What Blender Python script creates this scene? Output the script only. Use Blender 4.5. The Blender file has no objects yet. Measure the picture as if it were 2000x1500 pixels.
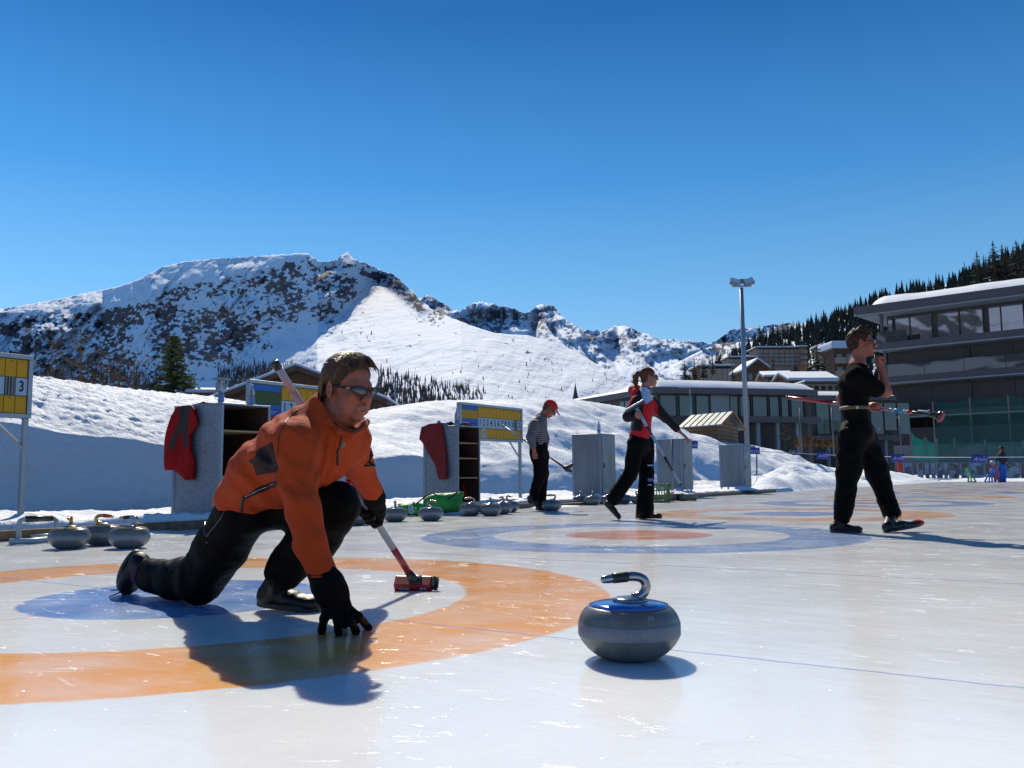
import bpy, bmesh, math, random
import numpy as np
from mathutils import Vector, Matrix, noise as mnoise
random.seed(7); rng = np.random.default_rng(7)
sc = bpy.context.scene
COL = sc.collection
# ------------------------------------------------------------------ survey of the place (camera fitted from the painted houses, which are 1.83 m in radius)
F_, PIT, ROL, HC = 1724.0, 0.1048, -0.0093, 0.4969
cp, sp_, cr, sr = math.cos(PIT), math.sin(PIT), math.cos(ROL), math.sin(ROL)
def ray(x, y):
    u = (x-1000)/F_; v = (750-y)/F_
    u, v = cr*u-sr*v, sr*u+cr*v
    return Vector((u, cp-v*sp_, sp_+v*cp))
def P(x, y, Y):                       # the point seen at photo pixel x,y standing Y metres away
    r = ray(x, y); t = Y/r.y
    return Vector((r.x*t, Y, HC+r.z*t))
def G(x, y, z=0.0):                   # the point of the level z seen at photo pixel x,y
    r = ray(x, y); t = (z-HC)/r.z
    return Vector((r.x*t, r.y*t, z))
def proj_np(X, Y, Z):
    Z = Z-HC; d = Y*cp+Z*sp_; v = (-Y*sp_+Z*cp)/d; u = X/d
    u, v = cr*u+sr*v, -sr*u+cr*v
    return 1000+F_*u, 750-F_*v
def P_np(x, y, Y):
    u = (x-1000)/F_; v = (750-y)/F_
    u, v = cr*u-sr*v, sr*u+cr*v
    ry = cp-v*sp_; rz = sp_+v*cp; t = Y/ry
    return u*t, Y+0*t, HC+rz*t
# lane frame: s runs along the row of houses, n away from the ice towards the lockers
O_ = Vector((-1.43, 3.85, 0)); U_ = Vector((.5565, .8309, 0)); N_ = Vector((-.8309, .5565, 0))
def L(s, n, z=0.0): return O_+U_*s+N_*n+Vector((0, 0, z))
LANE_ROT = math.atan2(U_.y, U_.x)
SUN_DIR = Vector((-.185, 1.11, 1.0)).normalized()
# ------------------------------------------------------------------ small node helper
def new_mat(name):
    m = bpy.data.materials.new(name); m.use_nodes = True
    nt = m.node_tree; b = nt.nodes['Principled BSDF']
    return m, nt, b
class NT:
    def __init__(s, nt): s.nt = nt
    def n(s, t, **kw):
        nd = s.nt.nodes.new(t)
        for k, v in kw.items():
            if k.startswith('_'): nd.inputs[k[1:].replace('_', ' ')].default_value = v
            else: setattr(nd, k, v)
        return nd
    def l(s, a, b): s.nt.links.new(a, b)
    def val(s, x, sock):
        if hasattr(x, 'default_value') or hasattr(x, 'is_linked'): s.l(x, sock)
        else: sock.default_value = x
    def math(s, op, a, b=0.0, c=0.0, clamp=False):
        nd = s.n('ShaderNodeMath', operation=op, use_clamp=clamp)
        s.val(a, nd.inputs[0]); s.val(b, nd.inputs[1]); s.val(c, nd.inputs[2]); return nd.outputs[0]
    def mapr(s, x, a, b, c=0.0, d=1.0, smooth=False):
        nd = s.n('ShaderNodeMapRange', interpolation_type='SMOOTHSTEP' if smooth else 'LINEAR')
        s.val(x, nd.inputs[0]); nd.inputs[1].default_value = a; nd.inputs[2].default_value = b
        nd.inputs[3].default_value = c; nd.inputs[4].default_value = d; return nd.outputs[0]
    def mix(s, f, a, b, mode='MIX'):
        nd = s.n('ShaderNodeMix', data_type='RGBA', blend_type=mode)
        s.val(f, nd.inputs[0])
        for x, i in ((a, 6), (b, 7)):
            if isinstance(x, (tuple, list)): nd.inputs[i].default_value = (*x[:3], 1)
            else: s.l(x, nd.inputs[i])
        return nd.outputs[2]
    def noise(s, vec, scale, detail=3, rough=.5, dist=0.0, out='Fac'):
        nd = s.n('ShaderNodeTexNoise'); nd.inputs['Scale'].default_value = scale
        nd.inputs['Detail'].default_value = detail; nd.inputs['Roughness'].default_value = rough; nd.inputs['Distortion'].default_value = dist
        if vec is not None: s.l(vec, nd.inputs['Vector'])
        return nd.outputs[out]
    def mapping(s, vec, scale=(1, 1, 1), rot=(0, 0, 0), loc=(0, 0, 0)):
        nd = s.n('ShaderNodeMapping'); nd.inputs['Scale'].default_value = scale; nd.inputs['Rotation'].default_value = rot; nd.inputs['Location'].default_value = loc
        s.l(vec, nd.inputs['Vector']); return nd.outputs[0]
    def bump(s, h, dist, strength=1.0, normal=None):
        nd = s.n('ShaderNodeBump'); nd.inputs['Distance'].default_value = dist; nd.inputs['Strength'].default_value = strength
        s.l(h, nd.inputs['Height'])
        if normal is not None: s.l(normal, nd.inputs['Normal'])
        return nd.outputs[0]
MATS = {}
def mat(name, col, rough=.6, metal=0.0, spec=.5, var=.12, vscale=8.0, bump=0.0, bscale=60.0, coat=0.0, trans=0.0, sheen=0.0, ior=1.45):
    """plain procedural material: base colour with a little noise variation and bump"""
    if name in MATS: return MATS[name]
    m, nt, b = new_mat(name); N = NT(nt)
    tc = N.n('ShaderNodeTexCoord')
    nz = N.noise(tc.outputs['Object'], vscale, 4, .6)
    f = N.mapr(nz, .3, .7, 1-var, 1+var)
    hsv = N.n('ShaderNodeHueSaturation'); hsv.inputs['Color'].default_value = (*col, 1); N.l(f, hsv.inputs['Value'])
    N.l(hsv.outputs[0], b.inputs['Base Color'])
    b.inputs['Roughness'].default_value = rough; b.inputs['Metallic'].default_value = metal
    b.inputs['Specular IOR Level'].default_value = spec; b.inputs['Coat Weight'].default_value = coat; b.inputs['IOR'].default_value = ior
    b.inputs['Transmission Weight'].default_value = trans; b.inputs['Sheen Weight'].default_value = sheen
    if bump: N.l(N.bump(N.noise(tc.outputs['Object'], bscale, 4, .6), bump), b.inputs['Normal'])
    m.diffuse_color = (*col, 1); MATS[name] = m; return m
# ------------------------------------------------------------------ objects
def tag(o, label=None, cat=None, group=None, kind=None):
    if label: o['label'] = label
    if cat: o['category'] = cat
    if group: o['group'] = group
    if kind: o['kind'] = kind
    return o
def empty(name, loc, label, cat, group=None, rz=0.0):
    o = bpy.data.objects.new(name, None); COL.objects.link(o); o.empty_display_size = .1
    o.location = loc; o.rotation_euler = (0, 0, rz); bpy.context.view_layer.update()
    return tag(o, label, cat, group)
def W(o):                             # world matrix of an unparented thing
    return Matrix.Translation(o.location) @ o.rotation_euler.to_matrix().to_4x4()
def mesh_obj(name, verts, faces, material, parent=None, smooth=False, mats=None, midx=None, local=False):
    """links one mesh object. Vertices are in world space unless local; they are moved into the space of the thing"""
    me = bpy.data.meshes.new(name)
    top = parent
    while top is not None and top.parent is not None: top = top.parent
    V = np.array([tuple(v) for v in verts], dtype=np.float64) if not isinstance(verts, np.ndarray) else verts.astype(np.float64)
    if top is not None and not local:
        M = np.array(W(top).inverted()); V = V @ M[:3, :3].T + M[:3, 3]
    if isinstance(faces, np.ndarray):
        nf, k = faces.shape
        me.vertices.add(len(V)); me.vertices.foreach_set('co', V.ravel())
        me.loops.add(nf*k); me.loops.foreach_set('vertex_index', faces.ravel().astype(np.int32))
        me.polygons.add(nf); me.polygons.foreach_set('loop_start', np.arange(0, nf*k, k, dtype=np.int32))
        me.update(calc_edges=True); me.validate()
    else:
        me.from_pydata(V.tolist(), [], faces); me.update()
    for m in (mats or [material]): me.materials.append(m)
    if midx is not None: me.polygons.foreach_set('material_index', np.array(midx, dtype=np.int32))
    me.polygons.foreach_set('use_smooth', np.full(len(me.polygons), smooth)); me.update()
    o = bpy.data.objects.new(name, me); COL.objects.link(o)
    if parent is not None: o.parent = parent
    return o
def copy_tree(o, parent=None):
    c = o.copy(); COL.objects.link(c); c.parent = parent
    for ch in list(o.children): copy_tree(ch, c)
    return c
class MB:
    """collects shapes of one mesh"""
    def __init__(s): s.v = []; s.f = []; s.m = []; s.cur = 0
    def add(s, vs, fs):
        k = len(s.v); s.v += [Vector(v) for v in vs]; s.f += [[i+k for i in f] for f in fs]; s.m += [s.cur]*len(fs); return s
    def box(s, c, size, R=None, taper=1.0):
        x, y, z = [d/2 for d in size]; vs = []
        for k in (-1, 1):
            t = taper if k > 0 else 1
            for a, b in ((-1, -1), (1, -1), (1, 1), (-1, 1)): vs.append(Vector((a*x*t, b*y*t, k*z)))
        if R is not None: vs = [R @ v for v in vs]
        c = Vector(c)
        return s.add([c+v for v in vs], [(3, 2, 1, 0), (4, 5, 6, 7), (0, 1, 5, 4), (1, 2, 6, 5), (2, 3, 7, 6), (3, 0, 4, 7)])
    def lbox(s, s0, s1, n0, n1, z0, z1):   # box in the lane frame
        vs = [L(a, b, z) for z in (z0, z1) for a, b in ((s0, n0), (s1, n0), (s1, n1), (s0, n1))]
        return s.add(vs, [(0, 1, 2, 3), (7, 6, 5, 4), (4, 5, 1, 0), (5, 6, 2, 1), (6, 7, 3, 2), (7, 4, 0, 3)])
    def tube(s, pts, r, n=10, caps=True, flat=1.0):
        pts = [Vector(p) for p in pts]; rs = r if isinstance(r, (list, tuple)) else [r]*len(pts)
        vs = []; fs = []; up = None
        for i, p in enumerate(pts):
            d = (pts[min(i+1, len(pts)-1)]-pts[max(i-1, 0)]).normalized()
            if up is None:
                up = Vector((0, 0, 1)) if abs(d.z) < .9 else Vector((1, 0, 0))
            a = d.cross(up).normalized(); b = a.cross(d).normalized(); up = b
            for k in range(n):
                t = 2*math.pi*k/n; vs.append(p+a*math.cos(t)*rs[i]+b*math.sin(t)*rs[i]*flat)
        for i in range(len(pts)-1):
            for k in range(n):
                k2 = (k+1) % n; fs.append((i*n+k, i*n+k2, (i+1)*n+k2, (i+1)*n+k))
        if caps: fs.append(tuple(range(n))[::-1]); fs.append(tuple((len(pts)-1)*n+k for k in range(n)))
        return s.add(vs, fs)
    def lathe(s, c, prof, n=24, R=None):
        vs = []; fs = []; c = Vector(c)
        for r, z in prof:
            for k in range(n):
                t = 2*math.pi*k/n; v = Vector((r*math.cos(t), r*math.sin(t), z))
                vs.append(c+(R @ v if R is not None else v))
        for i in range(len(prof)-1):
            for k in range(n):
                k2 = (k+1) % n; fs.append((i*n+k, i*n+k2, (i+1)*n+k2, (i+1)*n+k))
        fs.append(tuple(range(n))[::-1]); fs.append(tuple((len(prof)-1)*n+k for k in range(n)))
        return s.add(vs, fs)
    def prism(s, poly, d):
        n = len(poly); poly = [Vector(p) for p in poly]; d = Vector(d)
        vs = poly+[p+d for p in poly]
        fs = [tuple(range(n))[::-1], tuple(range(n, 2*n))]+[(i, (i+1) % n, n+(i+1) % n, n+i) for i in range(n)]
        return s.add(vs, fs)
    def sheet(s, rows):
        h = len(rows); w = len(rows[0]); vs = [v for r in rows for v in r]
        return s.add(vs, [(i*w+j, i*w+j+1, (i+1)*w+j+1, (i+1)*w+j) for i in range(h-1) for j in range(w-1)])
    def build(s, name, material, parent=None, smooth=False, bevel=0.0, mats=None, local=False, fix=True, solid=0.0, sub=0):
        o = mesh_obj(name, s.v, s.f, material, parent, smooth, mats, s.m if mats else None, local)
        if fix:
            bm = bmesh.new(); bm.from_mesh(o.data); bmesh.ops.recalc_face_normals(bm, faces=bm.faces); bm.to_mesh(o.data); bm.free()
        if sub:
            md = o.modifiers.new('sub', 'SUBSURF'); md.levels = md.render_levels = sub
        if solid:
            md = o.modifiers.new('solid', 'SOLIDIFY'); md.thickness = solid; md.offset = 0
        if bevel:
            md = o.modifiers.new('bevel', 'BEVEL'); md.width = bevel; md.segments = 2; md.limit_method = 'ANGLE'; md.angle_limit = .7
        return o
def rotz(a): return Matrix.Rotation(a, 3, 'Z')
def frame_from(x, up=Vector((0, 0, 1))):      # 3x3 with local x along x
    x = Vector(x).normalized(); y = Vector(up).cross(x).normalized(); z = x.cross(y)
    return Matrix((x, y, z)).transposed()
_txt = {}
def text_mesh(body, size, shear=0.0, bold=0.0, extr=.0):
    c = bpy.data.curves.new('text', 'FONT'); c.body = body; c.size = size; c.shear = shear; c.offset = bold; c.extrude = extr
    c.align_x = 'CENTER'; c.align_y = 'CENTER'; c.resolution_u = 3
    o = bpy.data.objects.new('text', c); COL.objects.link(o); bpy.context.view_layer.update()
    me = bpy.data.meshes.new_from_object(o.evaluated_get(bpy.context.evaluated_depsgraph_get()))
    vs = [v.co.copy() for v in me.vertices]; fs = [tuple(p.vertices) for p in me.polygons]
    bpy.data.objects.remove(o); bpy.data.curves.remove(c); bpy.data.meshes.remove(me)
    return vs, fs
def put_text(body, size, origin, ex, ey, name, material, parent, shear=0.0, bold=0.0, sx=1.0, wrap=None):
    vs, fs = text_mesh(body, size, shear, bold); ex = Vector(ex).normalized(); ey = Vector(ey).normalized()
    V = [Vector(origin)+ex*(v.x*sx)+ey*v.y for v in vs]
    if wrap: V = [wrap(v) for v in V]
    return mesh_obj(name, V, fs, material, parent)
# ------------------------------------------------------------------ noise on arrays
def _h(ix, iy, iz, seed):
    h = (ix.astype(np.int64)*374761393+iy.astype(np.int64)*668265263+iz.astype(np.int64)*2147483647+seed*974634777) & 0xffffffff
    h = ((h ^ (h >> 13))*1274126177) & 0xffffffff
    h = ((h ^ (h >> 16))*2246822519) & 0xffffffff
    return ((h ^ (h >> 15)) & 0xffff)/32767.5-1
def vnoise(x, y, z, seed=0):
    x, y, z = np.broadcast_arrays(x, y, z)
    ix, iy, iz = np.floor(x), np.floor(y), np.floor(z); fx, fy, fz = x-ix, y-iy, z-iz
    fx = fx*fx*fx*(fx*(fx*6-15)+10); fy = fy*fy*fy*(fy*(fy*6-15)+10); fz = fz*fz*fz*(fz*(fz*6-15)+10)
    r = 0
    for a in (0, 1):
        wa = fx if a else 1-fx
        for b in (0, 1):
            wb = fy if b else 1-fy
            for c in (0, 1):
                r = r+wa*wb*(fz if c else 1-fz)*_h(ix+a, iy+b, iz+c, seed)
    return r
def fbm(x, y, z, octv=4, seed=0, gain=.5):
    r = 0; a = 1; 
    for o in range(octv):
        r = r+a*vnoise(x*2**o+o*17.3, y*2**o+o*5.1, z*2**o, seed+o); a *= gain
    return r
def ridged(x, y, z, octv=4, seed=0, gain=.5):
    r = 0; a = 1
    for o in range(octv):
        r = r+a*(1-2*np.abs(vnoise(x*2**o+o*17.3, y*2**o+o*5.1, z*2**o, seed+o))); a *= gain
    return r
# ------------------------------------------------------------------ distance field modeller (for bodies and clothes)
def A3(v): return np.array(tuple(v), dtype=np.float32)
class SDF:
    def __init__(s, res): s.res = res; s.pr = []
    def cap(s, a, b, ra, rb=None, k=.03, op='+'):
        s.pr.append(('c', A3(a), A3(b), ra, ra if rb is None else rb, k, op)); return s
    def chain(s, pts, rs, k=.02, op='+'):
        for i in range(len(pts)-1): s.cap(pts[i], pts[i+1], rs[i], rs[i+1], k, op)
        return s
    def ell(s, c, r, R=None, k=.02, op='+'):
        s.pr.append(('e', A3(c), A3(r), np.eye(3, dtype=np.float32) if R is None else np.array(R, dtype=np.float32), k, op)); return s
    def ecap(s, a, b, side, wa, wb, k=.03, op='+'):     # wa=(half width along side, half depth)
        s.pr.append(('t', A3(a), A3(b), A3(Vector(side).normalized()), wa, wb, k, op)); return s
    def _bb(s, p):
        if p[0] == 'c': m = max(p[3], p[4]); return np.minimum(p[1], p[2])-m, np.maximum(p[1], p[2])+m, p[5], p[6]
        if p[0] == 'e': m = float(max(p[2])); return p[1]-m, p[1]+m, p[4], p[5]
        m = max(p[4]+p[5]); return np.minimum(p[1], p[2])-m, np.maximum(p[1], p[2])+m, p[6], p[7]
    def build(s, disp=None, clip=None, post=None):
        res = s.res
        lo = np.min([s._bb(p)[0] for p in s.pr if s._bb(p)[3] == '+'], axis=0)-4*res; hi = np.max([s._bb(p)[1] for p in s.pr if s._bb(p)[3] == '+'], axis=0)+4*res
        n = np.ceil((hi-lo)/res).astype(int)+1
        ax = [(lo[i]+np.arange(n[i])*res).astype(np.float32) for i in range(3)]
        Fd = np.full(tuple(n), .5, dtype=np.float32)
        for p in s.pr:
            l, h, k, op = s._bb(p); m = k+3*res
            i0 = np.maximum(np.floor((l-m-lo)/res).astype(int), 0); i1 = np.minimum(np.ceil((h+m-lo)/res).astype(int)+1, n)
            if (i1 <= i0).any(): continue
            sl = tuple(slice(a, b) for a, b in zip(i0, i1))
            X, Y, Z = ax[0][sl[0]][:, None, None], ax[1][sl[1]][None, :, None], ax[2][sl[2]][None, None, :]
            if p[0] in 'ct':
                a, b = p[1], p[2]; d = b-a; dd = float(d@d)+1e-12
                px, py, pz = X-a[0], Y-a[1], Z-a[2]
                t = np.clip((px*d[0]+py*d[1]+pz*d[2])/dd, 0, 1)
                qx, qy, qz = px-t*d[0], py-t*d[1], pz-t*d[2]
                if p[0] == 'c': D = np.sqrt(qx*qx+qy*qy+qz*qz)-(p[3]+(p[4]-p[3])*t)
                else:
                    sd = p[3]; dn = d/math.sqrt(dd); sd = sd-dn*float(sd@dn); sd /= np.linalg.norm(sd); ot = np.cross(dn, sd)
                    w = p[4][0]+(p[5][0]-p[4][0])*t; e = p[4][1]+(p[5][1]-p[4][1])*t
                    qs = qx*sd[0]+qy*sd[1]+qz*sd[2]; qo = qx*ot[0]+qy*ot[1]+qz*ot[2]; qa = qx*dn[0]+qy*dn[1]+qz*dn[2]
                    mn = np.minimum(w, e); D = (np.sqrt((qs/w)**2+(qo/e)**2+(qa/mn)**2)-1)*mn
            else:
                R = p[3]; r = p[2]; px, py, pz = X-p[1][0], Y-p[1][1], Z-p[1][2]
                q = [(px*R[0, i]+py*R[1, i]+pz*R[2, i])/r[i] for i in range(3)]
                k0 = np.sqrt(q[0]**2+q[1]**2+q[2]**2)+1e-6; k1 = np.sqrt((q[0]/r[0])**2+(q[1]/r[1])**2+(q[2]/r[2])**2)+1e-6
                D = k0*(k0-1)/k1
            cur = Fd[sl]
            if op == '+':
                hh = np.maximum(k-np.abs(cur-D), 0)/max(k, 1e-6); Fd[sl] = np.minimum(cur, D)-hh*hh*k*.25
            else:
                D = -D; hh = np.maximum(k-np.abs(cur-D), 0)/max(k, 1e-6); Fd[sl] = np.maximum(cur, D)+hh*hh*k*.25
        if disp is not None or clip is not None:
            idx = np.argwhere(np.abs(Fd) < .06)
            q = [ax[i][idx[:, i]] for i in range(3)]; f = Fd[idx[:, 0], idx[:, 1], idx[:, 2]]
            if disp is not None: f = f+disp(*q)
            if clip is not None: f = np.maximum(f, clip(*q))
            Fd[idx[:, 0], idx[:, 1], idx[:, 2]] = f
            if clip is not None:
                idx = np.argwhere(Fd <= -.06)
                if len(idx):
                    q = [ax[i][idx[:, i]] for i in range(3)]; f = Fd[idx[:, 0], idx[:, 1], idx[:, 2]]
                    Fd[idx[:, 0], idx[:, 1], idx[:, 2]] = np.maximum(f, clip(*q))
        return surfnet(Fd, lo, res)
def surfnet(Fd, lo, res):
    I = Fd < 0; nx, ny, nz = Fd.shape
    c = I[:-1, :-1, :-1].astype(np.int8)
    tot = sum(I[a:nx-1+a, b:ny-1+b, e:nz-1+e].astype(np.int8) for a in (0, 1) for b in (0, 1) for e in (0, 1))
    act = np.argwhere((tot > 0) & (tot < 8)); idm = np.full((nx-1, ny-1, nz-1), -1, dtype=np.int32); idm[act[:, 0], act[:, 1], act[:, 2]] = np.arange(len(act))
    acc = np.zeros((len(act), 3)); cnt = np.zeros(len(act))
    C = [(a, b, e) for a in (0, 1) for b in (0, 1) for e in (0, 1)]
    for p in C:
        for q in C:
            if sum(abs(p[i]-q[i]) for i in range(3)) == 1 and p < q:
                va = Fd[act[:, 0]+p[0], act[:, 1]+p[1], act[:, 2]+p[2]]; vb = Fd[act[:, 0]+q[0], act[:, 1]+q[1], act[:, 2]+q[2]]
                m = (va < 0) != (vb < 0); t = np.where(m, va/(va-vb+1e-12), 0)
                for i in range(3): acc[:, i] += np.where(m, p[i]+(q[i]-p[i])*t, 0)
                cnt += m
    V = (act+acc/cnt[:, None])*res+lo
    Fs = []
    for axi in range(3):
        o = [(1, 2), (2, 0), (0, 1)][axi]
        sh = [slice(None)]*3; sh2 = [slice(None)]*3; sh[axi] = slice(0, -1); sh2[axi] = slice(1, None)
        a = I[tuple(sh)]; b = I[tuple(sh2)]; e = np.argwhere(a != b)
        e = e[(e[:, o[0]] > 0) & (e[:, o[1]] > 0) & (e[:, o[0]] < Fd.shape[o[0]]-1) & (e[:, o[1]] < Fd.shape[o[1]]-1)]
        s = a[e[:, 0], e[:, 1], e[:, 2]]
        q = []
        for da, db in ((0, 0), (-1, 0), (-1, -1), (0, -1)):
            t = e.copy(); t[:, o[0]] += da; t[:, o[1]] += db; q.append(idm[t[:, 0], t[:, 1], t[:, 2]])
        q = np.stack(q, 1); q[~s] = q[~s][:, ::-1]; Fs.append(q)
    return V, np.concatenate(Fs)
# ------------------------------------------------------------------ camera, sun, sky
cam = bpy.data.cameras.new('camera'); co = bpy.data.objects.new('camera', cam); COL.objects.link(co); sc.camera = co
cam.sensor_width = 36; cam.lens = F_/2000*36; cam.clip_end = 30000; cam.clip_start = .05
co.location = (0, 0, HC)
co.rotation_euler = (Matrix.Rotation(math.pi/2+PIT, 3, 'X') @ Matrix.Rotation(ROL, 3, 'Z')).to_euler()
sl = bpy.data.lights.new('sun', 'SUN'); sl.energy = 4.8; sl.angle = math.radians(.55); sl.color = (1, .92, .76)
so = bpy.data.objects.new('sun', sl); COL.objects.link(so); so.rotation_euler = SUN_DIR.to_track_quat('Z', 'Y').to_euler(); so.location = (0, 0, 60)
wd = bpy.data.worlds.new('World'); sc.world = wd; wd.use_nodes = True; N = NT(wd.node_tree)
bg = wd.node_tree.nodes['Background']; sky = N.n('ShaderNodeTexSky', sky_type='NISHITA'); sky.sun_disc = False
sky.sun_elevation = math.asin(SUN_DIR.z); sky.sun_rotation = math.atan2(SUN_DIR.x, SUN_DIR.y)
sky.altitude = 1800; sky.air_density = 1.0; sky.dust_density = .3; sky.ozone_density = 3.0
tcw = N.n('ShaderNodeTexCoord'); sep = N.n('ShaderNodeSeparateXYZ'); N.l(tcw.outputs['Generated'], sep.inputs[0])
ramp = N.n('ShaderNodeValToRGB'); cr_ = ramp.color_ramp
SKYC = [(0.0, (.42, .66, .90)), (.10, (.32, .60, .89)), (.20, (.17, .47, .85)), (.32, (.062, .30, .71)), (.48, (.014, .145, .44)), (.75, (.032, .085, .26)), (1.0, (.034, .085, .25))]
while len(cr_.elements) < len(SKYC): cr_.elements.new(.5)
for e_, (q_, c_) in zip(cr_.elements, SKYC): e_.position = q_; e_.color = (*c_, 1)
N.l(N.math('MAXIMUM', sep.outputs['Z'], 0.0), ramp.inputs[0])
# clear high-mountain air: the physical sky, deepened towards the zenith
sky_s = N.mix(1.0, sky.outputs[0], (.10, .10, .10), 'MULTIPLY')
wx = N.math('MULTIPLY', sep.outputs['X'], 1.0)
east = N.mapr(wx, -.5, .6, 1.10, .80)
hsv_ = N.n('ShaderNodeHueSaturation'); N.l(ramp.outputs[0], hsv_.inputs['Color']); N.l(east, hsv_.inputs['Value'])
mixed = N.mix(.95, sky_s, hsv_.outputs[0])
scl = N.mix(1.0, mixed, (10, 10, 10), 'MULTIPLY'); N.l(scl, bg.inputs[0]); bg.inputs[1].default_value = .10
sc.view_settings.view_transform = 'Standard'; sc.view_settings.look = 'None'; sc.view_settings.exposure = 0.14; sc.view_settings.gamma = 1
sc.cycles.use_denoising = True; sc.cycles.max_bounces = 8; sc.cycles.transparent_max_bounces = 12; sc.cycles.sample_clamp_indirect = .095; sc.cycles.diffuse_bounces = 1
# ================================================================== ice, snow, edge of the rink
def make_ice_material():
    m, nt, b = new_mat('ice'); N = NT(nt)
    geo = N.n('ShaderNodeNewGeometry'); pos = geo.outputs['Position']
    wob = N.noise(pos, 9.0, 3, .6, out='Color')
    off = N.n('ShaderNodeVectorMath', operation='MULTIPLY_ADD'); N.l(wob, off.inputs[0]); off.inputs[1].default_value = (.03, .03, 0); N.l(pos, off.inputs[2])
    off2 = N.n('ShaderNodeVectorMath', operation='SUBTRACT'); N.l(off.outputs[0], off2.inputs[0]); off2.inputs[1].default_value = (.015, .015, 0)
    p = off2.outputs[0]
    grey = N.noise(pos, .7, 4, .55)
    white = N.mix(N.mapr(grey, .3, .7), (.72, .725, .72), (.89, .88, .86))
    fine = N.noise(pos, 26, 5, .7)
    white = N.mix(N.mapr(fine, .35, .75, 0, .35), white, (.90, .90, .90))
    col = white
    orange, blue, red = (.90, .385, .075), (.12, .275, .64), (.74, .17, .03)
    for k in range(-1, 9):
        c = L(4.47*k, 0)
        d = N.n('ShaderNodeVectorMath', operation='DISTANCE'); N.l(p, d.inputs[0]); d.inputs[1].default_value = (c.x, c.y, 0); d = d.outputs['Value']
        outer = N.math('MULTIPLY', N.mapr(d, 1.21, 1.235, smooth=True), N.mapr(d, 1.82, 1.845, 1, 0, smooth=True))
        inner = N.mapr(d, .60, .625, 1, 0, smooth=True)
        a, bb = (orange, blue) if k % 2 == 0 else (blue, red)
        fade = N.mapr(N.noise(pos, 3.1, 4, .6), .25, .6, .55 if k < 1 else .34, .93 if k < 1 else .74)
        col = N.mix(N.math('MULTIPLY', outer, fade), col, a); col = N.mix(N.math('MULTIPLY', inner, fade), col, bb)
    # lines: s and n coordinates of the lane frame
    def dotn(v, o):
        nd = N.n('ShaderNodeVectorMath', operation='DOT_PRODUCT'); N.l(p, nd.inputs[0]); nd.inputs[1].default_value = (v.x, v.y, 0)
        return N.math('SUBTRACT', nd.outputs['Value'], v.dot(O_)+o)
    def line(x, at, w, colr, mx):
        nonlocal col
        a = N.math('ABSOLUTE', N.math('SUBTRACT', x, at))
        col = N.mix(N.mapr(a, w*.4, w*1.1, mx, 0, smooth=True), col, colr)
    S = dotn(U_, 0); T = dotn(N_, 0)
    for k in range(-1, 9):
        line(S, 4.47*k, .010, (.20, .26, .60), .6); line(S, 4.47*k+2.2, .013, (.18, .17, .42), .6)
    line(T, 0, .008, (.70, .12, .20), .55); line(T, -6.4, .05, (.7, .10, .12), .7); line(T, 1.84, .008, (.3, .2, .5), .4)
    # frost scratches and snow scrapings that lie on the ice, in long thin flakes along the lanes
    mp = N.mapping(pos, rot=(0, 0, -LANE_ROT), scale=(1, 1, 1)); st = N.mapping(mp, scale=(11, 3.4, 1))
    s1 = N.noise(st, 1.7, 6, .72, .6); patch = N.noise(pos, .9, 3, .5)
    fl = N.math('MULTIPLY', N.mapr(s1, .60, .64), N.mapr(patch, .42, .6))
    st2 = N.mapping(pos, rot=(0, 0, .9), scale=(2.5, 60, 1)); s2 = N.noise(st2, 1.0, 3, .6, .8)
    st3 = N.mapping(pos, rot=(0, 0, -.4), scale=(2.0, 75, 1)); s3 = N.noise(st3, 1.0, 3, .6, 1.1)
    scr = N.math('MULTIPLY', N.math('MAXIMUM', N.mapr(s2, .66, .70), N.mapr(s3, .67, .71)), N.mapr(patch, .35, .6, 0.05, .55))
    vor = N.n('ShaderNodeTexVoronoi', feature='F1'); vor.inputs['Scale'].default_value = 16; N.l(pos, vor.inputs['Vector'])
    glint_dots = N.math('MULTIPLY', N.mapr(vor.outputs['Distance'], .05, .09, 1, 0), N.mapr(N.noise(pos, 7.0, 2), .50, .56))  # small white dots painted into the colour as sun glints
    frost_glints = N.math('MAXIMUM', N.math('MAXIMUM', N.math('MULTIPLY', fl, .75), scr), glint_dots)
    col = N.mix(frost_glints, col, (.93, .94, .95))
    N.l(col, b.inputs['Base Color'])
    rn = N.noise(pos, 2.2, 4, .6)
    rough = N.math('ADD', N.mapr(rn, .3, .7, .07, .17), N.math('MULTIPLY', frost_glints, .3))
    N.l(rough, b.inputs['Roughness']); b.inputs['IOR'].default_value = 1.31; b.inputs['Specular IOR Level'].default_value = .48
    b.subsurface_method = 'RANDOM_WALK'; b.inputs['Subsurface Weight'].default_value = .55; b.inputs['Subsurface Radius'].default_value = (1.0, .6, .45); b.inputs['Subsurface Scale'].default_value = .075
    # pebbled, hand-planed surface
    peb = N.noise(pos, 75, 3, .6); und = N.noise(N.mapping(mp, scale=(9, 2.5, 1)), 1.0, 4, .6); big = N.noise(pos, 1.6, 3, .5)
    h = N.math('ADD', N.math('MULTIPLY', peb, .00045), N.math('ADD', N.math('MULTIPLY', und, .0020), N.math('MULTIPLY', big, .004)))
    h = N.math('ADD', h, N.math('MULTIPLY', frost_glints, .0012))
    N.l(N.bump(h, 1.0, 1.0), b.inputs['Normal'])
    b.inputs['Coat Weight'].default_value = 0.0
    return m
M_ICE = make_ice_material()
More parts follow.
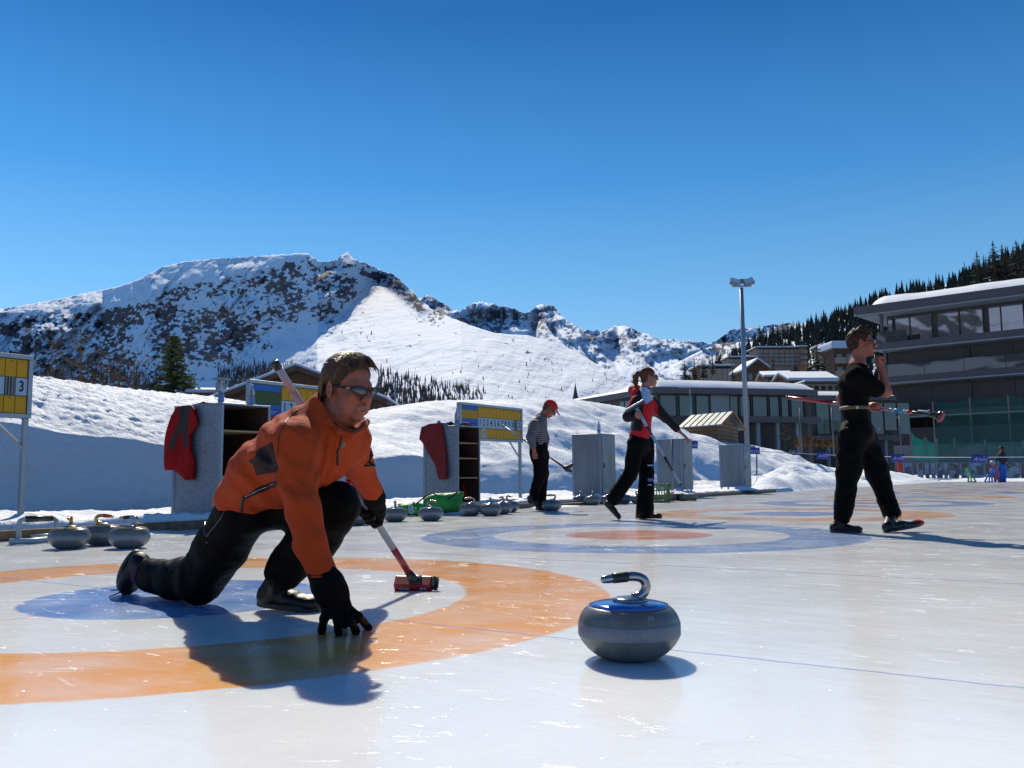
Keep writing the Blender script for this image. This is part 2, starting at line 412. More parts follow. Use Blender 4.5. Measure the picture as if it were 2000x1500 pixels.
def make_snow_material(name, col=(.86, .88, .905), b1=.05, s1=9.0, b2=.012, s2=55.0, dirt=0.0, sss=False):
    m, nt, b = new_mat(name); N = NT(nt); geo = N.n('ShaderNodeNewGeometry'); pos = geo.outputs['Position']
    v = N.noise(pos, 1.3, 4, .6)
    c = N.mix(N.mapr(v, .3, .7), tuple(x*.94 for x in col), col)
    if dirt:
        dn = N.noise(N.mapping(pos, rot=(0, 0, -LANE_ROT), scale=(1, 5, 3)), 2.4, 6, .72)
        c = N.mix(N.mapr(dn, .56, .68, 0, dirt), c, (.20, .17, .14))
    N.l(c, b.inputs['Base Color']); b.inputs['Roughness'].default_value = .75; b.inputs['Specular IOR Level'].default_value = .25
    h = N.math('ADD', N.math('MULTIPLY', N.noise(pos, s1, 5, .62), b1), N.math('MULTIPLY', N.noise(pos, s2, 3, .6), b2))
    N.l(N.bump(h, 1.0, 1.0), b.inputs['Normal'])
    return m
M_SNOW = make_snow_material('snow'); M_SNOWD = make_snow_material('trodden_snow', dirt=.85, b1=.03)
M_ROOFSNOW = make_snow_material('roof_snow', b1=.03, s1=1.3, b2=.004, s2=9)
M_WOOD = mat('grey_wood', (.16, .105, .065), .75, var=.35, vscale=14, bump=.004, bscale=40)
def grid_obj(name, Pn, material, label=None, kind='structure', attrs=None, smooth=True):
    """Pn: array (r, c, 3)"""
    r, c, _ = Pn.shape; idx = np.arange(r*c).reshape(r, c)
    f = np.stack([idx[:-1, :-1], idx[:-1, 1:], idx[1:, 1:], idx[1:, :-1]], -1).reshape(-1, 4)
    o = mesh_obj(name, Pn.reshape(-1, 3), f, material, smooth=smooth)
    for k, a in (attrs or {}).items():
        at = o.data.attributes.new(k, 'FLOAT', 'POINT'); at.data.foreach_set('value', a.reshape(-1).astype(np.float32))
    if kind: o['kind'] = kind
    if label: o['label'] = label
    return o
# the ice: one sheet
ice = MB(); ice.add([L(a, b_, 0) for a, b_ in ((-14, -60), (52, -60), (52, 4.36), (-14, 4.36))], [(0, 1, 2, 3)])
ice = ice.build('ice_rink', M_ICE, fix=False); ice['kind'] = 'structure'
# the lie of the land round it
def land(X, Y):
    s = (X-O_.x)*U_.x+(Y-O_.y)*U_.y; n = (X-O_.x)*N_.x+(Y-O_.y)*N_.y
    out = np.maximum(np.maximum(n-4.46, s-52.15), 0)         # distance outside the rink
    z = -.03+np.minimum(out/.25, 1)*.11
    z = z+np.where(s > 24, np.clip((n-4.5)/9, 0, 1)*.5, 0)
    z = z+np.clip((Y-34)/60, 0, 1)*.9*np.clip(out/3, 0, 1)*(1-np.clip((X-18)/10, 0, 1))
    lump = fbm(X*.33, Y*.33, 0*X, 4, 31)
    z = z+np.clip(out/1.5, 0, 1)*np.maximum(lump, -.3)*.16*np.clip((s-20)/6, 0, 1)
    # ploughed heaps beyond the last locker
    for (cs, cn, rs, rn_, h) in ((27.0, 5.6, 3.6, 1.0, .38), (31.5, 6.3, 4.2, 1.6, .36), (38, 6.4, 5, 1.0, .2), (47, 6, 5, 1.0, .22), (24.3, 4.95, 1.7, .4, .2), (53.6, 3, .7, 22, .10)):
        d = ((s-cs)/rs)**2+((n-cn)/rn_)**2
        z = z+h*np.exp(-d*1.3)*(1+.35*fbm(X*1.2, Y*1.2, 0*X, 4, 9))
    z = np.where(out <= 0, -.03, z)
    return z
gx = np.concatenate([np.linspace(-9000, -60, 20), np.linspace(-40, 3, 30), np.linspace(3.2, 42, 230), np.linspace(44, 120, 40), np.linspace(140, 9000, 20)])
gy = np.concatenate([np.linspace(-6000, -20, 8), np.linspace(0, 18, 40), np.linspace(18.2, 64, 260), np.linspace(66, 160, 40), np.linspace(180, 9000, 20)])
GX, GY = np.meshgrid(gx, gy); Zg = land(GX, GY)
fx_ = np.clip((np.hypot(GX, GY)-300)/600, 0, 1); Zg = Zg*(1-fx_)-.05*fx_
grid_obj('snow_ground', np.stack([GX, GY, Zg], -1), M_SNOW)
# trodden ledge behind the edge board
ss = np.arange(-6, 24.2, .06); nn = np.concatenate([[4.44, 4.445], np.arange(4.47, 9.4, .07)])
S2, N2 = np.meshgrid(ss, nn)
zl = .105+.02*fbm(S2*2.0, N2*3.0, 0*S2, 4, 3)+.012*fbm(S2*9, N2*12, 0*S2, 3, 5)
zl = zl+.06*np.exp(-((N2-6.3)/.35)**2)*(1+.6*fbm(S2*1.5, N2*2, 0*S2, 3, 12))
zl = zl+.055*np.exp(-((N2-4.52)/.10)**2)*np.clip((7-S2)/3, 0, 1)
zl[0, :] = -.04; zl[1, :] = .10; zl = zl*np.clip((24.1-S2)/.5, 0, 1)**.5
N2 = N2+.03*fbm(S2*1.3, 0*S2, 0*S2+2.2, 3, 8)*(N2 < 5)
XYZ = np.stack([O_.x+U_.x*S2+N_.x*N2, O_.y+U_.y*S2+N_.y*N2, zl], -1)
grid_obj('trodden_path', XYZ, M_SNOWD)
# the high bank of ploughed snow
skp = np.array([(-400, 690), (0, 722), (57, 732), (130, 742), (200, 753), (300, 764), (430, 776), (560, 798), (640, 808), (720, 802), (760, 795), (800, 789), (845, 783), (900, 781), (1000, 781), (1080, 778), (1118, 779), (1176, 788), (1219, 795), (1260, 812), (1300, 832), (1350, 850), (1420, 864), (1470, 870), (1540, 878), (1570, 890), (1600, 905), (1640, 925)], float)
sg = np.concatenate([np.arange(-4, 14, .05), np.arange(14, 24, .075), np.arange(24, 43, .12)])
NCf = lambda s: 9.35+2.6*np.clip((np.asarray(s)-5)/7, 0, 1)
zc = []
for s_ in sg:
    q = L(s_, float(NCf(s_))); px, _ = proj_np(q.x, q.y, 1.9); zc.append(P(px, np.interp(px, skp[:, 0], skp[:, 1]), q.y).z)
zc = np.array(zc); zc = np.maximum(zc, .3)
t = np.concatenate([np.linspace(0, 1, 26), np.linspace(1.02, 2.6, 66), np.linspace(2.65, 4, 16)])
Sg, Tg = np.meshgrid(sg, t); ZC = np.broadcast_to(zc, Sg.shape)
soft = np.clip((Sg-8)/7, 0, 1)
shoulder = 1.02+.16*fbm(Sg*.35, 0*Sg, 0*Sg, 3, 2)-.25*soft+.25*soft*fbm(Sg*.5, 0*Sg, 0*Sg+5, 2, 6); shoulder = np.minimum(shoulder, ZC*.72)
n0 = 7.45+.10*fbm(Sg*.4, 0*Sg, 0*Sg+1, 3, 4)
nsh = n0+.13+.45*soft
a = np.clip(Tg, 0, 1); nA = n0+(nsh-n0)*a**1.6; zA = .02+(shoulder-.02)*a
b_ = np.clip((Tg-1)/1.6, 0, 1); NC = NCf(Sg); nB = nsh+(NC-nsh)*b_; sm = b_*.55+.45*np.sin(b_*np.pi/2); zB = shoulder+(ZC-shoulder)*sm
c_ = np.clip((Tg-2.6)/1.4, 0, 1); NC = NCf(Sg); nC = NC+6*c_; zC = ZC-.02-(ZC-.2)*c_**1.7
Nb = np.where(Tg <= 1, nA, np.where(Tg <= 2.6, nB, nC)); Zb = np.where(Tg <= 1, zA, np.where(Tg <= 2.6, zB, zC))
up = np.clip((Tg-.93)/.25, 0, 1); mid = np.clip((Tg-1.05)/.4, 0, 1)*np.clip((2.6-Tg)/.5, 0, 1)
Zb = Zb+mid*(.12*soft+.03)*fbm(Sg*.55, Nb*.8, 0*Sg, 3, 21)-mid*soft*.13*np.clip(fbm(Sg*.8+3, Nb*1.0, 0*Sg, 2, 33), 0, 1)
lumps = fbm(Sg*11, Nb*11, Zb*11, 3, 40, .65)
Zb = Zb+up*(1-.6*soft)*.017*lumps+up*.016*np.maximum(fbm(Sg*15, Nb*15, Zb*15, 2, 50), -.1)
Nb = Nb-up*(1-.5*soft)*.022*fbm(Sg*13+9, Nb*13, Zb*13, 3, 60)-(1-up)*.025*fbm(Sg*.9, Zb*5, 0*Sg, 4, 70)
XYZ = np.stack([O_.x+U_.x*Sg+N_.x*Nb, O_.y+U_.y*Sg+N_.y*Nb, Zb], -1)
grid_obj('snow_bank', XYZ, make_snow_material('bank_snow', b1=.035, s1=12, b2=.012, s2=40))
# edge boards
def edge_boards():
    spans = [(-3.2, .9), (.95, 4.1), (4.15, 8.3), (8.35, 12.2), (12.25, 16.3), (16.35, 20.4), (20.45, 22.3)]
    lab = ['brown edge board behind the white tubular frame', 'brown edge board running between the yellow-topped stones and the first locker', 'brown edge board passing behind the kneeling man', 'edge board under the open locker with the maroon jacket', 'edge board beside the man in the plaid shirt', 'edge board in front of the second closed grey locker', 'edge board in front of the farthest grey locker']
    for (a, b), l in zip(spans, lab):
        m = MB(); z = .085+random.uniform(-.01, .01); w = random.uniform(-.015, .015)
        m.lbox(a, b, 4.37+w, 4.42+w, .002, z)
        if 12 > a > 8: m.lbox(a+1.8, b-.4, 4.22, 4.33, .002, .05)
        tag(m.build('edge_board', M_WOOD, bevel=.006), l, 'board', 'boards along the edge of the ice')
edge_boards()
# ================================================================== mountains and the wooded hill
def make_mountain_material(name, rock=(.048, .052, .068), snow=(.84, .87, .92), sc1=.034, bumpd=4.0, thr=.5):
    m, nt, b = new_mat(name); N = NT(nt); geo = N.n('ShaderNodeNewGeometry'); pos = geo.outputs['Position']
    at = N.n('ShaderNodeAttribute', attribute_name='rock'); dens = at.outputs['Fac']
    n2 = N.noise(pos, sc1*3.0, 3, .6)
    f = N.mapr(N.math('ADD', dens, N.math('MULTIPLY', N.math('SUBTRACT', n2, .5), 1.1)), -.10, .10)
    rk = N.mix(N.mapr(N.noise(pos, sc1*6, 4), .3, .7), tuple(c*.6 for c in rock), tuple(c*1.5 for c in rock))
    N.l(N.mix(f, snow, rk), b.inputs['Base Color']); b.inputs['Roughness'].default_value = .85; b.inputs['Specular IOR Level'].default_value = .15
    h = N.math('ADD', N.math('MULTIPLY', N.noise(pos, sc1*1.2, 7, .6), bumpd), N.math('MULTIPLY', f, bumpd*.12))
    N.l(N.bump(h, 1.0, .8), b.inputs['Normal'])
    return m
def terrain(name, px, sky_y, foot_y, Y0, slope, rows, material, lnnoise=None, rock=None, back=True):
    """a hillside described column by column: skyline, foot, how far away the foot lies and how steep it is on the way up"""
    C_ = len(px); tt = np.linspace(0, 1, rows)[:, None]
    py = foot_y[None, :]+(sky_y-foot_y)[None, :]*tt; PX = np.broadcast_to(px[None, :], py.shape)
    _, _, z1 = P_np(PX, py, 1.0); e = z1-HC
    m = np.maximum(slope(PX, py, tt), e+.06)
    g = 1/(m-e); dl = .5*(g[1:]+g[:-1])*(e[1:]-e[:-1])
    ln = np.concatenate([np.zeros((1, C_)), np.cumsum(dl, 0)])+np.log(Y0)[None, :]
    if lnnoise is not None: ln = ln+lnnoise(PX, py, tt)*np.clip(tt/.08, 0, 1)
    Y = np.exp(ln); X, Y, Z = P_np(PX, py, Y)
    rk = rock(PX, py, tt) if rock else np.zeros_like(py)
    if back:
        for k in (1, 2, 3):
            X = np.vstack([X, X[rows-1:rows]*(1+.07*k)]); Y = np.vstack([Y, Y[rows-1:rows]*(1+.07*k)]); Z = np.vstack([Z, Z[rows-1:rows]*(1-.28*k)]); rk = np.vstack([rk, rk[-1:]])
    o = grid_obj(name, np.stack([X, Y, Z], -1), material, attrs={'rock': rk})
    return o, (PX, py, X[:rows], Y[:rows], Z[:rows])
def interp(pts):
    a = np.array(pts, float); return lambda x: np.interp(x, a[:, 0], a[:, 1])
def smooth1(y, w):
    k = np.hanning(w); k /= k.sum(); p = np.pad(y, w//2, mode='edge'); return np.convolve(p, k, 'valid')[:len(y)]
M_MTN = make_mountain_material('mountain_snow_and_rock')
# --- main massif
sk1 = interp([(-1300, 720), (-900, 660), (-500, 640), (-200, 618), (0, 604), (40, 598), (80, 590), (130, 581), (170, 572), (230, 560), (270, 546), (320, 521), (360, 511), (420, 505), (470, 503), (520, 500), (590, 494), (605, 497), (625, 512), (652, 510), (664, 502), (680, 492), (691, 506), (729, 520), (754, 531), (775, 541), (796, 562), (810, 573), (817, 585), (852, 609), (885, 622), (915, 634), (967, 651), (1030, 655), (1090, 671), (1125, 686), (1177, 718), (1216, 739), (1260, 762), (1300, 785)])
px = np.concatenate([np.arange(-1300, -260, 6.0), np.arange(-260, 1302, 1.8)]); s1 = sk1(px)
jag = fbm(px*.12, 0*px, 0*px, 4, 5)*2.6*np.interp(px, [-300, 330, 560, 800, 900, 1300], [.5, .25, .6, .8, .2, .1]); s1 = s1+jag
brk = interp([(-1300, 880), (-300, 850), (280, 850), (320, 775), (380, 735), (450, 700), (520, 660), (560, 640), (640, 640), (690, 590), (720, 560), (750, 540), (800, 560), (900, 600), (1300, 700)])
_xs = np.arange(-1400, 1420, 2.0); _sks = smooth1(sk1(_xs), 61); _brs = smooth1(brk(_xs), 81)
def slope1(X, y, t):
    top = np.interp(X, _xs, _sks); b = np.interp(X, _xs, _brs)+7*fbm(X*.02, y*.03, 0*X, 2, 77)
    steep = 1/(1+np.exp((y-b)/9))*1.0                      # 1 above the break
    cap = 1/(1+np.exp((y-top-np.interp(X, [-300, 0, 120, 300, 480, 600, 660, 700, 1300], [14, 14, 30, 42, 26, 6, 10, 8, 8]))/4))   # gentle snow cap right under the skyline
    right = np.clip((X-690)/60, 0, 1)
    band = np.clip((X-690)/20, 0, 1)*np.clip((850-X)/60, 0, 1)*(1/(1+np.exp((y-(top+28))/4)))   # shaded rock under the right-hand crest
    m = .33+.86*steep*(1-right)*(1-cap*.75)+.5*band
    return m
def ln1(X, y, t):
    big = fbm((X+y*.9)*.012, (y-X*.25)*.022, 0*X, 3, 11)*.012
    gul = ridged((X+y*.75)*.026, y*.020, 0*X, 4, 15)*.0085
    fine = ridged((X+y*.6)*.075, y*.09, 0*X, 3, 19)*.0030
    left = 1-np.clip((X-640)/140, 0, 1)*.78
    crest = np.exp(-((X-740)/75)**2)*.5
    return big*(.55+.45*left)+gul*np.maximum(left, crest)+fine*np.maximum(left, crest)
def rockmask(X, y, dens, f=1.0, sd=5):
    u = X+y*.35; v = y-X*.12
    n_ = fbm(u*.040*f, v*.062*f, 0*X, 2, 300+sd, .5)*.42+fbm(u*.13*f, v*.20*f, 0*X, 3, 340+sd, .75)*.62
    return np.where(dens > .05, n_+(dens-.72)*1.25, -2)
def rock1(X, y, t):
    top = sk1(X); d = y-top
    capw = np.interp(X, [-300, 0, 120, 300, 480, 560, 620, 700, 1300], [16, 16, 26, 42, 30, 6, 4, 4, 4])
    r = np.clip((d-capw)/14, 0, 1)*.95
    r *= 1-np.clip((y-(brk(X)-12))/20, 0, 1)*.85
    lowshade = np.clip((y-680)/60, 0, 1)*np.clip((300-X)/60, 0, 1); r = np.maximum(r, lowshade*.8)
    r = r*(.74+.30*fbm(X*.018, y*.022, 0*X, 3, 91))
    right = np.clip((X-668-(y-500)*.32)/26, 0, 1)
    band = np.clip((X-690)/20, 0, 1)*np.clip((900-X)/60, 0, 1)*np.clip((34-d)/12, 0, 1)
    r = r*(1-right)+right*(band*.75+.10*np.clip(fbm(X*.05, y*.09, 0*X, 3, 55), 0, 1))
    r = r-.25*np.clip((y-600)/40, 0, 1)*np.clip((X-300)/60, 0, 1)*np.clip(1-abs(X-610)/90, 0, 1)
    return rockmask(X, y, r)
Y0 = np.interp(px, [-300, 200, 420, 620, 900, 1300], [1500, 1450, 800, 450, 380, 480])
mtn, T1 = terrain('mountain', px, s1, np.full_like(px, 950.), Y0, slope1, 330, M_MTN, ln1, rock1)
# --- second range
sk2 = interp([(780, 600), (824, 582), (838, 578), (859, 588), (885, 606), (897, 609), (917, 594), (936, 589), (964, 595), (1002, 602), (1027, 613), (1045, 602), (1058, 594), (1083, 599), (1100, 620), (1132, 641), (1167, 648), (1191, 641), (1216, 634), (1233, 641), (1265, 655), (1286, 662), (1319, 664), (1385, 670), (1400, 665), (1418, 649), (1445, 641), (1480, 639), (1550, 630), (1700, 640)])
px2 = np.arange(780, 1700, 2.0); s2_ = sk2(px2)+fbm(px2*.15, 0*px2, 0*px2, 4, 25)*2.4
def ln2(X, y, t): return fbm((X+y*.6)*.014, y*.03, 0*X, 3, 41)*.018+ridged((X-y*.7)*.028, y*.02, 0*X, 4, 45)*.012+ridged(X*.09, y*.08, 0*X, 3, 49)*.003
def slope2(X, y, t):
    top = sk2(X); return .36+.5*(1/(1+np.exp((y-top-60)/9)))*(1-np.clip((X-1130)/60, 0, 1)*.45)*(1-.8*np.exp(-((X-1048)/16)**2))*(1-.8*np.exp(-((X-1207)/14)**2))
def rock2(X, y, t):
    d = y-sk2(X); return rockmask(X, y, .10+np.clip(1-(d-75)/30, 0, 1)*(.52+.25*fbm(X*.03, y*.04, 0*X, 3, 71))*np.interp(X, [780, 1100, 1180, 1390, 1420, 1500], [1, 1, .7, .6, 1.1, 1.1])*(1-.9*np.exp(-((X-1046)/12)**2)*(d < 22)), 1.3, 9)
terrain('far_mountain', px2, s2_, np.full_like(px2, 940.), np.full_like(px2, 2000.), slope2, 150, make_mountain_material('hazed_far_snow_and_rock', (.13, .155, .21), (.80, .86, .95), sc1=.019, bumpd=7), ln2, rock2)  # air haze put into the colour: far rock made paler and bluer
# --- white flank closing the valley on the right
sk3 = interp([(1180, 770), (1230, 752), (1270, 738), (1310, 716), (1350, 694), (1380, 680), (1400, 672), (1430, 668), (1500, 668), (1700, 668)])
px3 = np.arange(1180, 1700, 3.0)
def rock3(X, y, t): return rockmask(X, y, np.clip((X-1330)/60, 0, 1)*.72*(.8+.5*fbm(X*.03, y*.05, 0*X, 3, 81)), 1.4, 3)
terrain('valley_flank', px3, sk3(px3), np.full_like(px3, 940.), np.full_like(px3, 1100.), lambda X, y, t: .34+0*X, 80, M_MTN, lambda X, y, t: ridged((X-y)*.03, y*.03, 0*X, 4, 61)*.02, rock3)
# --- wooded hill on the right
sk4 = interp([(1290, 800), (1320, 770), (1345, 748), (1370, 735), (1400, 712), (1440, 690), (1480, 668), (1520, 655), (1560, 645), (1600, 631), (1650, 612), (1700, 592), (1750, 577), (1800, 568), (1850, 555), (1900, 535), (1950, 513), (2000, 490), (2100, 450), (2300, 380)])
px4 = np.arange(1290, 2300, 5.0)
Y04 = np.interp(px4, [1290, 1400, 1600, 2000, 2300], [330, 210, 150, 118, 110])
def slope4(X, y, t): return .30+.08*np.clip((X-1500)/500, 0, 1)
hill, T4 = terrain('wooded_hill', px4, sk4(px4), np.full_like(px4, 950.), Y04, slope4, 90, M_SNOW, lambda X, y, t: fbm(X*.01, y*.02, 0*X, 3, 8)*.03, None)
# --- mountain standing behind the photographer, seen only as a reflection in the windows
pb = np.linspace(-1, 1, 160); tb = np.linspace(0, 1, 90)[:, None]
ridge_h = 400+130*fbm(pb*3, 0*pb, 0*pb, 4, 6)+np.interp(pb, [-1, -.4, .1, .5, 1], [-60, 120, -80, 160, 0])
Xb = -900+pb[None, :]*1800*.6; Yb = -500-pb[None, :]*1800*.75
dirx, diry = -.79, -.6
base = 350+tb*1150*(1+.1*fbm(pb[None, :]*6, tb*4, 0*tb, 3, 2)); Zb2 = ridge_h[None, :]*(tb**1.1)*(1+.10*ridged(pb[None, :]*14, tb*7, 0*tb, 4, 3))
grid_obj('opposite_mountain', np.stack([Xb*.3+dirx*base+0*tb+pb[None, :]*700, Yb*.3+diry*base-pb[None, :]*900, Zb2], -1), M_MTN, attrs={'rock': .05+.9*fbm(pb[None, :]*22, tb*14, 0*tb, 5, 4, .65)})
# ================================================================== buildings, trees and poles behind the rink
def glass_mat(name, tint=(.03, .05, .05), rough=.02, spec=1.0, alpha=None, refl=1.9):
    m, nt, b = new_mat(name); N = NT(nt); geo = N.n('ShaderNodeNewGeometry')
    b.inputs['Base Color'].default_value = (*tint, 1); b.inputs['Roughness'].default_value = rough
    b.inputs['Specular IOR Level'].default_value = spec; b.inputs['IOR'].default_value = refl
    if alpha is not None: b.inputs['Alpha'].default_value = alpha
    return m
M_GLASS = glass_mat('window_glass', (.02, .045, .045), refl=3.6); M_GLASS2 = glass_mat('dark_window_glass', (.015, .018, .018), refl=1.6)
M_BALGL = glass_mat('balcony_glass', (.03, .05, .05), refl=2.0, alpha=.75)
M_DARK = mat('anthracite_cladding', (.028, .027, .032), .55, var=.2, vscale=.6)
M_DARK2 = mat('anthracite_fascia', (.045, .045, .060), .45, var=.08, vscale=.5)
M_WHITE = mat('white_soffit', (.62, .60, .57), .8, var=.05)
M_CONC = mat('concrete', (.30, .31, .30), .85, var=.15, vscale=1.5)
M_STEEL = mat('galvanised_post', (.32, .35, .38), .45, .6, var=.15)
M_BROWN = mat('brown_larch_boards', (.045, .025, .018), .8, var=.35, vscale=3)
M_BRICK = mat('terracotta_render', (.34, .125, .065), .85, var=.15, vscale=.4)
M_BEIGE = mat('beige_render', (.22, .19, .16), .85, var=.15, vscale=.4)
class Facade:
    def __init__(s, p0, t):
        s.p0 = Vector(p0); s.t = Vector(t).normalized(); s.n = Vector((s.t.y, -s.t.x, 0))
        if s.n.dot(Vector((0, 0, 0))-s.p0) < 0: s.n = -s.n
    def at(s, px, py, d=0.0):
        r = ray(px, py); o = Vector((0, 0, HC)); q = s.p0+s.n*d
        k = (q-o).dot(s.n)/r.dot(s.n); p = o+r*k
        return (p-s.p0).dot(s.t), p.z
    def pt(s, a, z, d=0.0): return Vector((s.p0.x, s.p0.y, 0))+s.t*a+s.n*d+Vector((0, 0, z))
    def box(s, mb, a0, a1, z0, z1, d0, d1):
        vs = [s.pt(a, z, d) for z in (z0, z1) for a, d in ((a0, d0), (a1, d0), (a1, d1), (a0, d1))]
        mb.add(vs, [(0, 1, 2, 3), (7, 6, 5, 4), (4, 5, 1, 0), (5, 6, 2, 1), (6, 7, 3, 2), (7, 4, 0, 3)]); return mb
def snow_slab(f, a0, a1, z, th, d0, d1, name, parent, na=40, nd=10):
    """a rounded blanket of snow"""
    aa = np.linspace(a0, a1, na); dd = np.linspace(d0, d1, nd); A, D = np.meshgrid(aa, dd)
    ea = np.minimum(A-a0, a1-A); ed = np.minimum(D-d0, d1-D); e = np.minimum(ea, ed)
    Z = z+th*np.clip(e/(th*1.2), 0, 1)**.4*(1+.10*fbm(A*.25, D*.25, 0*A, 3, 3))+np.where(e <= 0, -.04, 0)
    Q = np.stack([f.p0.x+f.t.x*A+f.n.x*D, f.p0.y+f.t.y*A+f.n.y*D, Z], -1)
    idx = np.arange(na*nd).reshape(nd, na); fs = np.stack([idx[:-1, :-1], idx[:-1, 1:], idx[1:, 1:], idx[1:, :-1]], -1).reshape(-1, 4)
    return mesh_obj(name, Q.reshape(-1, 3), fs, M_ROOFSNOW, parent, True)
# --- the big modern block on the right
def big_block():
    f = Facade((32.95, 76.8, 0), (.747, -.664, 0)); S = lambda px, py, d=0: f.at(px, py, d)[0]; Z = lambda px, py, d=0: f.at(px, py, d)[1]
    e = empty('apartment_building', f.pt(6, 0), 'large modern anthracite apartment block with long balconies and snow on its flat roof', 'building')
    R = 22.0
    zr1, zr0 = Z(1850, 578), Z(1850, 594)      # roof fascia
    z1t, z1b = Z(1850, 657), Z(1850, 670); z2t, z2b = Z(1850, 727), Z(1850, 739); z3t, z3b = Z(1850, 799), Z(1850, 809)
    sl_ = S(1707, 640); rl = S(1671, 603)
    m = MB(); f.box(m, sl_+.6, R, 0.0, z1b, -12, -1.5); f.box(m, sl_+1.6, R, z1t, zr0, -12, -1.9); m.build('wall', M_DARK, e)
    m = MB(); f.box(m, rl, R, zr0, zr1, -14, .5); m.build('roof', M_DARK2, e)
    m = MB(); f.box(m, rl+.15, R, zr0-.12, zr0-.003, -13.8, .3); m.build('soffit', M_WHITE, e)
    snow_slab(f, rl+.9, R, zr1, .95, -13.5, -.1, 'roof_snow', e, 60, 12)
    for zt, zb_, s0 in ((z1t, z1b, sl_), (z2t, z2b, S(1712, 742)), (z3t, z3b, S(1712, 812))):
        m = MB(); f.box(m, s0, R, zb_, zt, -1.6, .1); b = m.build('balcony_slab', M_DARK2, e)
        m = MB(); f.box(m, s0+.05, R, zb_-.10, zb_-.003, -1.6, 0.04); m.build('soffit', M_WHITE, b)
    # top floor windows
    for a, b_ in ((1735, 1776), (1779, 1820), (1832, 1873), (1877, 1920), (1933, 1955), (1958, 2000), (2012, 2060)):
        d = -1.85; a0, a1 = S(a, 640, d), S(b_, 640, d); m = MB(); f.box(m, a0, a1, z1t+.03, zr0-.35, -1.95, d); w = m.build('window', M_GLASS, e)
        m = MB()
        f.box(m, a0-.06, a0, z1t, zr0-.33, -1.95, d+.05); f.box(m, a1, a1+.06, z1t, zr0-.33, -1.95, d+.05); f.box(m, a0-.06, a1+.06, zr0-.33, zr0-.15, -1.95, d+.05)
        m.build('frame', M_DARK, w)
    # set-forward dark wall piece on top floor, shutters with joints below, glass balustrades
    for lev, (zt, zb_, ztop) in enumerate(((z2t, z2b, z1b), (z3t, z3b, z2b))):
        s0 = S(1722, 700); n = 7
        for k in range(n):
            a0 = s0+.4+k*(R-s0)/n; m = MB(); f.box(m, a0, a0+(R-s0)/n-.05, zt+.02, ztop-.35, -1.55, -1.40+.07*(k % 2)); m.build('shutter', M_DARK, e)
        if lev == 0:
            for k in range(6):
                a0 = S(1733, 720)+k*3.1; m = MB(); f.box(m, a0, a0+3.06, zt+.02, zt+1.06, -.02, .012); m.build('balustrade', M_BALGL, e)
    for k in range(5):
        a0 = S(1712, 655)+k*2.6; m = MB(); f.box(m, a0, a0+2.56, z1t+.02, z1t+1.0, -.02, .012)
        if k < 1: m.build('balustrade', M_BALGL, e)
    for px_, zt, zb_ in ((1718, zr0, z1t), (1722, z1b-.1, z2t), (1724, z2b-.1, z3t), (1724, z3b-.1, .3)):
        a = S(px_, 640); m = MB(); f.box(m, a, a+.22, zb_, zt-.01, -.35, -.1); m.build('column', M_DARK2, e)
    m = MB(); f.box(m, S(1712, 850), S(1731, 850), .3, z3b-.11, -1.5, -.5); m.build('wall_panel', M_CONC, e)
    # ground floor: windows and slatted fence, plinth
    for a, b_ in ((1735, 1750), (1753, 1775), (1780, 1806), (1812, 1835)):
        m = MB(); f.box(m, S(a, 830, -1.4), S(b_, 830, -1.4), Z(1780, 838), Z(1780, 817), -1.6, -1.4); m.build('window', M_GLASS2, e)
    M_SLAT = mat('slatted_screen', (.05, .045, .055), .6)
    m = MB(); zt = Z(1780, 836); zb_ = Z(1780, 869); n = 9
    for k in range(n): f.box(m, S(1726, 850), R, zb_+(zt-zb_)*k/n, zb_+(zt-zb_)*(k+.86)/n, .3, .36)
    m.build('slatted_screen', M_SLAT, e)
    m = MB(); f.box(m, S(1728, 874), R, .0, zb_-.02, .28, .5); m.build('plinth', M_CONC, e)
    m = MB(); f.box(m, rl+.3, rl+1.9, zr0-.2, zr0-.125, -1.6, -.1); m.build('soffit_light', M_STEEL, e)
big_block()
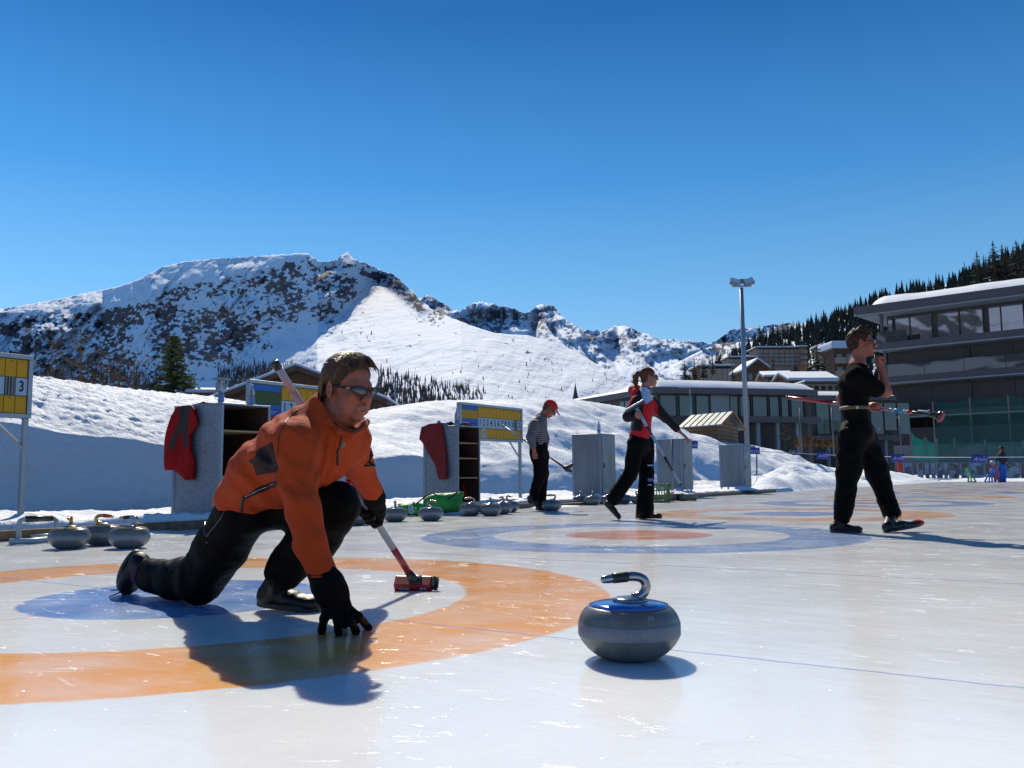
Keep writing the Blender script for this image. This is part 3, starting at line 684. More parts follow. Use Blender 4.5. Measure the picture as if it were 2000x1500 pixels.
# --- the long low pavilion
def pavilion():
    M_GLASS = glass_mat('tinted_window_glass', (.03, .055, .052), refl=1.55)
    c0 = P(1287, 800, 60); f = Facade((c0.x, c0.y, 0), (.967, .257, 0)); g = Facade((c0.x, c0.y, 0), (-5.5, 12, 0))
    e = empty('low_building', (c0.x+4, c0.y+1, 0), 'long low glazed building with a thick layer of snow on its flat roof', 'building')
    Z = lambda px, py: f.at(px, py)[1]; S = lambda px, py: f.at(px, py)[0]
    zt, zb_ = Z(1300, 757), Z(1300, 769); end = S(1580, 770)
    m = MB(); f.box(m, 0, end, .5, zb_, -9, -.3); m.build('wall', M_DARK, e)
    m = MB(); f.box(m, -.6, end+.4, zb_, zt, -9, .5); m.build('roof', M_DARK2, e)
    snow_slab(f, -.5, end+.3, zt, .58, -8.8, .42, 'roof_snow', e, 70, 14)
    for a, b_, mt in ((1291, 1325, M_GLASS2), (1329, 1358, M_GLASS), (1362, 1389, M_GLASS), (1428, 1446, M_GLASS2), (1448, 1470, M_GLASS2), (1473, 1503, M_GLASS), (1506, 1526, M_GLASS), (1529, 1545, M_GLASS2), (1548, 1574, M_GLASS2)):
        m = MB(); f.box(m, S(a, 790)+.05, S(b_, 790)-.05, Z(1400, 812), zb_-.1, -.3, -.22); w = m.build('window', mt, e)
        m = MB(); f.box(m, S(b_, 790)-.05, S(b_, 790)+.03, Z(1400, 812), zb_-.1, -.3, -.12); m.build('frame', M_DARK, w)
    m = MB(); f.box(m, S(1391, 790), S(1427, 790), Z(1400, 826), zb_-.02, -.3, -.18); m.build('wall_panel', M_CONC, e)
    m = MB(); f.box(m, S(1440, 820), end+.2, Z(1500, 827), Z(1500, 815), -.4, 1.0); m.build('balcony_slab', M_DARK2, e)
    for k in range(3):
        m = MB(); a = S(1470+k*38, 850); f.box(m, a, a+.25, .4, Z(1500, 827), .4, .6); m.build('column', M_CONC, e)
    m = MB(); f.box(m, S(1455, 850), S(1560, 850), .8, 2.2, -.3, -.25); m.build('window', M_GLASS2, e)
    # receding left wing
    s1_ = g.at(1108, 785)[0]; m = MB(); g.box(m, .2, s1_, .5, zb_, -9, -.3); m.build('wall', M_DARK, e)
    m = MB(); g.box(m, 0, s1_, zb_-.002, zt-.003, -9.4, .5); m.build('roof', M_DARK2, e)
    snow_slab(g, .1, s1_-.1, zt-.003, .34, -9.3, .44, 'roof_snow', e, 60, 12)
    for a, b_ in ((1206, 1214), (1216, 1232), (1250, 1268)):
        m = MB(); g.box(m, g.at(b_, 790)[0], g.at(a, 790)[0], Z(1300, 812), zb_-.15, -.3, -.2); m.build('window', M_GLASS, e)
    # farther wing between the pavilion and the block
    c1 = P(1588, 800, 68); h = Facade((c1.x, c1.y, 0), (.985, .17, 0)); e2 = empty('glazed_wing', (c1.x+3, c1.y+1, 0), 'low dark glazed wing between the long pavilion and the tall block', 'building')
    z1_ = h.at(1610, 773)[1]; z0_ = h.at(1610, 782)[1]; en = h.at(1745, 780)[0]
    m = MB(); h.box(m, 0, en, .3, z0_, -6, -.3); m.build('wall', M_DARK, e2)
    m = MB(); h.box(m, -.3, en, z0_, z1_, -6, .4); m.build('roof', M_DARK2, e2)
    snow_slab(h, -.2, en, z1_, .38, -5.8, .35, 'roof_snow', e2, 30, 10)
    for k in range(7):
        a = .4+k*1.15; m = MB(); h.box(m, a, a+1.0, z0_-2.6+.3*(k % 2), z0_-.15, -.3, -.22); m.build('window', M_GLASS if k % 3 == 0 else M_GLASS2, e2)
    m = MB(); h.box(m, 0, en, z0_-3.1, z0_-2.75, -.4, .9); m.build('balcony_slab', M_DARK2, e2)
    for k in range(3):
        a = .8+k*2.4; m = MB(); h.box(m, a, a+.2, .2, z0_-3.1, .3, .5); m.build('column', M_CONC, e2)
pavilion()
# --- gabled and boxy houses further up the slope
def gable_house(name, label, pxl, pxr, eave_y, ridge_y, foot_y, Y, wallm, yaw=0.0, ridge_along=True, snow=.35, nwin=3, rows=1, depth=8.0, overhang=.6, group=None):
    a = P(pxl, eave_y, Y); b = P(pxr, eave_y, Y); w = (b-a).length; c = (a+b)/2
    zf = P((pxl+pxr)/2, foot_y, Y).z; ze = c.z; zr = P((pxl+pxr)/2, ridge_y, Y).z
    e = empty(name, (c.x, c.y, zf), label, 'house' if 'chalet' in name else 'building', group, yaw); M = W(e)
    T = lambda x, y, z: M @ Vector((x, y, z-zf))
    m = MB(); h = w/2; zf2 = zf-4
    if zr <= ze+.01:
        m.add([T(x, y, z) for z in (zf2, ze) for x, y in ((-h, 0), (h, 0), (h, depth), (-h, depth))], [(0, 1, 2, 3), (7, 6, 5, 4), (4, 5, 1, 0), (5, 6, 2, 1), (6, 7, 3, 2), (7, 4, 0, 3)]); m.build('wall', wallm, e)
        o = overhang; m = MB(); m.add([T(x, y, z) for z in (ze, ze+.25) for x, y in ((-h-o, -o), (h+o, -o), (h+o, depth+o), (-h-o, depth+o))], [(0, 1, 2, 3), (7, 6, 5, 4), (4, 5, 1, 0), (5, 6, 2, 1), (6, 7, 3, 2), (7, 4, 0, 3)]); rf = m.build('roof', M_BROWN, e)
        fz = Facade((0, 0, 0), (1, 0, 0)); m = MB(); m.add([T(x, y, z) for z, k in ((ze+.25, 1), (ze+.25+snow*.7, 1), (ze+.25+snow, .96)) for x, y in (((-h-o)*k, -o), ((h+o)*k, -o), ((h+o)*k, depth+o), ((-h-o)*k, depth+o))], [(0, 1, 2, 3), (11, 10, 9, 8)]+[(i*4+j, i*4+(j+1) % 4, i*4+4+(j+1) % 4, i*4+4+j) for i in (0, 1) for j in range(4)]); m.build('snow_layer', M_ROOFSNOW, rf, bevel=.1)
    else:
        o = overhang
        if ridge_along:      # ridge runs left-right
            m.add([T(-h, 0, zf2), T(h, 0, zf2), T(h, depth, zf2), T(-h, depth, zf2), T(-h, 0, ze), T(h, 0, ze), T(h, depth, ze), T(-h, depth, ze), T(-h, depth/2, zr), T(h, depth/2, zr)],
                  [(0, 1, 5, 4), (1, 2, 6, 9, 5), (2, 3, 7, 6), (3, 0, 4, 8, 7), (4, 5, 9, 8), (6, 7, 8, 9)])
            prof = [(-o, ze-o*(zr-ze)/(depth/2)), (depth/2, zr), (depth+o, ze-o*(zr-ze)/(depth/2))]; rr = lambda u, t: (u, t)
            ends = (-h-o, h+o); mk = lambda u, y, z: T(u, y, z)
        else:                # gable towards the viewer
            m.add([T(-h, 0, zf2), T(h, 0, zf2), T(h, depth, zf2), T(-h, depth, zf2), T(-h, 0, ze), T(h, 0, ze), T(h, depth, ze), T(-h, depth, ze), T(0, 0, zr), T(0, depth, zr)],
                  [(0, 1, 5, 8, 4), (1, 2, 6, 5), (2, 3, 7, 9, 6), (3, 0, 4, 7), (4, 8, 9, 7), (5, 6, 9, 8)])
            prof = [(-h-o, ze-o*(zr-ze)/h), (0, zr), (h+o, ze-o*(zr-ze)/h)]; ends = (-o*1.3, depth+o); mk = lambda u, y, z: T(y, u, z)
        m.build('wall', wallm, e); rf = None
        for nm, mt, t0, t1 in (('roof', M_BROWN, .02, .22), ('snow_layer', M_ROOFSNOW, .225, .225+snow)):
            m = MB(); vs = []
            for u in ends:
                for y, z in prof: vs.append(mk(u, y, z+t0))
                for y, z in prof[::-1]: vs.append(mk(u, y, z+t1))
            m.add(vs, [(0, 1, 4, 5), (1, 2, 3, 4), (11, 10, 7, 6), (10, 9, 8, 7)]+[(i, (i+1) % 6, 6+(i+1) % 6, 6+i) for i in range(6)])
            r = m.build(nm, mt, rf if rf else e, bevel=.12 if nm == 'snow_layer' else 0)
            if rf is None: rf = r
    hh = (ze-zf)
    for r in range(rows):
        for k in range(nwin):
            x = -h+w*(k+.5)/nwin; z = zf+hh*(r+.45)/rows; ww = w/nwin*.55; wh = hh/rows*.5
            m = MB(); m.add([T(x+i*ww/2, j, z+q*wh/2) for j in (-.05, .1) for i, q in ((-1, -1), (1, -1), (1, 1), (-1, 1))], [(0, 1, 2, 3), (7, 6, 5, 4), (4, 5, 1, 0), (5, 6, 2, 1), (6, 7, 3, 2), (7, 4, 0, 3)])
            wd_ = m.build('window', M_GLASS2, e)
            if rows > 1:
                m = MB(); m.add([T(x+i*w/nwin*.46, j, z-wh/2+q) for j in (-1.0, -.06) for i, q in ((-1, -.5), (1, -.5), (1, .45), (-1, .45))], [(0, 1, 2, 3), (7, 6, 5, 4), (4, 5, 1, 0), (5, 6, 2, 1), (6, 7, 3, 2), (7, 4, 0, 3)]); m.build('balcony', M_BEIGE, e)
    return e
gable_house('apartment_building', 'brown apartment building with balcony rows behind the dark firs', 1366, 1428, 718, 718, 748, 165, M_BROWN, .04, nwin=6, rows=3, depth=6)
gable_house('apartment_building', 'long terraced apartment building high on the wooded slope', 1478, 1560, 681, 681, 712, 235, M_BEIGE, .04, nwin=8, rows=4, depth=7)
e_ = gable_house('apartment_building', 'lower stepped part of the terraced apartment building on the slope', 1424, 1476, 700, 700, 715, 232, M_BEIGE, .04, nwin=6, rows=2, depth=6)
gable_house('apartment_building', 'narrow terracotta end block of the terraced building on the slope', 1561, 1575, 679, 679, 712, 234, M_BRICK, .04, nwin=1, rows=3, depth=7, overhang=.3)
gable_house('chalet', 'dark brown chalet with a snowy gable roof just right of the lamp post', 1457, 1500, 722, 706, 748, 135, M_BROWN, .08, False, .35, 3, depth=6)
gable_house('chalet', 'small brown chalet with a snow-covered roof directly above the long pavilion', 1500, 1542, 738, 728, 752, 110, M_BROWN, -.1, True, .3, 4, depth=5)
gable_house('chalet', 'wide brown chalet with sloping snow roof left of the man in black', 1546, 1628, 745, 729, 762, 104, M_BROWN, .05, True, .35, 5, depth=6)
gable_house('chalet', 'pale house under snow at the foot of the wooded slope', 1574, 1642, 750, 750, 765, 98, M_BEIGE, .03, True, .2, 5, overhang=.2, depth=4)
gable_house('chalet', 'dark tower-like house with a thick cushion of snow beside the man in black', 1628, 1668, 684, 684, 735, 140, M_BROWN, .05, True, 1.2, 2, 2, depth=5, overhang=.5)
gable_house('chalet', 'small pale house high on the slope left of the snow-cushioned tower house', 1606, 1626, 678, 678, 702, 200, M_BEIGE, .05, True, .5, 2, 3, depth=5)
gable_house('chalet', 'house with a wide snow-covered gable roof behind the snow bank and the kneeling man', 428, 738, 786, 727, 812, 38, M_BROWN, 0.0, False, .14, 3, depth=9, overhang=.5)
gable_house('chalet', 'low brown house roof with snow peeping over the snow bank left of the first locker', 376, 426, 776, 766, 790, 44, M_BROWN, .2, True, .2, 1, depth=4, overhang=.3)
ch = MB(); c = P(432, 765, 43); ch.box((c.x, c.y, c.z), (.42, .42, .8)); chim = ch.build('chimney', M_CONC); tag(chim, 'square chimney rising behind the water bottles on the first locker', 'chimney')
mm = MB(); mm.box((c.x, c.y, c.z+.62), (.75, .6, .08)); mm.cur = 0; mm.build('chimney_cap', M_STEEL, chim)
for i in (-1, 1):
    mm = MB(); mm.box((c.x+i*.17, c.y, c.z+.49), (.04, .04, .18)); mm.build('cap_support', M_STEEL, chim)
# --- church spire
q = P(1124, 775, 160); sp = empty('church_spire', (q.x, q.y, q.z-6), 'slender dark church spire above the left end of the low roof', 'spire')
M_SPIRE = mat('spire_slate', (.03, .03, .035), .6)
m = MB(); m.lathe((q.x, q.y, q.z-.3), [(.62, 0), (.45, .35), (.12, 2.2), (.03, 2.9)], 8); m.build('roof', M_SPIRE, sp)
m = MB(); m.tube([(q.x, q.y, q.z+2.5), (q.x, q.y, q.z+3.2)], .03, 5); m.build('finial', M_SPIRE, sp)
m = MB(); m.box((q.x, q.y, q.z-3.3), (1.1, 1.1, 6)); m.build('tower', M_BEIGE, sp)
# --- log hut
def hut():
    E1 = P(1410, 831, 40); E0 = P(1322, 838, 41.8); R1 = P(1433, 806, 42.3); R0 = R1+(E0-E1)
    b1 = E1+(R1-E1)*2; b1.z = E1.z; b0 = b1+(E0-E1); zf = .4
    e = empty('log_hut', ((E0.x+b1.x)/2, (E0.y+b1.y)/2, zf), 'small wooden log hut with a ribbed metal roof behind the woman in red', 'hut')
    up_ = Vector((0, 0, .07)); m = MB()
    u = (E1-E0).normalized(); g0 = lambda p, k: p+u*k
    m.prism([E0, E1, R1, R0], up_); m.prism([R0, R1, b1, b0], up_)
    rf = m.build('roof', mat('weathered_metal_roof', (.24, .27, .255), .6, .1, var=.15, vscale=1.2), e)
    for k in range(8):
        a = E0.lerp(E1, k/7); b = R0.lerp(R1, k/7); mm = MB(); mm.tube([a+up_*1.25, b+up_*1.25], .022, 4); mm.build('standing_seam', mat('dark_seam', (.06, .06, .06), .6), rf)
    ins = .35; A = E1.lerp(R1, .14)-u*ins; B = b1.lerp(R1, .14)-u*ins; C = b0.lerp(R0, .14)+u*ins; D = E0.lerp(R0, .14)+u*ins; Ra = R1-u*ins; Rb = R0+u*ins
    lo = lambda p: Vector((p.x, p.y, zf-.4)); d_ = Vector((0, 0, -.06))
    m = MB(); m.add([lo(A), lo(B), lo(C), lo(D), A+d_, B+d_, C+d_, D+d_, Ra+d_, Rb+d_], [(0, 1, 5, 8, 4), (1, 2, 6, 5), (2, 3, 7, 9, 6), (3, 0, 4, 7), (4, 8, 9, 7), (5, 6, 9, 8)])
    mw, nt, b = new_mat('log_wall'); N = NT(nt); geo = N.n('ShaderNodeNewGeometry'); sp2 = N.n('ShaderNodeSeparateXYZ'); N.l(geo.outputs['Position'], sp2.inputs[0])
    wv = N.math('ABSOLUTE', N.math('SINE', N.math('MULTIPLY', sp2.outputs['Z'], 16.0)))
    N.l(N.mix(N.noise(N.mapping(geo.outputs['Position'], scale=(1, 1, 9)), 1.5, 4), (.10, .05, .025), (.32, .20, .12)), b.inputs['Base Color']); N.l(N.bump(wv, .06), b.inputs['Normal']); b.inputs['Roughness'].default_value = .85
    m.build('wall', mw, e)
    mm = MB(); cW = (A+B)/2; n_ = (B-A).normalized(); mm.add([Vector((0, 0, z))+Vector((cW.x, cW.y, 0))+n_*s+u*t for t in (.0, .06) for s, z in ((-.4, .45), (.4, .45), (.4, 2.0), (-.4, 2.0))], [(0, 1, 2, 3), (7, 6, 5, 4), (4, 5, 1, 0), (5, 6, 2, 1), (6, 7, 3, 2), (7, 4, 0, 3)]); mm.build('door', M_BROWN, e)
    for a, b in ((E1, R1), (R1, b1)):
        mm = MB(); mm.tube([a+up_*.4, b+up_*.4], .06, 5); mm.build('barge_board', mat('orange_wood', (.30, .13, .045), .7), e)
hut()
# ------------------------------------------------------------------ trees
def needle_mat(name, c1, c2, sc=3.0):
    m, nt, b = new_mat(name); N = NT(nt); geo = N.n('ShaderNodeNewGeometry'); oi = N.n('ShaderNodeObjectInfo')
    N.l(N.mix(N.mapr(N.noise(geo.outputs['Position'], sc, 4, .7), .35, .65), c1, c2), b.inputs['Base Color']); b.inputs['Roughness'].default_value = .8; b.inputs['Specular IOR Level'].default_value = .2
    return m
M_NEEDLE = needle_mat('dark_fir_needles', (.012, .018, .016), (.035, .045, .035), .6)
M_NEEDLE2 = needle_mat('spruce_needles', (.03, .048, .022), (.13, .15, .06), 5)
M_TRUNK = mat('bark', (.055, .04, .03), .9, var=.3, vscale=6)
def conifer_geo(h, r, whorls, spikes, seed, thin=.5, slope=.25):
    """branch by branch: each branch is a drooping, flattened spray of small faces"""
    rd = random.Random(seed); m = MB(); t = MB()
    t.tube([(0, 0, 0), (0, 0, h*.5), (0, 0, h*.97)], [h*.020, h*.012, h*.003], 6)
    for w in range(whorls):
        f = (w+.3)/whorls; z = h*(.10+.90*f); rr = r*(1-f)**.8*rd.uniform(.75, 1.12)+r*.03; a0 = rd.random()*6.28
        for k in range(spikes):
            a = a0+6.283*k/spikes+rd.uniform(-.3, .3); L_ = rr*rd.uniform(.6, 1.1); wd_ = L_*rd.uniform(.22, .40)+.02*r
            d = Vector((math.cos(a), math.sin(a), 0)); s = Vector((-d.y, d.x, 0)); z0 = z+rd.uniform(-.4, .4)*h/whorls
            p0 = Vector((0, 0, z0+L_*slope*.6)); p1 = d*L_*.55+Vector((0, 0, z0)); p2 = d*L_+Vector((0, 0, z0-L_*slope+L_*.12))
            dr = Vector((0, 0, -L_*.22))
            m.add([p0, p1+s*wd_+dr, p2, p1-s*wd_+dr, p1], [(0, 1, 4), (1, 2, 4), (2, 3, 4), (3, 0, 4)])
    m.lathe((0, 0, h*.93), [(r*.05, 0), (r*.02, h*.05), (.001, h*.09)], 4)
    return m, t
def scatter_pos(T, pxq, t):
    PX, py, X, Y, Z = T; c = np.interp(pxq, PX[0], np.arange(PX.shape[1])); c0 = int(min(c, PX.shape[1]-2)); fc = c-c0; r = t*(PX.shape[0]-1); r0 = int(min(r, PX.shape[0]-2)); fr = r-r0
    g = lambda A: (A[r0, c0]*(1-fc)+A[r0, c0+1]*fc)*(1-fr)+(A[r0+1, c0]*(1-fc)+A[r0+1, c0+1]*fc)*fr
    return Vector((g(X), g(Y), g(Z)))
def tfor(T, pxq, pyq):
    PX, py, *_ = T; c = int(np.clip(np.searchsorted(PX[0], pxq), 0, PX.shape[1]-1)); top, bot = py[-1, c], py[0, c]
    return (pyq-bot)/(top-bot)
# individual firs: the skyline of the wooded hill, and those round the houses
protos = []
for k in range(5):
    m, t = conifer_geo(1.0, [.17, .20, .15, .22, .18][k], 13, 8, 100+k)
    protos.append((m, t))
meshes = []
def fir(loc, h, k, label, group, name='fir_tree', mt=None):
    e = bpy.data.objects.new(name, None); COL.objects.link(e); e.location = loc; e.scale = (h*random.uniform(.85, 1.2),)*2+(h,); e.rotation_euler = (0, 0, random.uniform(0, 6.28)); e.empty_display_size = .1
    tag(e, label, 'tree', group)
    while len(meshes) <= k:
        mm, tt = protos[len(meshes)]; a = mm.build('crown', M_NEEDLE, fix=False); b = tt.build('trunk', M_TRUNK, fix=False); meshes.append((a.data, b.data)); bpy.data.objects.remove(a); bpy.data.objects.remove(b)
    for nm, me in zip(('crown', 'trunk'), meshes[k]):
        o = bpy.data.objects.new(nm, me); COL.objects.link(o); o.parent = e
    return e
skx = [1350.]
while skx[-1] < 1994: skx.append(skx[-1]+random.choice([2.5, 3, 4, 5, 6, 8, 11]))
for i, x in enumerate(skx):
    p = scatter_pos(T4, x, 1.0); hpx = random.choice([6, 9, 11, 13, 16, 19, 23])*random.uniform(.85, 1.1)+(8 if x < 1500 else 0)+(6 if 1880 < x < 1980 else 0)
    p.z -= .5; fir(p, hpx*p.y/F_*1.15, i % 5, 'dark fir on the skyline of the wooded hill', 'firs along the ridge of the wooded hill')
big = [(1345, 745, 38, 'dark fir at the left end of the fir group behind the pavilion roof'), (1331, 747, 34, 'lone dark fir right of the face of the woman in red'), (1357, 748, 46, 'tall dark fir in the group behind the pavilion roof, left of the lamp post'), (1393, 722, 26, 'small fir standing on the snow slope left of the brown apartment building')]
for x, yb, hp, lb in ((1338, 750, 44, 'leftmost tall dark fir behind the snow roof of the pavilion'), (1357, 750, 52, 'tallest dark fir behind the snow roof of the pavilion'), (1374, 735, 36, 'dark fir standing just left of the brown apartment building'), (1392, 728, 34, 'fir in front of the brown apartment building, second from its left end'),
                      (1432, 752, 42, 'dark fir directly left of the lamp post, above the pavilion'), (1462, 722, 30, 'small fir between lamp post and brown chalet'), (1510, 738, 44, 'dark fir right of the lamp post in front of the terraced building'), (1554, 738, 40, 'broad dark fir in front of the terracotta end wall'), (1598, 745, 78, 'tall broad fir standing left of the snow-cushioned tower house'), (1612, 748, 60, 'fir touching the right side of the tall broad fir by the tower house'), (1580, 740, 48, 'fir at the left foot of the tall broad fir')):
    Yd = {1338: 75, 1357: 78, 1374: 120, 1392: 125, 1432: 95, 1462: 150, 1510: 125, 1554: 130, 1598: 120, 1612: 122, 1580: 125}[x]
    p = P(x, yb, Yd); h = hp*1.25*Yd/F_; p.z -= h*.15; t_ = fir(p, h, x % 5, lb, None); t_.scale = (h*1.5, h*1.5, h)
for x, yb, hp, lb in ((1912, 566, 78, 'big fir with an open crown rising above the roof of the tall block'), (1945, 566, 98, 'biggest fir above the roof of the tall block'), (1962, 560, 86, 'big fir at the right of the pair above the roof of the tall block'), (1990, 556, 90, 'big dark fir above the block roof at the right edge of the picture')):
    p = P(x, yb, 120); h = hp*120/F_*1.25; p.z -= h*.2; t_ = fir(p, h, x % 5, lb, None); t_.scale = (h*1.9, h*1.9, h)
# the wood itself
def forest(name, T, n, sel, hpx, label, material, spread=1.0, spikes=5, whorls=6, rad=.19, seed=1):
    rd = random.Random(seed); V = []; Fc = []; k = 0
    for _ in range(n*8):
        if k >= n: break
        x = rd.uniform(*sel['x']); y = rd.uniform(*sel['y'])
        pr = sel['p'](x, y)
        if rd.random() > pr: continue
        t = tfor(T, x, y)
        if not 0.02 < t < .995: continue
        p = scatter_pos(T, x, t); h = rd.uniform(*hpx(x, y) if callable(hpx) else hpx)*p.y/F_; r = h*rad*rd.uniform(.8, 1.2); b = len(V)
        p.z -= h*.05
        for w in range(whorls):
            f = w/whorls; z = h*(.08+.92*f); rr = r*(1-f)+r*.05; a0 = rd.random()*6.28; z1 = z+h/whorls*1.5; i0 = len(V)
            V.append((p.x, p.y, p.z+z1))
            for q in range(spikes*2):
                a = a0+math.pi*q/spikes; r2 = rr*(1.15 if q % 2 == 0 else .55)*rd.uniform(.8, 1.2); V.append((p.x+r2*math.cos(a), p.y+r2*math.sin(a), p.z+z-(.0 if q % 2 else .04*h)))
            for q in range(spikes*2): Fc.append((i0, i0+1+q, i0+1+(q+1) % (spikes*2)))
        k += 1
    o = mesh_obj(name, V, np.array(Fc), material); tag(o, label, 'wood', kind='stuff'); return o
bx = lambda x, y: not (1360 < x < 1580 and 672+(1580-x)*.13 < y < 765) and not (1580 < x < 1670 and 700 < y < 770)
forest('fir_wood', T4, 6500, dict(x=(1335, 2120), y=(470, 800), p=lambda x, y: 1.0 if bx(x, y) and y > sk4(x)+2 else (.30 if y > sk4(x)+2 else 0)), lambda x, y: (12, 32), 'dense dark fir wood covering the hill on the right', M_NEEDLE, seed=4)
M_LARCH = needle_mat('bare_larch_wood', (.05, .038, .036), (.13, .095, .08), .05)
def pl(x, y):
    v = 0
    if 425 < x < 640: v = max(v, np.clip((y-(706+abs(x-520)*.12))/12, 0, 1)*np.clip((640-x)/40, 0, 1)*(.9 if y > 725 else .45))
    if 735 < x < 945: lim = 735+(x-760)*.20; v = max(v, (.95 if y > lim+20 else .35) if y > lim-8 else .0)
    if x < 300: v = max(v, .55*np.clip((y-700)/40, 0, 1)*(1 if fbm(np.array(x*.02), np.array(y*.03), np.array(0.), 2, 3) > -.2 else .1))
    return float(v)
forest('larch_wood', T1, 5200, dict(x=(-420, 950), y=(690, 800), p=pl), (7, 17), 'wood of bare larches and firs at the foot of the white mountain', M_LARCH, spikes=3, whorls=4, rad=.13, seed=9)
def pl2(x, y):
    d = abs((y-(560+(x-660)*.62))-70); v = .12*np.exp(-(d/14)**2) if 660 < x < 860 else 0
    if 820 < x < 1260 and y > 690-(x-820)*.02: v = max(v, .035+.06*(fbm(np.array(x*.03), np.array(y*.05), np.array(0.), 2, 13) > .25))
    if x < 330 and y > 640: v = max(v, .35*(fbm(np.array(x*.025), np.array(y*.03), np.array(0.), 2, 23) > .05))
    return float(v)
forest('scattered_trees', T1, 520, dict(x=(-50, 1260), y=(620, 790), p=pl2), (3, 8), 'tiny scattered trees dotted over the lower mountain slope', M_NEEDLE, spikes=3, whorls=3, rad=.22, seed=19)
# the spruce on the left and the bare larches beside it
def big_spruce():
    base = P(337, 800, 44); base.z = .3; top = P(338, 655, 44).z; h = top-.3
    e = empty('spruce_tree', base, 'green spruce standing behind the snow bank on the left', 'tree')
    rd = random.Random(5); m = MB(); t = MB(); t.tube([base, base+Vector((0, 0, h*.5)), base+Vector((0, 0, h*.98))], [.14, .09, .015], 8); R_ = 2.1
    for w in range(40):
        f = (w+.2)/40; z = h*(.12+.88*f); rr = R_*(1-f)**.72*rd.uniform(.82, 1.1)+.05
        for k in range(12):
            a = rd.random()*6.283; L_ = rr*rd.uniform(.6, 1.12); d = Vector((math.cos(a), math.sin(a), 0)); s = Vector((-d.y, d.x, 0)); z0 = z+rd.uniform(-.1, .1)
            n = max(3, int(L_/.10))
            for q in range(n):               # small needle sprays along the branch
                g_ = (q+.6)/n; c = base+d*L_*g_+Vector((0, 0, z0-.16*L_*g_+.10*L_*g_**3))
                for sd in (-1, 1):
                    ln = rd.uniform(.13, .27)*(1.15-g_*.5); tip = c+s*sd*ln*rd.uniform(.5, 1)+d*ln*.7+Vector((0, 0, rd.uniform(-.09, .03))); wv = Vector((rd.uniform(-1, 1), rd.uniform(-1, 1), rd.uniform(-1, 1))).normalized()*.05
                    m.add([c-wv, c+wv, tip+wv*.6, tip-wv*.6], [(0, 1, 2, 3)])
    m.build('crown', M_NEEDLE2, e, fix=False); t.build('trunk', M_TRUNK, e)
big_spruce()
M_TWIG = mat('larch_twigs', (.10, .065, .04), .9, var=.3)
def bare_larch(px_, ytop, Yd, label, seed, spread=.30, dens=34):
    rd = random.Random(seed); base = P(px_, 800, Yd); base.z = .3; h = P(px_, ytop, Yd).z-.3
    e = empty('larch_tree', base, label, 'tree'); t = MB(); c = MB()
    lean = rd.uniform(-.03, .03)*h; tp = lambda f: base+Vector((lean*f*f, 0, h*f)); t.tube([tp(0), tp(.4), tp(.75), tp(1)], [h*.017, h*.012, h*.006, h*.001], 6)
    for k in range(dens):
        f = .18+.8*rd.random()**.9; a = rd.random()*6.283; L_ = h*spread*(1-f*.8)*rd.uniform(.5, 1.1); d = Vector((math.cos(a), math.sin(a), 0)); p0 = tp(f); p1 = p0+d*L_*.55+Vector((0, 0, L_*.15)); p2 = p0+d*L_+Vector((0, 0, L_*.50))
        c.tube([p0, p1, p2], [.022, .014, .004], 4)
        for q in range(7):
            g_ = rd.uniform(.25, 1); pp = p0.lerp(p2, g_); dd = Vector((rd.uniform(-1, 1), rd.uniform(-1, 1), rd.uniform(-.1, 1))).normalized()
            c.tube([pp, pp+dd*L_*.28], [.010, .003], 3)
    t.build('trunk', M_TWIG, e); c.build('crown', M_TWIG, e, fix=False)
bare_larch(158, 640, 40, 'tall bare larch behind the snow bank, directly right of the leftmost score board', 1, .36, 60)
bare_larch(226, 672, 42, 'thin bare tree standing right beside the black sign on its pole', 2, .30, 26)
bare_larch(100, 660, 46, 'bare larch with thin twigs closest to the leftmost score board', 3, .36, 44)
bare_larch(262, 690, 46, 'short bare larch between the black sign and the green spruce', 4, .3, 34)
bare_larch(190, 678, 48, 'bare larch half hidden behind the tall one left of the black sign', 6, .36, 40)
bare_larch(1532, 828, 57, 'leafless bush-like tree in front of the dark windows of the pavilion', 14, .4, 26)
# brown hedge plants in front of the wing
M_THUJA = needle_mat('bronze_thuja', (.06, .032, .010), (.17, .09, .03), 5)
for k, x in enumerate((1556, 1567, 1580, 1593, 1606, 1619, 1632)):
    b = P(x, 868, 52); h = (18+random.uniform(-4, 5))*52/F_; m = MB(); rd = random.Random(k)
    for q in range(260):
        f = rd.random(); a = rd.random()*6.28; r = .20*(1-f*.75)*rd.random()**.5; c = Vector((b.x+r*math.cos(a), b.y+r*math.sin(a), b.z-.15+f*h)); v = Vector((math.cos(a)*.4, math.sin(a)*.4, 1)).normalized()*.10; w_ = Vector((-math.sin(a), math.cos(a), 0))*.03
        m.add([c-w_, c+w_, c+v], [(0, 1, 2)])
    m.tube([(b.x, b.y, b.z-.3), (b.x, b.y, b.z+h*.6)], .02, 4)
    tag(m.build('thuja_shrub', M_THUJA, fix=False), 'small bronze-brown thuja shrub in the row in front of the glazed wing', 'shrub', 'row of bronze thuja shrubs')
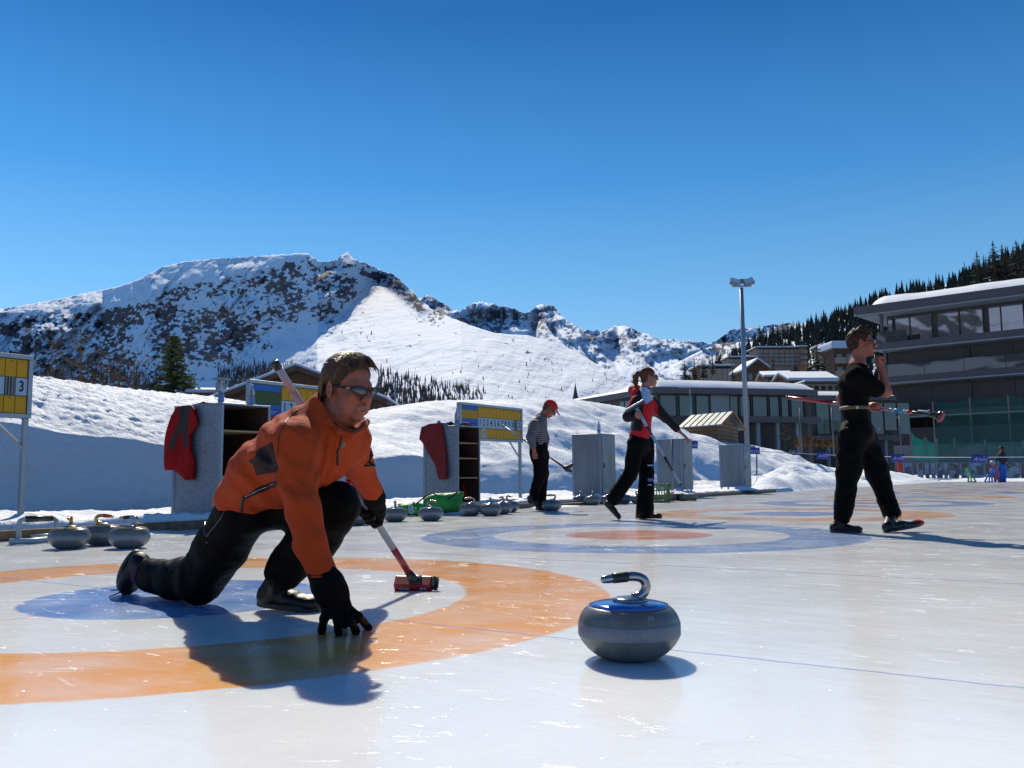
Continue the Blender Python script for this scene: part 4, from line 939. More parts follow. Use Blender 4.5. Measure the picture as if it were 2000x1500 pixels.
# ------------------------------------------------------------------ poles and lamps
def pole(px_, ytop, ybot, Yd, r, label, cat='pole', name='pole', material=None, pbx=None):
    a = P(pbx or px_, ybot, Yd); b = Vector((a.x, a.y, P(px_, ytop, Yd).z)); m = MB(); m.tube([a-Vector((0, 0, .5)), b], [r, r*.75], 10)
    o = m.build(name, material or M_STEEL, smooth=True); tag(o, label, cat); return o, a, b
_, a, b = pole(1459, 562, 868, 52, .16, 'tall grey floodlight mast behind the wooden hut', 'lamp post', 'floodlight_mast')
mast = bpy.data.objects['floodlight_mast']; top = b
m = MB(); m.tube([top+Vector((-.55, 0, .1)), top+Vector((.6, 0, .1))], .05, 6); m.build('cross_arm', M_STEEL, mast)
M_LAMPF = mat('floodlight_glass', (.75, .77, .78), .15, var=.05)
for dx, rx, ry in ((-.40, -.6, .25), (.42, -.5, -.35)):
    c = top+Vector((dx, -.15, .32)); R = Matrix.Rotation(ry, 3, 'Y') @ Matrix.Rotation(rx, 3, 'X')
    m = MB(); m.box(c, (.62, .22, .42), R); fl = m.build('floodlight', mat('lamp_housing', (.22, .23, .25), .5, .5), mast, bevel=.03)
    m = MB(); m.box(c+R @ Vector((0, -.125, 0)), (.54, .02, .34), R); m.build('lamp_glass', M_LAMPF, fl)
    m = MB(); m.tube([c, top+Vector((dx*.9, 0, .1))], .03, 5); m.build('bracket', M_STEEL, fl)
c = top+Vector((.05, .1, .42)); m = MB(); m.box(c, (.42, .2, .3), Matrix.Rotation(.3, 3, 'X')); m.build('floodlight', mat('lamp_housing', (0, 0, 0)), mast, bevel=.03)
pole(771, 728, 800, 50, .06, 'thin grey pole in front of the larch wood beside the kneeling man', pbx=772)
_, a, b = pole(1350, 758, 822, 54, .05, 'slim street lamp with a short arm in front of the pavilion windows', 'lamp post', 'street_lamp')
sl2 = bpy.data.objects['street_lamp']; m = MB(); m.tube([b, b+Vector((-.25, 0, .04)), b+Vector((-.3, 0, .04))], .03, 5); m.box(b+Vector((-.42, 0, .03)), (.5, .16, .06)); m.build('lamp_head', mat('lamp_housing', (0, 0, 0)), sl2)
_, a, b = pole(212, 718, 770, 34, .035, 'grey pole carrying the small black sign behind the snow bank', 'sign', 'sign_post')
o_ = bpy.data.objects['sign_post']; c = P(210, 726, 34); m = MB(); m.box(c, (.30, .05, .44)); pn = m.build('sign_panel', mat('black_sign', (.012, .012, .014), .5), o_)
rd = random.Random(3)
for (dx, dz, w_, h_, colr) in ((-.08, .13, .09, .05, (.6, .6, .6)), (.06, .14, .10, .07, (.6, .08, .08)), (-.06, .03, .07, .06, (.55, .07, .07)), (.07, .03, .06, .07, (.6, .6, .6)), (-.04, -.08, .12, .04, (.5, .6, .6)), (.06, -.13, .07, .05, (.3, .5, .5)), (-.09, -.15, .05, .04, (.6, .6, .6))):
    m = MB(); m.box(c+Vector((dx, -.03, dz)), (w_, .012, h_), Matrix.Rotation(rd.uniform(-.5, .5), 3, 'Y')); m.build('sign_mark', mat('mark_%d_%d' % (colr[0]*10, colr[1]*10), colr, .6), pn)
# tall fence posts, nets and picture boards at the far end
for i, (x, y0, y1, Yd, lb) in enumerate(((1565, 797, 868, 50, 'thin dark fence post in front of the brown thuja row, left one'), (1628, 796, 874, 50, 'thin dark fence post in front of the thuja row, right one'), (1760, 813, 879, 60, 'thin post in front of the ground floor right of the man in black'))):
    pole(x, y0, y1, Yd, .045, lb, 'post', 'fence_post', mat('dark_post', (.12, .12, .13), .5, .4))
def net_mat(name, col, alpha):
    m, nt, b = new_mat(name); N = NT(nt); geo = N.n('ShaderNodeNewGeometry'); p = geo.outputs['Position']
    b.inputs['Base Color'].default_value = (*col, 1); b.inputs['Roughness'].default_value = .8
    a = N.mapr(N.noise(p, 1.2, 3), .3, .7, alpha-.12, alpha+.12); N.l(a, b.inputs['Alpha'])
    b.inputs['Transmission Weight'].default_value = 0; return m
M_NET = net_mat('green_net', (.02, .34, .22), .78); M_NETD = net_mat('dark_green_net', (.01, .13, .085), .5)
def net_fence(name, label, posts, tops, bots, Yd, material, sag=.1, rails=()):
    a = P(posts[0], bots[0], Yd); e = empty(name, (a.x, a.y, a.z), label, 'fence')
    for x, t_, bb in zip(posts, tops, bots):
        pa = P(x, bb, Yd); pb = P(x, t_, Yd); m = MB(); m.tube([Vector((pa.x, pa.y, 0)), Vector((pa.x, pa.y, pb.z+.05))], .045, 6); m.build('post', mat('dark_post', (0, 0, 0)), e)
    for i in range(len(posts)-1):
        rows = []
        for r in range(9):
            row = []
            for c in range(13):
                u = c/12; v = r/8; x = posts[i]+(posts[i+1]-posts[i])*u; t_ = tops[i]+(tops[i+1]-tops[i])*u+sag*(4*u*(1-u)); bb = bots[i]+(bots[i+1]-bots[i])*u
                row.append(P(x, t_+(bb-t_)*v, Yd)+Vector((0, -.02+.05*math.sin(u*9+v*3), 0)))
            rows.append(row)
        m = MB(); m.sheet(rows); m.build('net_panel', material, e, True, fix=False)
    return e
net_fence('net_fence', 'tall dark green ball net on high posts in front of the block', (1828, 1899, 1975, 2060), (786, 778, 774, 770), (893, 868, 872, 872), 58, M_NETD, 4)
net_fence('net_fence', 'bright green low net sagging between short posts right of the man in black', (1781, 1809, 1830), (845, 855, 858), (898, 900, 901), 53, M_NET, 8)
net_fence('net_fence', 'low dark green net running along behind the picture boards', (1832, 1866, 1926, 2000, 2060), (858, 858, 860, 862, 862), (902, 903, 904, 905, 905), 54, M_NETD, 3)
# picture boards with mountain views
def board_mat(seed):
    m, nt, b = new_mat('mountain_photo_print'); N = NT(nt); geo = N.n('ShaderNodeNewGeometry'); p = geo.outputs['Position']
    r_ = random.Random(seed); q = N.mapping(p, loc=(seed*3.1, 0, seed*1.7), scale=(1, 1, 1.3))
    a = N.noise(q, .75, 6, .62, .5); f = N.mapr(a, .47, .53)
    c = N.mix(f, r_.choice([(.30, .36, .46), (.20, .27, .42), (.42, .44, .46)]), r_.choice([(.03, .035, .04), (.04, .05, .09), (.06, .045, .04)]))
    N.l(c, b.inputs['Base Color']); b.inputs['Roughness'].default_value = .4; return m
bl = [(1764, 1781), (1791, 1802), (1806, 1814), (1818, 1826), (1829, 1840), (1843, 1850), (1852, 1872), (1876, 1892), (1894, 1920), (1922, 1950), (1952, 1990), (1992, 2040)]
M_PANW = mat('board_frame', (.30, .33, .38), .5)
for i, (x0, x1) in enumerate(bl):
    Yd = 51; a0, a1 = P(x0, 905, Yd), P(x1, 905, Yd); z1_, z0_ = P(x0, 904, Yd).z, P(x0, 934, Yd).z
    e = empty('picture_board', ((a0.x+a1.x)/2, Yd, z0_), 'picture board printed with a snowy mountain view, number %s from the red post' % ('one two three four five six seven eight nine ten eleven twelve'.split()[i]), 'board', 'row of picture boards at the far end of the ice')
    m = MB(); m.box(((a0.x+a1.x)/2, Yd, (z0_+z1_)/2), (a1.x-a0.x-.02, .05, z1_-z0_)); m.build('frame', M_PANW, e)
    m = MB(); m.box(((a0.x+a1.x)/2, Yd-.04, (z0_+z1_)/2), (a1.x-a0.x-.10, .02, z1_-z0_-.06)); m.build('print', board_mat(i), e)
a = P(1759, 934, 50.5); m = MB(); m.box((a.x, a.y, a.z+.45), (.22, .22, .95)); m.box((a.x, a.y, a.z+.95), (.26, .26, .06)); tag(m.build('red_post', mat('red_padding', (.55, .03, .02), .5), bevel=.03), 'red padded post at the left end of the picture boards', 'post')
# snow-covered terrace wall behind
# ================================================================== things round the rink
M_GRAN = None
def granite():
    m, nt, b = new_mat('grey_granite'); N = NT(nt); tc = N.n('ShaderNodeTexCoord'); p = tc.outputs['Object']
    sp3 = N.n('ShaderNodeSeparateXYZ'); N.l(p, sp3.inputs[0]); z = sp3.outputs['Z']
    band = N.math('MULTIPLY', N.mapr(z, .0655, .0665), N.mapr(z, .101, .102, 1, 0))
    speck = N.mapr(N.noise(p, 260, 3, .7), .35, .65); cl = N.mapr(N.noise(p, 18, 4), .3, .7, .82, 1.15)
    a = N.mix(speck, (.075, .085, .085), (.17, .18, .18)); c = N.mix(speck, (.15, .17, .19), (.25, .27, .29))
    col = N.mix(band, a, c); hs = N.n('ShaderNodeHueSaturation'); N.l(col, hs.inputs['Color']); N.l(cl, hs.inputs['Value'])
    N.l(hs.outputs[0], b.inputs['Base Color']); N.l(N.mapr(band, 0, 1, .28, .5), b.inputs['Roughness']); b.inputs['Specular IOR Level'].default_value = .5
    N.l(N.bump(N.noise(p, 300, 2), .0002), b.inputs['Normal']); return m
M_GRAN = granite()
M_CHROME = mat('chrome', (.36, .34, .33), .16, 1.0, var=.02)
M_BRASS = mat('worn_brass', (.62, .40, .16), .25, 1.0, var=.1)
M_RUBBER = mat('black_rubber', (.012, .016, .018), .38, var=.1)
LID = {'blue': (.012, .10, .42), 'yellow': (.50, .30, .06), 'green': (.10, .30, .22), 'tan': (.42, .27, .12), 'grey': (.16, .19, .22)}
GRIP = {'black': (.012, .016, .018), 'red': (.42, .05, .03), 'orange': (.65, .22, .05), 'yellow': (.60, .38, .04), 'grey': (.3, .33, .36)}
def stone(loc, lid, grip, rz, label, group='curling stones standing along the edge of the ice', metal=None, tag_=True):
    e = empty('curling_stone', (loc.x, loc.y, 0), label, 'curling stone', group, rz)
    m = MB(); m.lathe((0, 0, 0), [(.058, .001), (.066, .0005), (.078, .003), (.092, .009), (.106, .018), (.120, .030), (.131, .043), (.1395, .056), (.1440, .0655), (.1452, .067), (.1454, .083), (.1452, .1005), (.1440, .102), (.1415, .112), (.1365, .123), (.1290, .134), (.1200, .1425), (.112, .147), (.10, .1475)], 64)
    m.build('granite_body', M_GRAN, e, True, local=True)
    m = MB(); m.lathe((0, 0, 0), [(.1125, .1455), (.1135, .1475), (.1120, .1505), (.09, .1555), (.055, .1590), (.02, .160)], 56); m.build('lid', mat('lid_'+lid, LID[lid], .16, coat=.6, var=.03), e, True, local=True)
    m = MB(); m.lathe((.004, 0, .1585), [(.049, 0), (.051, .003), (.050, .006), (.040, .010), (.018, .013)], 40); m.build('handle_base', metal or M_CHROME, e, True, local=True)
    pts = [(.012, 0, .166), (.030, 0, .170), (.045, 0, .179), (.052, 0, .191), (.0525, 0, .203), (.047, 0, .2155), (.035, 0, .2235), (.018, 0, .227), (-.002, 0, .2265), (-.035, 0, .224), (-.068, 0, .2205), (-.078, 0, .2195)]
    sm = []
    for i in range(len(pts)-1):
        for k in range(3):
            p0 = Vector(pts[max(i-1, 0)]); p1 = Vector(pts[i]); p2 = Vector(pts[i+1]); p3 = Vector(pts[min(i+2, len(pts)-1)]); t = k/3
            sm.append(.5*((2*p1)+(p2-p0)*t+(2*p0-5*p1+4*p2-p3)*t*t+(3*p1-p0-3*p2+p3)*t**3))
    sm.append(Vector(pts[-1])); n = len(sm)
    m = MB(); m.tube(sm, [.0135 if i < 24 else .0125-.004*max(0, (i-n+5)/4) for i in range(n)], 18, flat=1.0); h = m.build('handle', metal or M_CHROME, e, True, local=True)
    m = MB(); gp = [q for q in sm if -.056 < q.x < .003 and q.z > .215]; m.tube([gp[0]+Vector((.003, 0, 0))]+gp, [.0135, .0150]+[.0152]*(len(gp)-2)+[.0140], 18); m.build('grip', mat('grip_'+grip, GRIP[grip], .4), h, True, local=True)
    return e
main = stone(Vector((P(1229, 1240, 2.49).x, 2.49, 0)), 'blue', 'black', math.radians(8), 'large granite curling stone with blue lid and chrome handle, alone in the foreground')
def wrap_stone(v):            # lay the mark on the curved upper body of the stone
    return v
vs, fs = text_mesh('IVI', .017, bold=.0006); Q = []
for v in vs:
    a = math.radians(-90+11)+v.x/.145-main.rotation_euler.z*0; z = .127+v.y*.9; r = np.interp(z, [.102, .112, .123, .134, .1425], [.1440, .1415, .1365, .1290, .1200])+.0008
    Q.append(Vector((r*math.cos(a), r*math.sin(a), z)))
mesh_obj('engraved_mark', [Matrix.Rotation(0, 3, 'Z') @ v for v in Q], fs, mat('engraving', (.30, .33, .35), .6), main, local=True)
ST = [(143, 6.62, 'yellow', 'red', 1.9, 'grey stone with yellow lid beside the white tubular frame, leftmost of the front stones', M_BRASS),
      (207, 6.95, 'yellow', 'red', 3.25, 'grey stone with yellow lid, middle one of the three nearest the leftmost score board', M_BRASS),
      (259, 6.60, 'yellow', 'black', 3.4+2.9, 'grey stone with yellow lid right behind the raised shoe of the kneeling man', None),
      (697, 9.5, 'grey', 'black', .5, 'dark stone half hidden by the gloved hand that holds the broom', None),
      (771, 10.25, 'green', 'grey', 1.6, 'stone with green lid standing left of the green bag', None),
      (841, 10.35, 'green', 'orange', 2.6, 'stone with green lid and orange grip in front of the green bag', None),
      (917, 11.55, 'tan', 'orange', .2, 'stone with orange grip, leftmost of the four in front of the open locker', None),
      (956, 11.5, 'tan', 'black', 1.5, 'stone with tan lid, second of the four in front of the open locker', None),
      (978, 12.0, 'tan', 'orange', 1.2, 'stone with tan lid, third of the four in front of the open locker', None),
      (992, 12.6, 'tan', 'grey', 2.2, 'stone with tan lid, farthest right of the four in front of the open locker', None),
      (1075, 13.0, 'grey', 'grey', .1, 'stone with grey lid standing at the feet of the man in the plaid shirt', None),
      (1131, 15.7, 'grey', 'grey', 1.3, 'grey stone at the left foot of the first closed locker', None),
      (1154, 15.4, 'grey', 'grey', 1.5, 'grey stone in front of the first closed locker, second of its row', None),
      (1184, 15.7, 'grey', 'grey', .4, 'grey stone just left of the raised foot of the woman', None),
      (1214, 16.1, 'grey', 'grey', 1.9, 'grey stone seen between the legs of the woman', None),
      (1243, 15.8, 'grey', 'black', 2.4, 'grey stone half hidden behind the straight leg of the woman', None)]
for x, Y, lid, grip, rz, lb, mt in ST:
    X = (x-1000)/F_*Y; stone(Vector((X, Y, 0)), lid, grip, rz, lb, metal=mt)
# ------------------------------------------------------------------ lockers
def galv():
    m, nt, b = new_mat('spangled_galvanised_sheet'); N = NT(nt); geo = N.n('ShaderNodeNewGeometry'); p = geo.outputs['Position']
    v = N.n('ShaderNodeTexVoronoi', feature='F1'); v.inputs['Scale'].default_value = 70; N.l(p, v.inputs['Vector'])
    n1 = N.noise(p, 2.2, 4, .6); sp4 = N.n('ShaderNodeSeparateColor'); N.l(v.outputs['Color'], sp4.inputs[0])
    f = N.math('ADD', N.math('MULTIPLY', sp4.outputs[0], .75), N.math('MULTIPLY', n1, .5))
    N.l(N.mix(f, (.10, .105, .115), (.42, .44, .47)), b.inputs['Base Color']); b.inputs['Metallic'].default_value = .45; N.l(N.mapr(n1, .3, .7, .4, .62), b.inputs['Roughness']); return m
def dullgrey():
    m, nt, b = new_mat('dull_zinc_sheet'); N = NT(nt); geo = N.n('ShaderNodeNewGeometry'); p = geo.outputs['Position']
    n1 = N.noise(N.mapping(p, scale=(1, 1, .35)), 3.5, 6, .65); n2 = N.noise(p, 18, 3)
    c = N.mix(N.mapr(n1, .3, .7), (.15, .175, .19), (.31, .335, .35)); c = N.mix(N.mapr(n2, .62, .72, 0, .5), c, (.10, .12, .13))
    N.l(c, b.inputs['Base Color']); b.inputs['Metallic'].default_value = .3; b.inputs['Roughness'].default_value = .55; return m
M_GALV, M_ZINC = galv(), dullgrey()
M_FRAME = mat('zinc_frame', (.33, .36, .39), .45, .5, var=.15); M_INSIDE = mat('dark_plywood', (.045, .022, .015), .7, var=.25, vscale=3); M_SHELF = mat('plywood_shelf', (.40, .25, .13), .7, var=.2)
def locker(s0, s1, n0, n1, z0, z1, label, open_=False, shelves=(), name='locker', legs=False, mt=None):
    c = L((s0+s1)/2, (n0+n1)/2, z0); e = empty(name, c, label, 'locker', 'row of metal lockers behind the ice', LANE_ROT); mt = mt or M_ZINC; t = .022
    zb_ = z0+(.07 if legs else 0)
    for a, b, nm in ((s0, s0+t, 'side_panel'), (s1-t, s1, 'side_panel')):
        m = MB(); m.lbox(a, b, n0, n1, zb_, z1-.002); o = m.build(nm, mt, e)
        for nn_ in (n0, n1-.05):
            m = MB(); so_ = -.006 if a == s0 else .006; m.lbox(a+so_, b+so_, nn_-.001, nn_+.051, zb_-.002, z1-.003); m.build('edge_strip', M_FRAME, o)
        m = MB(); m.lbox(a+(-.006 if a == s0 else .006), b+(-.006 if a == s0 else .006), n0+.052, n1-.052, zb_, zb_+.045); m.build('edge_strip', M_FRAME, o)
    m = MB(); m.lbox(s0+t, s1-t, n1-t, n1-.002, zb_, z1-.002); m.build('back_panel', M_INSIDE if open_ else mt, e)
    m = MB(); m.lbox(s0-.008, s1+.008, n0-.006, n1+.004, z1, z1+.018); m.build('top_panel', M_FRAME, e, bevel=.004)
    m = MB(); m.lbox(s0+t, s1-t, n0+.002, n1-t, zb_, zb_+.03); m.build('bottom_panel', M_FRAME, e)
    if open_:
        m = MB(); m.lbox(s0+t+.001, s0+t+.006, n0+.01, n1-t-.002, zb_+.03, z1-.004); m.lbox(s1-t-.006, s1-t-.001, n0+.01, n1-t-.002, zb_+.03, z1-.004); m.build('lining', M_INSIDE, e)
        for z in shelves:
            m = MB(); m.lbox(s0+t+.008, s1-t-.008, n0+.02, n1-.03, z, z+.018); m.build('shelf', M_SHELF, e)
    else:
        m = MB(); m.lbox(s0+.01, s1-.01, n0-.014, n0-.001, zb_+.01, z1-.006); d = m.build('door', mt, e, bevel=.003)
        m = MB(); m.lbox(s0+.06, s0+.075, n0-.03, n0-.0145, (z0+z1)/2-.05, (z0+z1)/2+.05); m.build('handle', M_RUBBER, d)
    if legs:
        for a in (s0+.03, s1-.03):
            for b in (n0+.03, n1-.03):
                m = MB(); m.lbox(a-.015, a+.015, b-.015, b+.015, z0-.05, zb_-.001); m.build('leg', M_RUBBER, e)
    return e
LK1 = dict(s0=3.80, s1=4.46, n0=4.62, n1=5.46, z0=.10, z1=1.315)
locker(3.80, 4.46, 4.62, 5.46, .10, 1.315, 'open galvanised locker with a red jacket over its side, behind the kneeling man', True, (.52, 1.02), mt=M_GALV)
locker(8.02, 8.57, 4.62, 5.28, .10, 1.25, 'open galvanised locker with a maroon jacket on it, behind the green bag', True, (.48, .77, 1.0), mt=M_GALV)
locker(12.5, 13.05, 4.62, 5.26, .10, 1.285, 'closed grey locker with a white bottle on top, right of the man in plaid')
locker(16.37, 16.92, 4.62, 5.26, .10, 1.31, 'closed grey locker on short legs behind the stretched arm of the woman', legs=True)
locker(20.4, 20.95, 4.62, 5.28, .10, 1.275, 'closed grey locker farthest right, next to the lamp mast', legs=True)
# ------------------------------------------------------------------ clothes hanging over lockers
from mathutils.bvhtree import BVHTree
def on_lplane(px_, py_, s):            # pixel onto the plane s = const
    r = ray(px_, py_); o = Vector((0, 0, HC)); k = (O_+U_*s-o).dot(U_)/r.dot(U_); return o+r*k
def cloth_poly(name, poly, s, material, label, cat, mats=None, paint=None, off=.03, amp=.02, cuts=5, seed=1, thick=.018):
    bm = bmesh.new(); vs = [bm.verts.new(on_lplane(x, y, s-off)) for x, y in poly]; bm.faces.new(vs)
    bmesh.ops.triangulate(bm, faces=bm.faces)
    for _ in range(5):
        ed = [e for e in bm.edges if e.calc_length() > .025]
        if not ed: break
        bmesh.ops.subdivide_edges(bm, edges=ed, cuts=1, use_grid_fill=False); bmesh.ops.triangulate(bm, faces=bm.faces)
    bmesh.ops.smooth_vert(bm, verts=[v for v in bm.verts if not v.is_boundary], factor=.5, use_axis_x=True, use_axis_y=True, use_axis_z=True)
    V = []; 
    for v in bm.verts:
        n_ = v.co.dot(N_); f = math.sin(n_*42+v.co.z*7+seed)*.6+math.sin(n_*19+v.co.z*3+seed*2)+.7*math.sin(v.co.z*16+n_*9)
        v.co -= U_*(amp*(.6+.5*f)); V.append(v.co.copy())
    fs = [[v.index for v in f.verts] for f in bm.faces]; bm.verts.index_update(); fs = [[v.index for v in f.verts] for f in bm.faces]
    mid = [paint(sum((V[i] for i in f), Vector())/len(f)) if paint else 0 for f in fs]; bm.free()
    o = mesh_obj(name, V, fs, material, None, True, mats or [material], mid)
    md = o.modifiers.new('solid', 'SOLIDIFY'); md.thickness = thick; md.offset = 0
    return tag(o, label, cat)
def inpoly(x, y, poly):
    c = False; n = len(poly)
    for i in range(n):
        x0, y0 = poly[i]; x1, y1 = poly[(i+1) % n]
        if (y0 > y) != (y1 > y) and x < (x1-x0)*(y-y0)/(y1-y0)+x0: c = not c
    return c
M_RED = mat('red_fleece', (.21, .006, .008), .9, var=.15, bump=.002, bscale=90, spec=.15); M_BLK = mat('black_cloth', (.010, .010, .012), .8, var=.2, bump=.002); M_MAROON = mat('maroon_cloth', (.13, .006, .009), .85, var=.15, bump=.002)
def px_of(v): return proj_np(v.x, v.y, v.z)
BLKP = [[(352, 794), (377, 792), (369, 812), (352, 850), (340, 880), (329, 876), (342, 845), (352, 820)], [(352, 812), (371, 806), (370, 850), (369, 876), (361, 878), (358, 840)]]
def paint1(v):
    x, y = px_of(v); return 1 if any(inpoly(x, y, p) for p in BLKP) else 0
cloth_poly('red_jacket', [(348, 796), (358, 793), (376, 792), (384, 800), (388, 824), (379, 829), (374, 826), (374, 860), (380, 900), (380, 936), (367, 938), (361, 905), (356, 872), (350, 860), (344, 880), (341, 918), (328, 918), (324, 885), (325, 865), (333, 835), (339, 812)], 3.80, M_RED, 'red fleece jacket with black stripes hanging over the side of a locker', 'jacket', [M_RED, M_BLK], paint1, off=.035, thick=.035)
cloth_poly('maroon_jacket', [(825, 834), (842, 828), (862, 826), (864, 845), (870, 868), (874, 900), (875, 936), (860, 937), (856, 915), (853, 896), (842, 888), (836, 880), (821, 858)], 8.02, M_MAROON, 'maroon jacket hanging over the side of the open locker behind the green bag', 'jacket', off=.03, thick=.03)
# small things on the lockers
M_BOTTLE = mat('clear_plastic', (.80, .86, .92), .08, spec=.6, trans=.85, var=.02, ior=1.2); M_BLABEL = mat('bottle_label', (.16, .25, .55), .5, var=.2, vscale=20); M_CAPW = mat('white_cap', (.75, .76, .78), .5)
def bottle(c, label, h=.24, squeeze=False):
    e = empty('water_bottle', c, label, 'bottle', 'bottles standing on the lockers'); k = h/.24
    m = MB(); m.lathe((0, 0, 0), [(.028*k, 0), (.033*k, .006*k), (.033*k, .07*k), (.030*k, .09*k), (.033*k, .11*k), (.033*k, .15*k), (.022*k, .19*k), (.012*k, .205*k), (.012*k, .225*k)], 18); m.build('bottle_body', M_CAPW if squeeze else M_BOTTLE, e, True, local=True)
    m = MB(); m.lathe((0, 0, 0), [(.0338*k, .03*k), (.034*k, .032*k), (.034*k, .085*k), (.0338*k, .087*k)], 18); m.build('label', M_BLABEL, e, True, local=True)
    m = MB(); m.lathe((0, 0, .222*k), [(.014*k, 0), (.014*k, .016*k), (.011*k, .018*k)], 12); m.build('cap', mat('blue_cap', (.05, .12, .45), .4) if squeeze else M_CAPW, e, True, local=True)
bottle(L(3.88, 4.75, 1.333), 'clear water bottle at the left corner of the first locker'); bottle(L(4.28, 4.72, 1.333), 'clear water bottle in the middle of the first locker, in front of the score board')
bottle(L(8.10, 4.70, 1.268), 'clear water bottle on the second open locker', .26); bottle(L(12.6, 4.72, 1.303), 'white squeeze bottle with a blue cap on the closed locker', .24, True)
def blob(name, prims, material, label, cat, res=.008, disp=None):
    s = SDF(res)
    for a, b, ra, rb in prims: s.cap(a, b, ra, rb, .03)
    V, Fq = s.build(disp); o = mesh_obj(name, V, Fq, material, None, True); return tag(o, label, cat)
fold = lambda a, f: (lambda x, y, z: a*fbm(x*f, y*f, z*f*1.6, 2, 5))
blob('cloth_bundle', [(L(8.05, 5.1, 1.285), L(8.3, 4.95, 1.31), .025, .04), (L(8.3, 4.95, 1.29), L(8.52, 4.75, 1.285), .035, .02)], M_BLK, 'black clothes bundled on top of the second open locker', 'clothes', disp=fold(.012, 18))
blob('training_shoe', [(L(8.04, 4.98, 1.30), L(8.04, 4.86, 1.29), .032, .026), (L(8.04, 5.0, 1.33), L(8.04, 4.99, 1.30), .026, .03)], mat('blue_grey_shoe', (.14, .17, .36), .6, var=.5, vscale=30), 'blue and white training shoe beside the bottle on the second open locker', 'shoe', .006)
blob('red_blue_cap', [(L(8.3, 4.72, 1.30), L(8.38, 4.7, 1.295), .032, .03)], mat('navy_red_cloth', (.20, .03, .06), .7, var=.6, vscale=25), 'small red and navy cloth cap on the second open locker, right of the bottle', 'cap', .006)
blob('black_strap', [(L(3.84, 5.15, 1.34), L(3.84, 5.0, 1.345), .008, .014), (L(3.84, 5.0, 1.345), L(3.86, 4.86, 1.338), .014, .006)], M_BLK, 'black strap lying on top of the first locker left of the bottles', 'strap', .004)
# things inside the second locker
m = MB(); m.tube([L(8.33, 4.72, .43), L(8.36, 4.8, .36), L(8.42, 4.75, .2), L(8.44, 4.72, .155)], [.008, .02, .022, .012], 8); tag(m.build('red_strap', M_RED, smooth=True), 'red rolled strap standing inside the second open locker', 'strap')
blob('sport_bag', [(L(8.2, 4.95, .22), L(8.4, 4.95, .22), .09, .09), (L(8.2, 4.9, .3), L(8.3, 5.0, .32), .05, .05)], mat('dark_red_bag', (.07, .012, .014), .7), 'dark red bag on the floor of the second open locker', 'bag', disp=fold(.015, 14))
# ------------------------------------------------------------------ score boards
M_YEL = mat('yellow_plate', (1.0, .41, .006), .5, var=.06, vscale=3); M_WPL = mat('white_plate', (.72, .73, .74), .5, var=.04); main.scale = (.965, .965, .965)
M_BLK2 = mat('black_numeral', (.012, .012, .012), .6); M_AL = mat('aluminium_frame', (.42, .44, .45), .4, .6, var=.08); M_BOARD = mat('board_back', (.20, .20, .20), .7)
def scoreboard(s0, label, last, ad, nums=True, plate=None, bag=False):
    W_ = 2.0; n = 6.0; z0, z1 = 1.15, 1.81; c = L(s0+W_/2, n, 0); e = empty('score_board', c, label, 'score board', 'score boards standing behind the lockers')
    m = MB(); m.lbox(s0+.03, s0+W_-.03, n+.01, n+.04, z0+.02, z1-.02); m.build('back_panel', M_BOARD, e)
    m = MB(); m.lbox(s0, s0+W_, n-.03, n+.05, z1-.045, z1); m.lbox(s0, s0+W_, n-.03, n+.05, z0, z0+.045); m.lbox(s0, s0+.045, n-.029, n+.049, z0+.0455, z1-.0455); m.lbox(s0+W_-.045, s0+W_, n-.029, n+.049, z0+.0455, z1-.0455); m.build('frame', M_AL, e, bevel=.004)
    for a in (s0+.02, s0+W_-.06):
        m = MB(); m.lbox(a, a+.05, n, n+.05, -.02, z0-.001); m.build('post', M_AL, e, bevel=.004)
    for a, b in ((s0+W_-.035, s0+W_-.38), (s0+.045, s0+.38)):
        m = MB(); m.tube([L(a, n+.02, z0-.32), L(b, n+.02, z0-.005)], .022, 4); m.build('brace', M_AL, e)
    f = Facade(L(s0, n), U_)
    pn = lambda nm, a0, a1, b0, b1, mt, d=.0: (lambda mm: (mm.lbox(s0+a0, s0+a1, n-.012-d, n+.009-d, b0, b1), mm.build(nm, mt, e))[1])(MB())
    for a0, a1, b0, b1, colr, nm in ad: pn(nm, a0, a1, b0, b1, mat('print_'+nm+str(colr[0]), colr, .55, var=.1, vscale=4))
    cx0 = .56; cw = (W_-.05-cx0)/12
    for k in range(12):
        a0, a1 = cx0+k*cw+.004, cx0+(k+1)*cw-.004
        for b0, b1 in ((1.575, 1.755), (1.20, 1.375)):
            if plate and (k == plate[0] and b0 < 1.3): continue
            p = pn('yellow_plate', a0, a1, b0, b1, M_YEL); mm = MB(); mm.tube([L(s0+(a0+a1)/2, n-.013, b1-.02), L(s0+(a0+a1)/2, n-.03, b1-.018)], .004, 5); mm.build('hook', M_BLK2, p)
        if k == 10:
            for q in range(3): pn('plate_divider', a0+.01+q*.03, a0+.022+q*.03, 1.385, 1.565, mat('steel_grey', (.2, .22, .23), .5))
            continue
        p = pn('number_plate', a0-.003, a1+.003, 1.385, 1.565, M_WPL)
        tx = last if k == 11 else (str(k+1) if nums else '')
        if tx: put_text(tx, .155, L(s0+(a0+a1)/2, n-.0135, 1.475), U_, (0, 0, 1), 'numeral', M_BLK2, p, bold=.004, sx=.72 if len(tx) < 2 else .5)
    if plate:
        a0, a1 = cx0+plate[0]*cw+.002, cx0+(plate[0]+1)*cw-.002; p = pn('number_plate', a0, a1, 1.20, 1.375, M_WPL); put_text(plate[1], .15, L(s0+(a0+a1)/2, n-.0135, 1.29), U_, (0, 0, 1), 'numeral', M_BLK2, p, bold=.004, sx=.7)
    return e
B_, Gd, Gn, Rd_ = (.02, .13, .42), (.62, .30, .02), (.03, .075, .02), (.42, .02, .03)
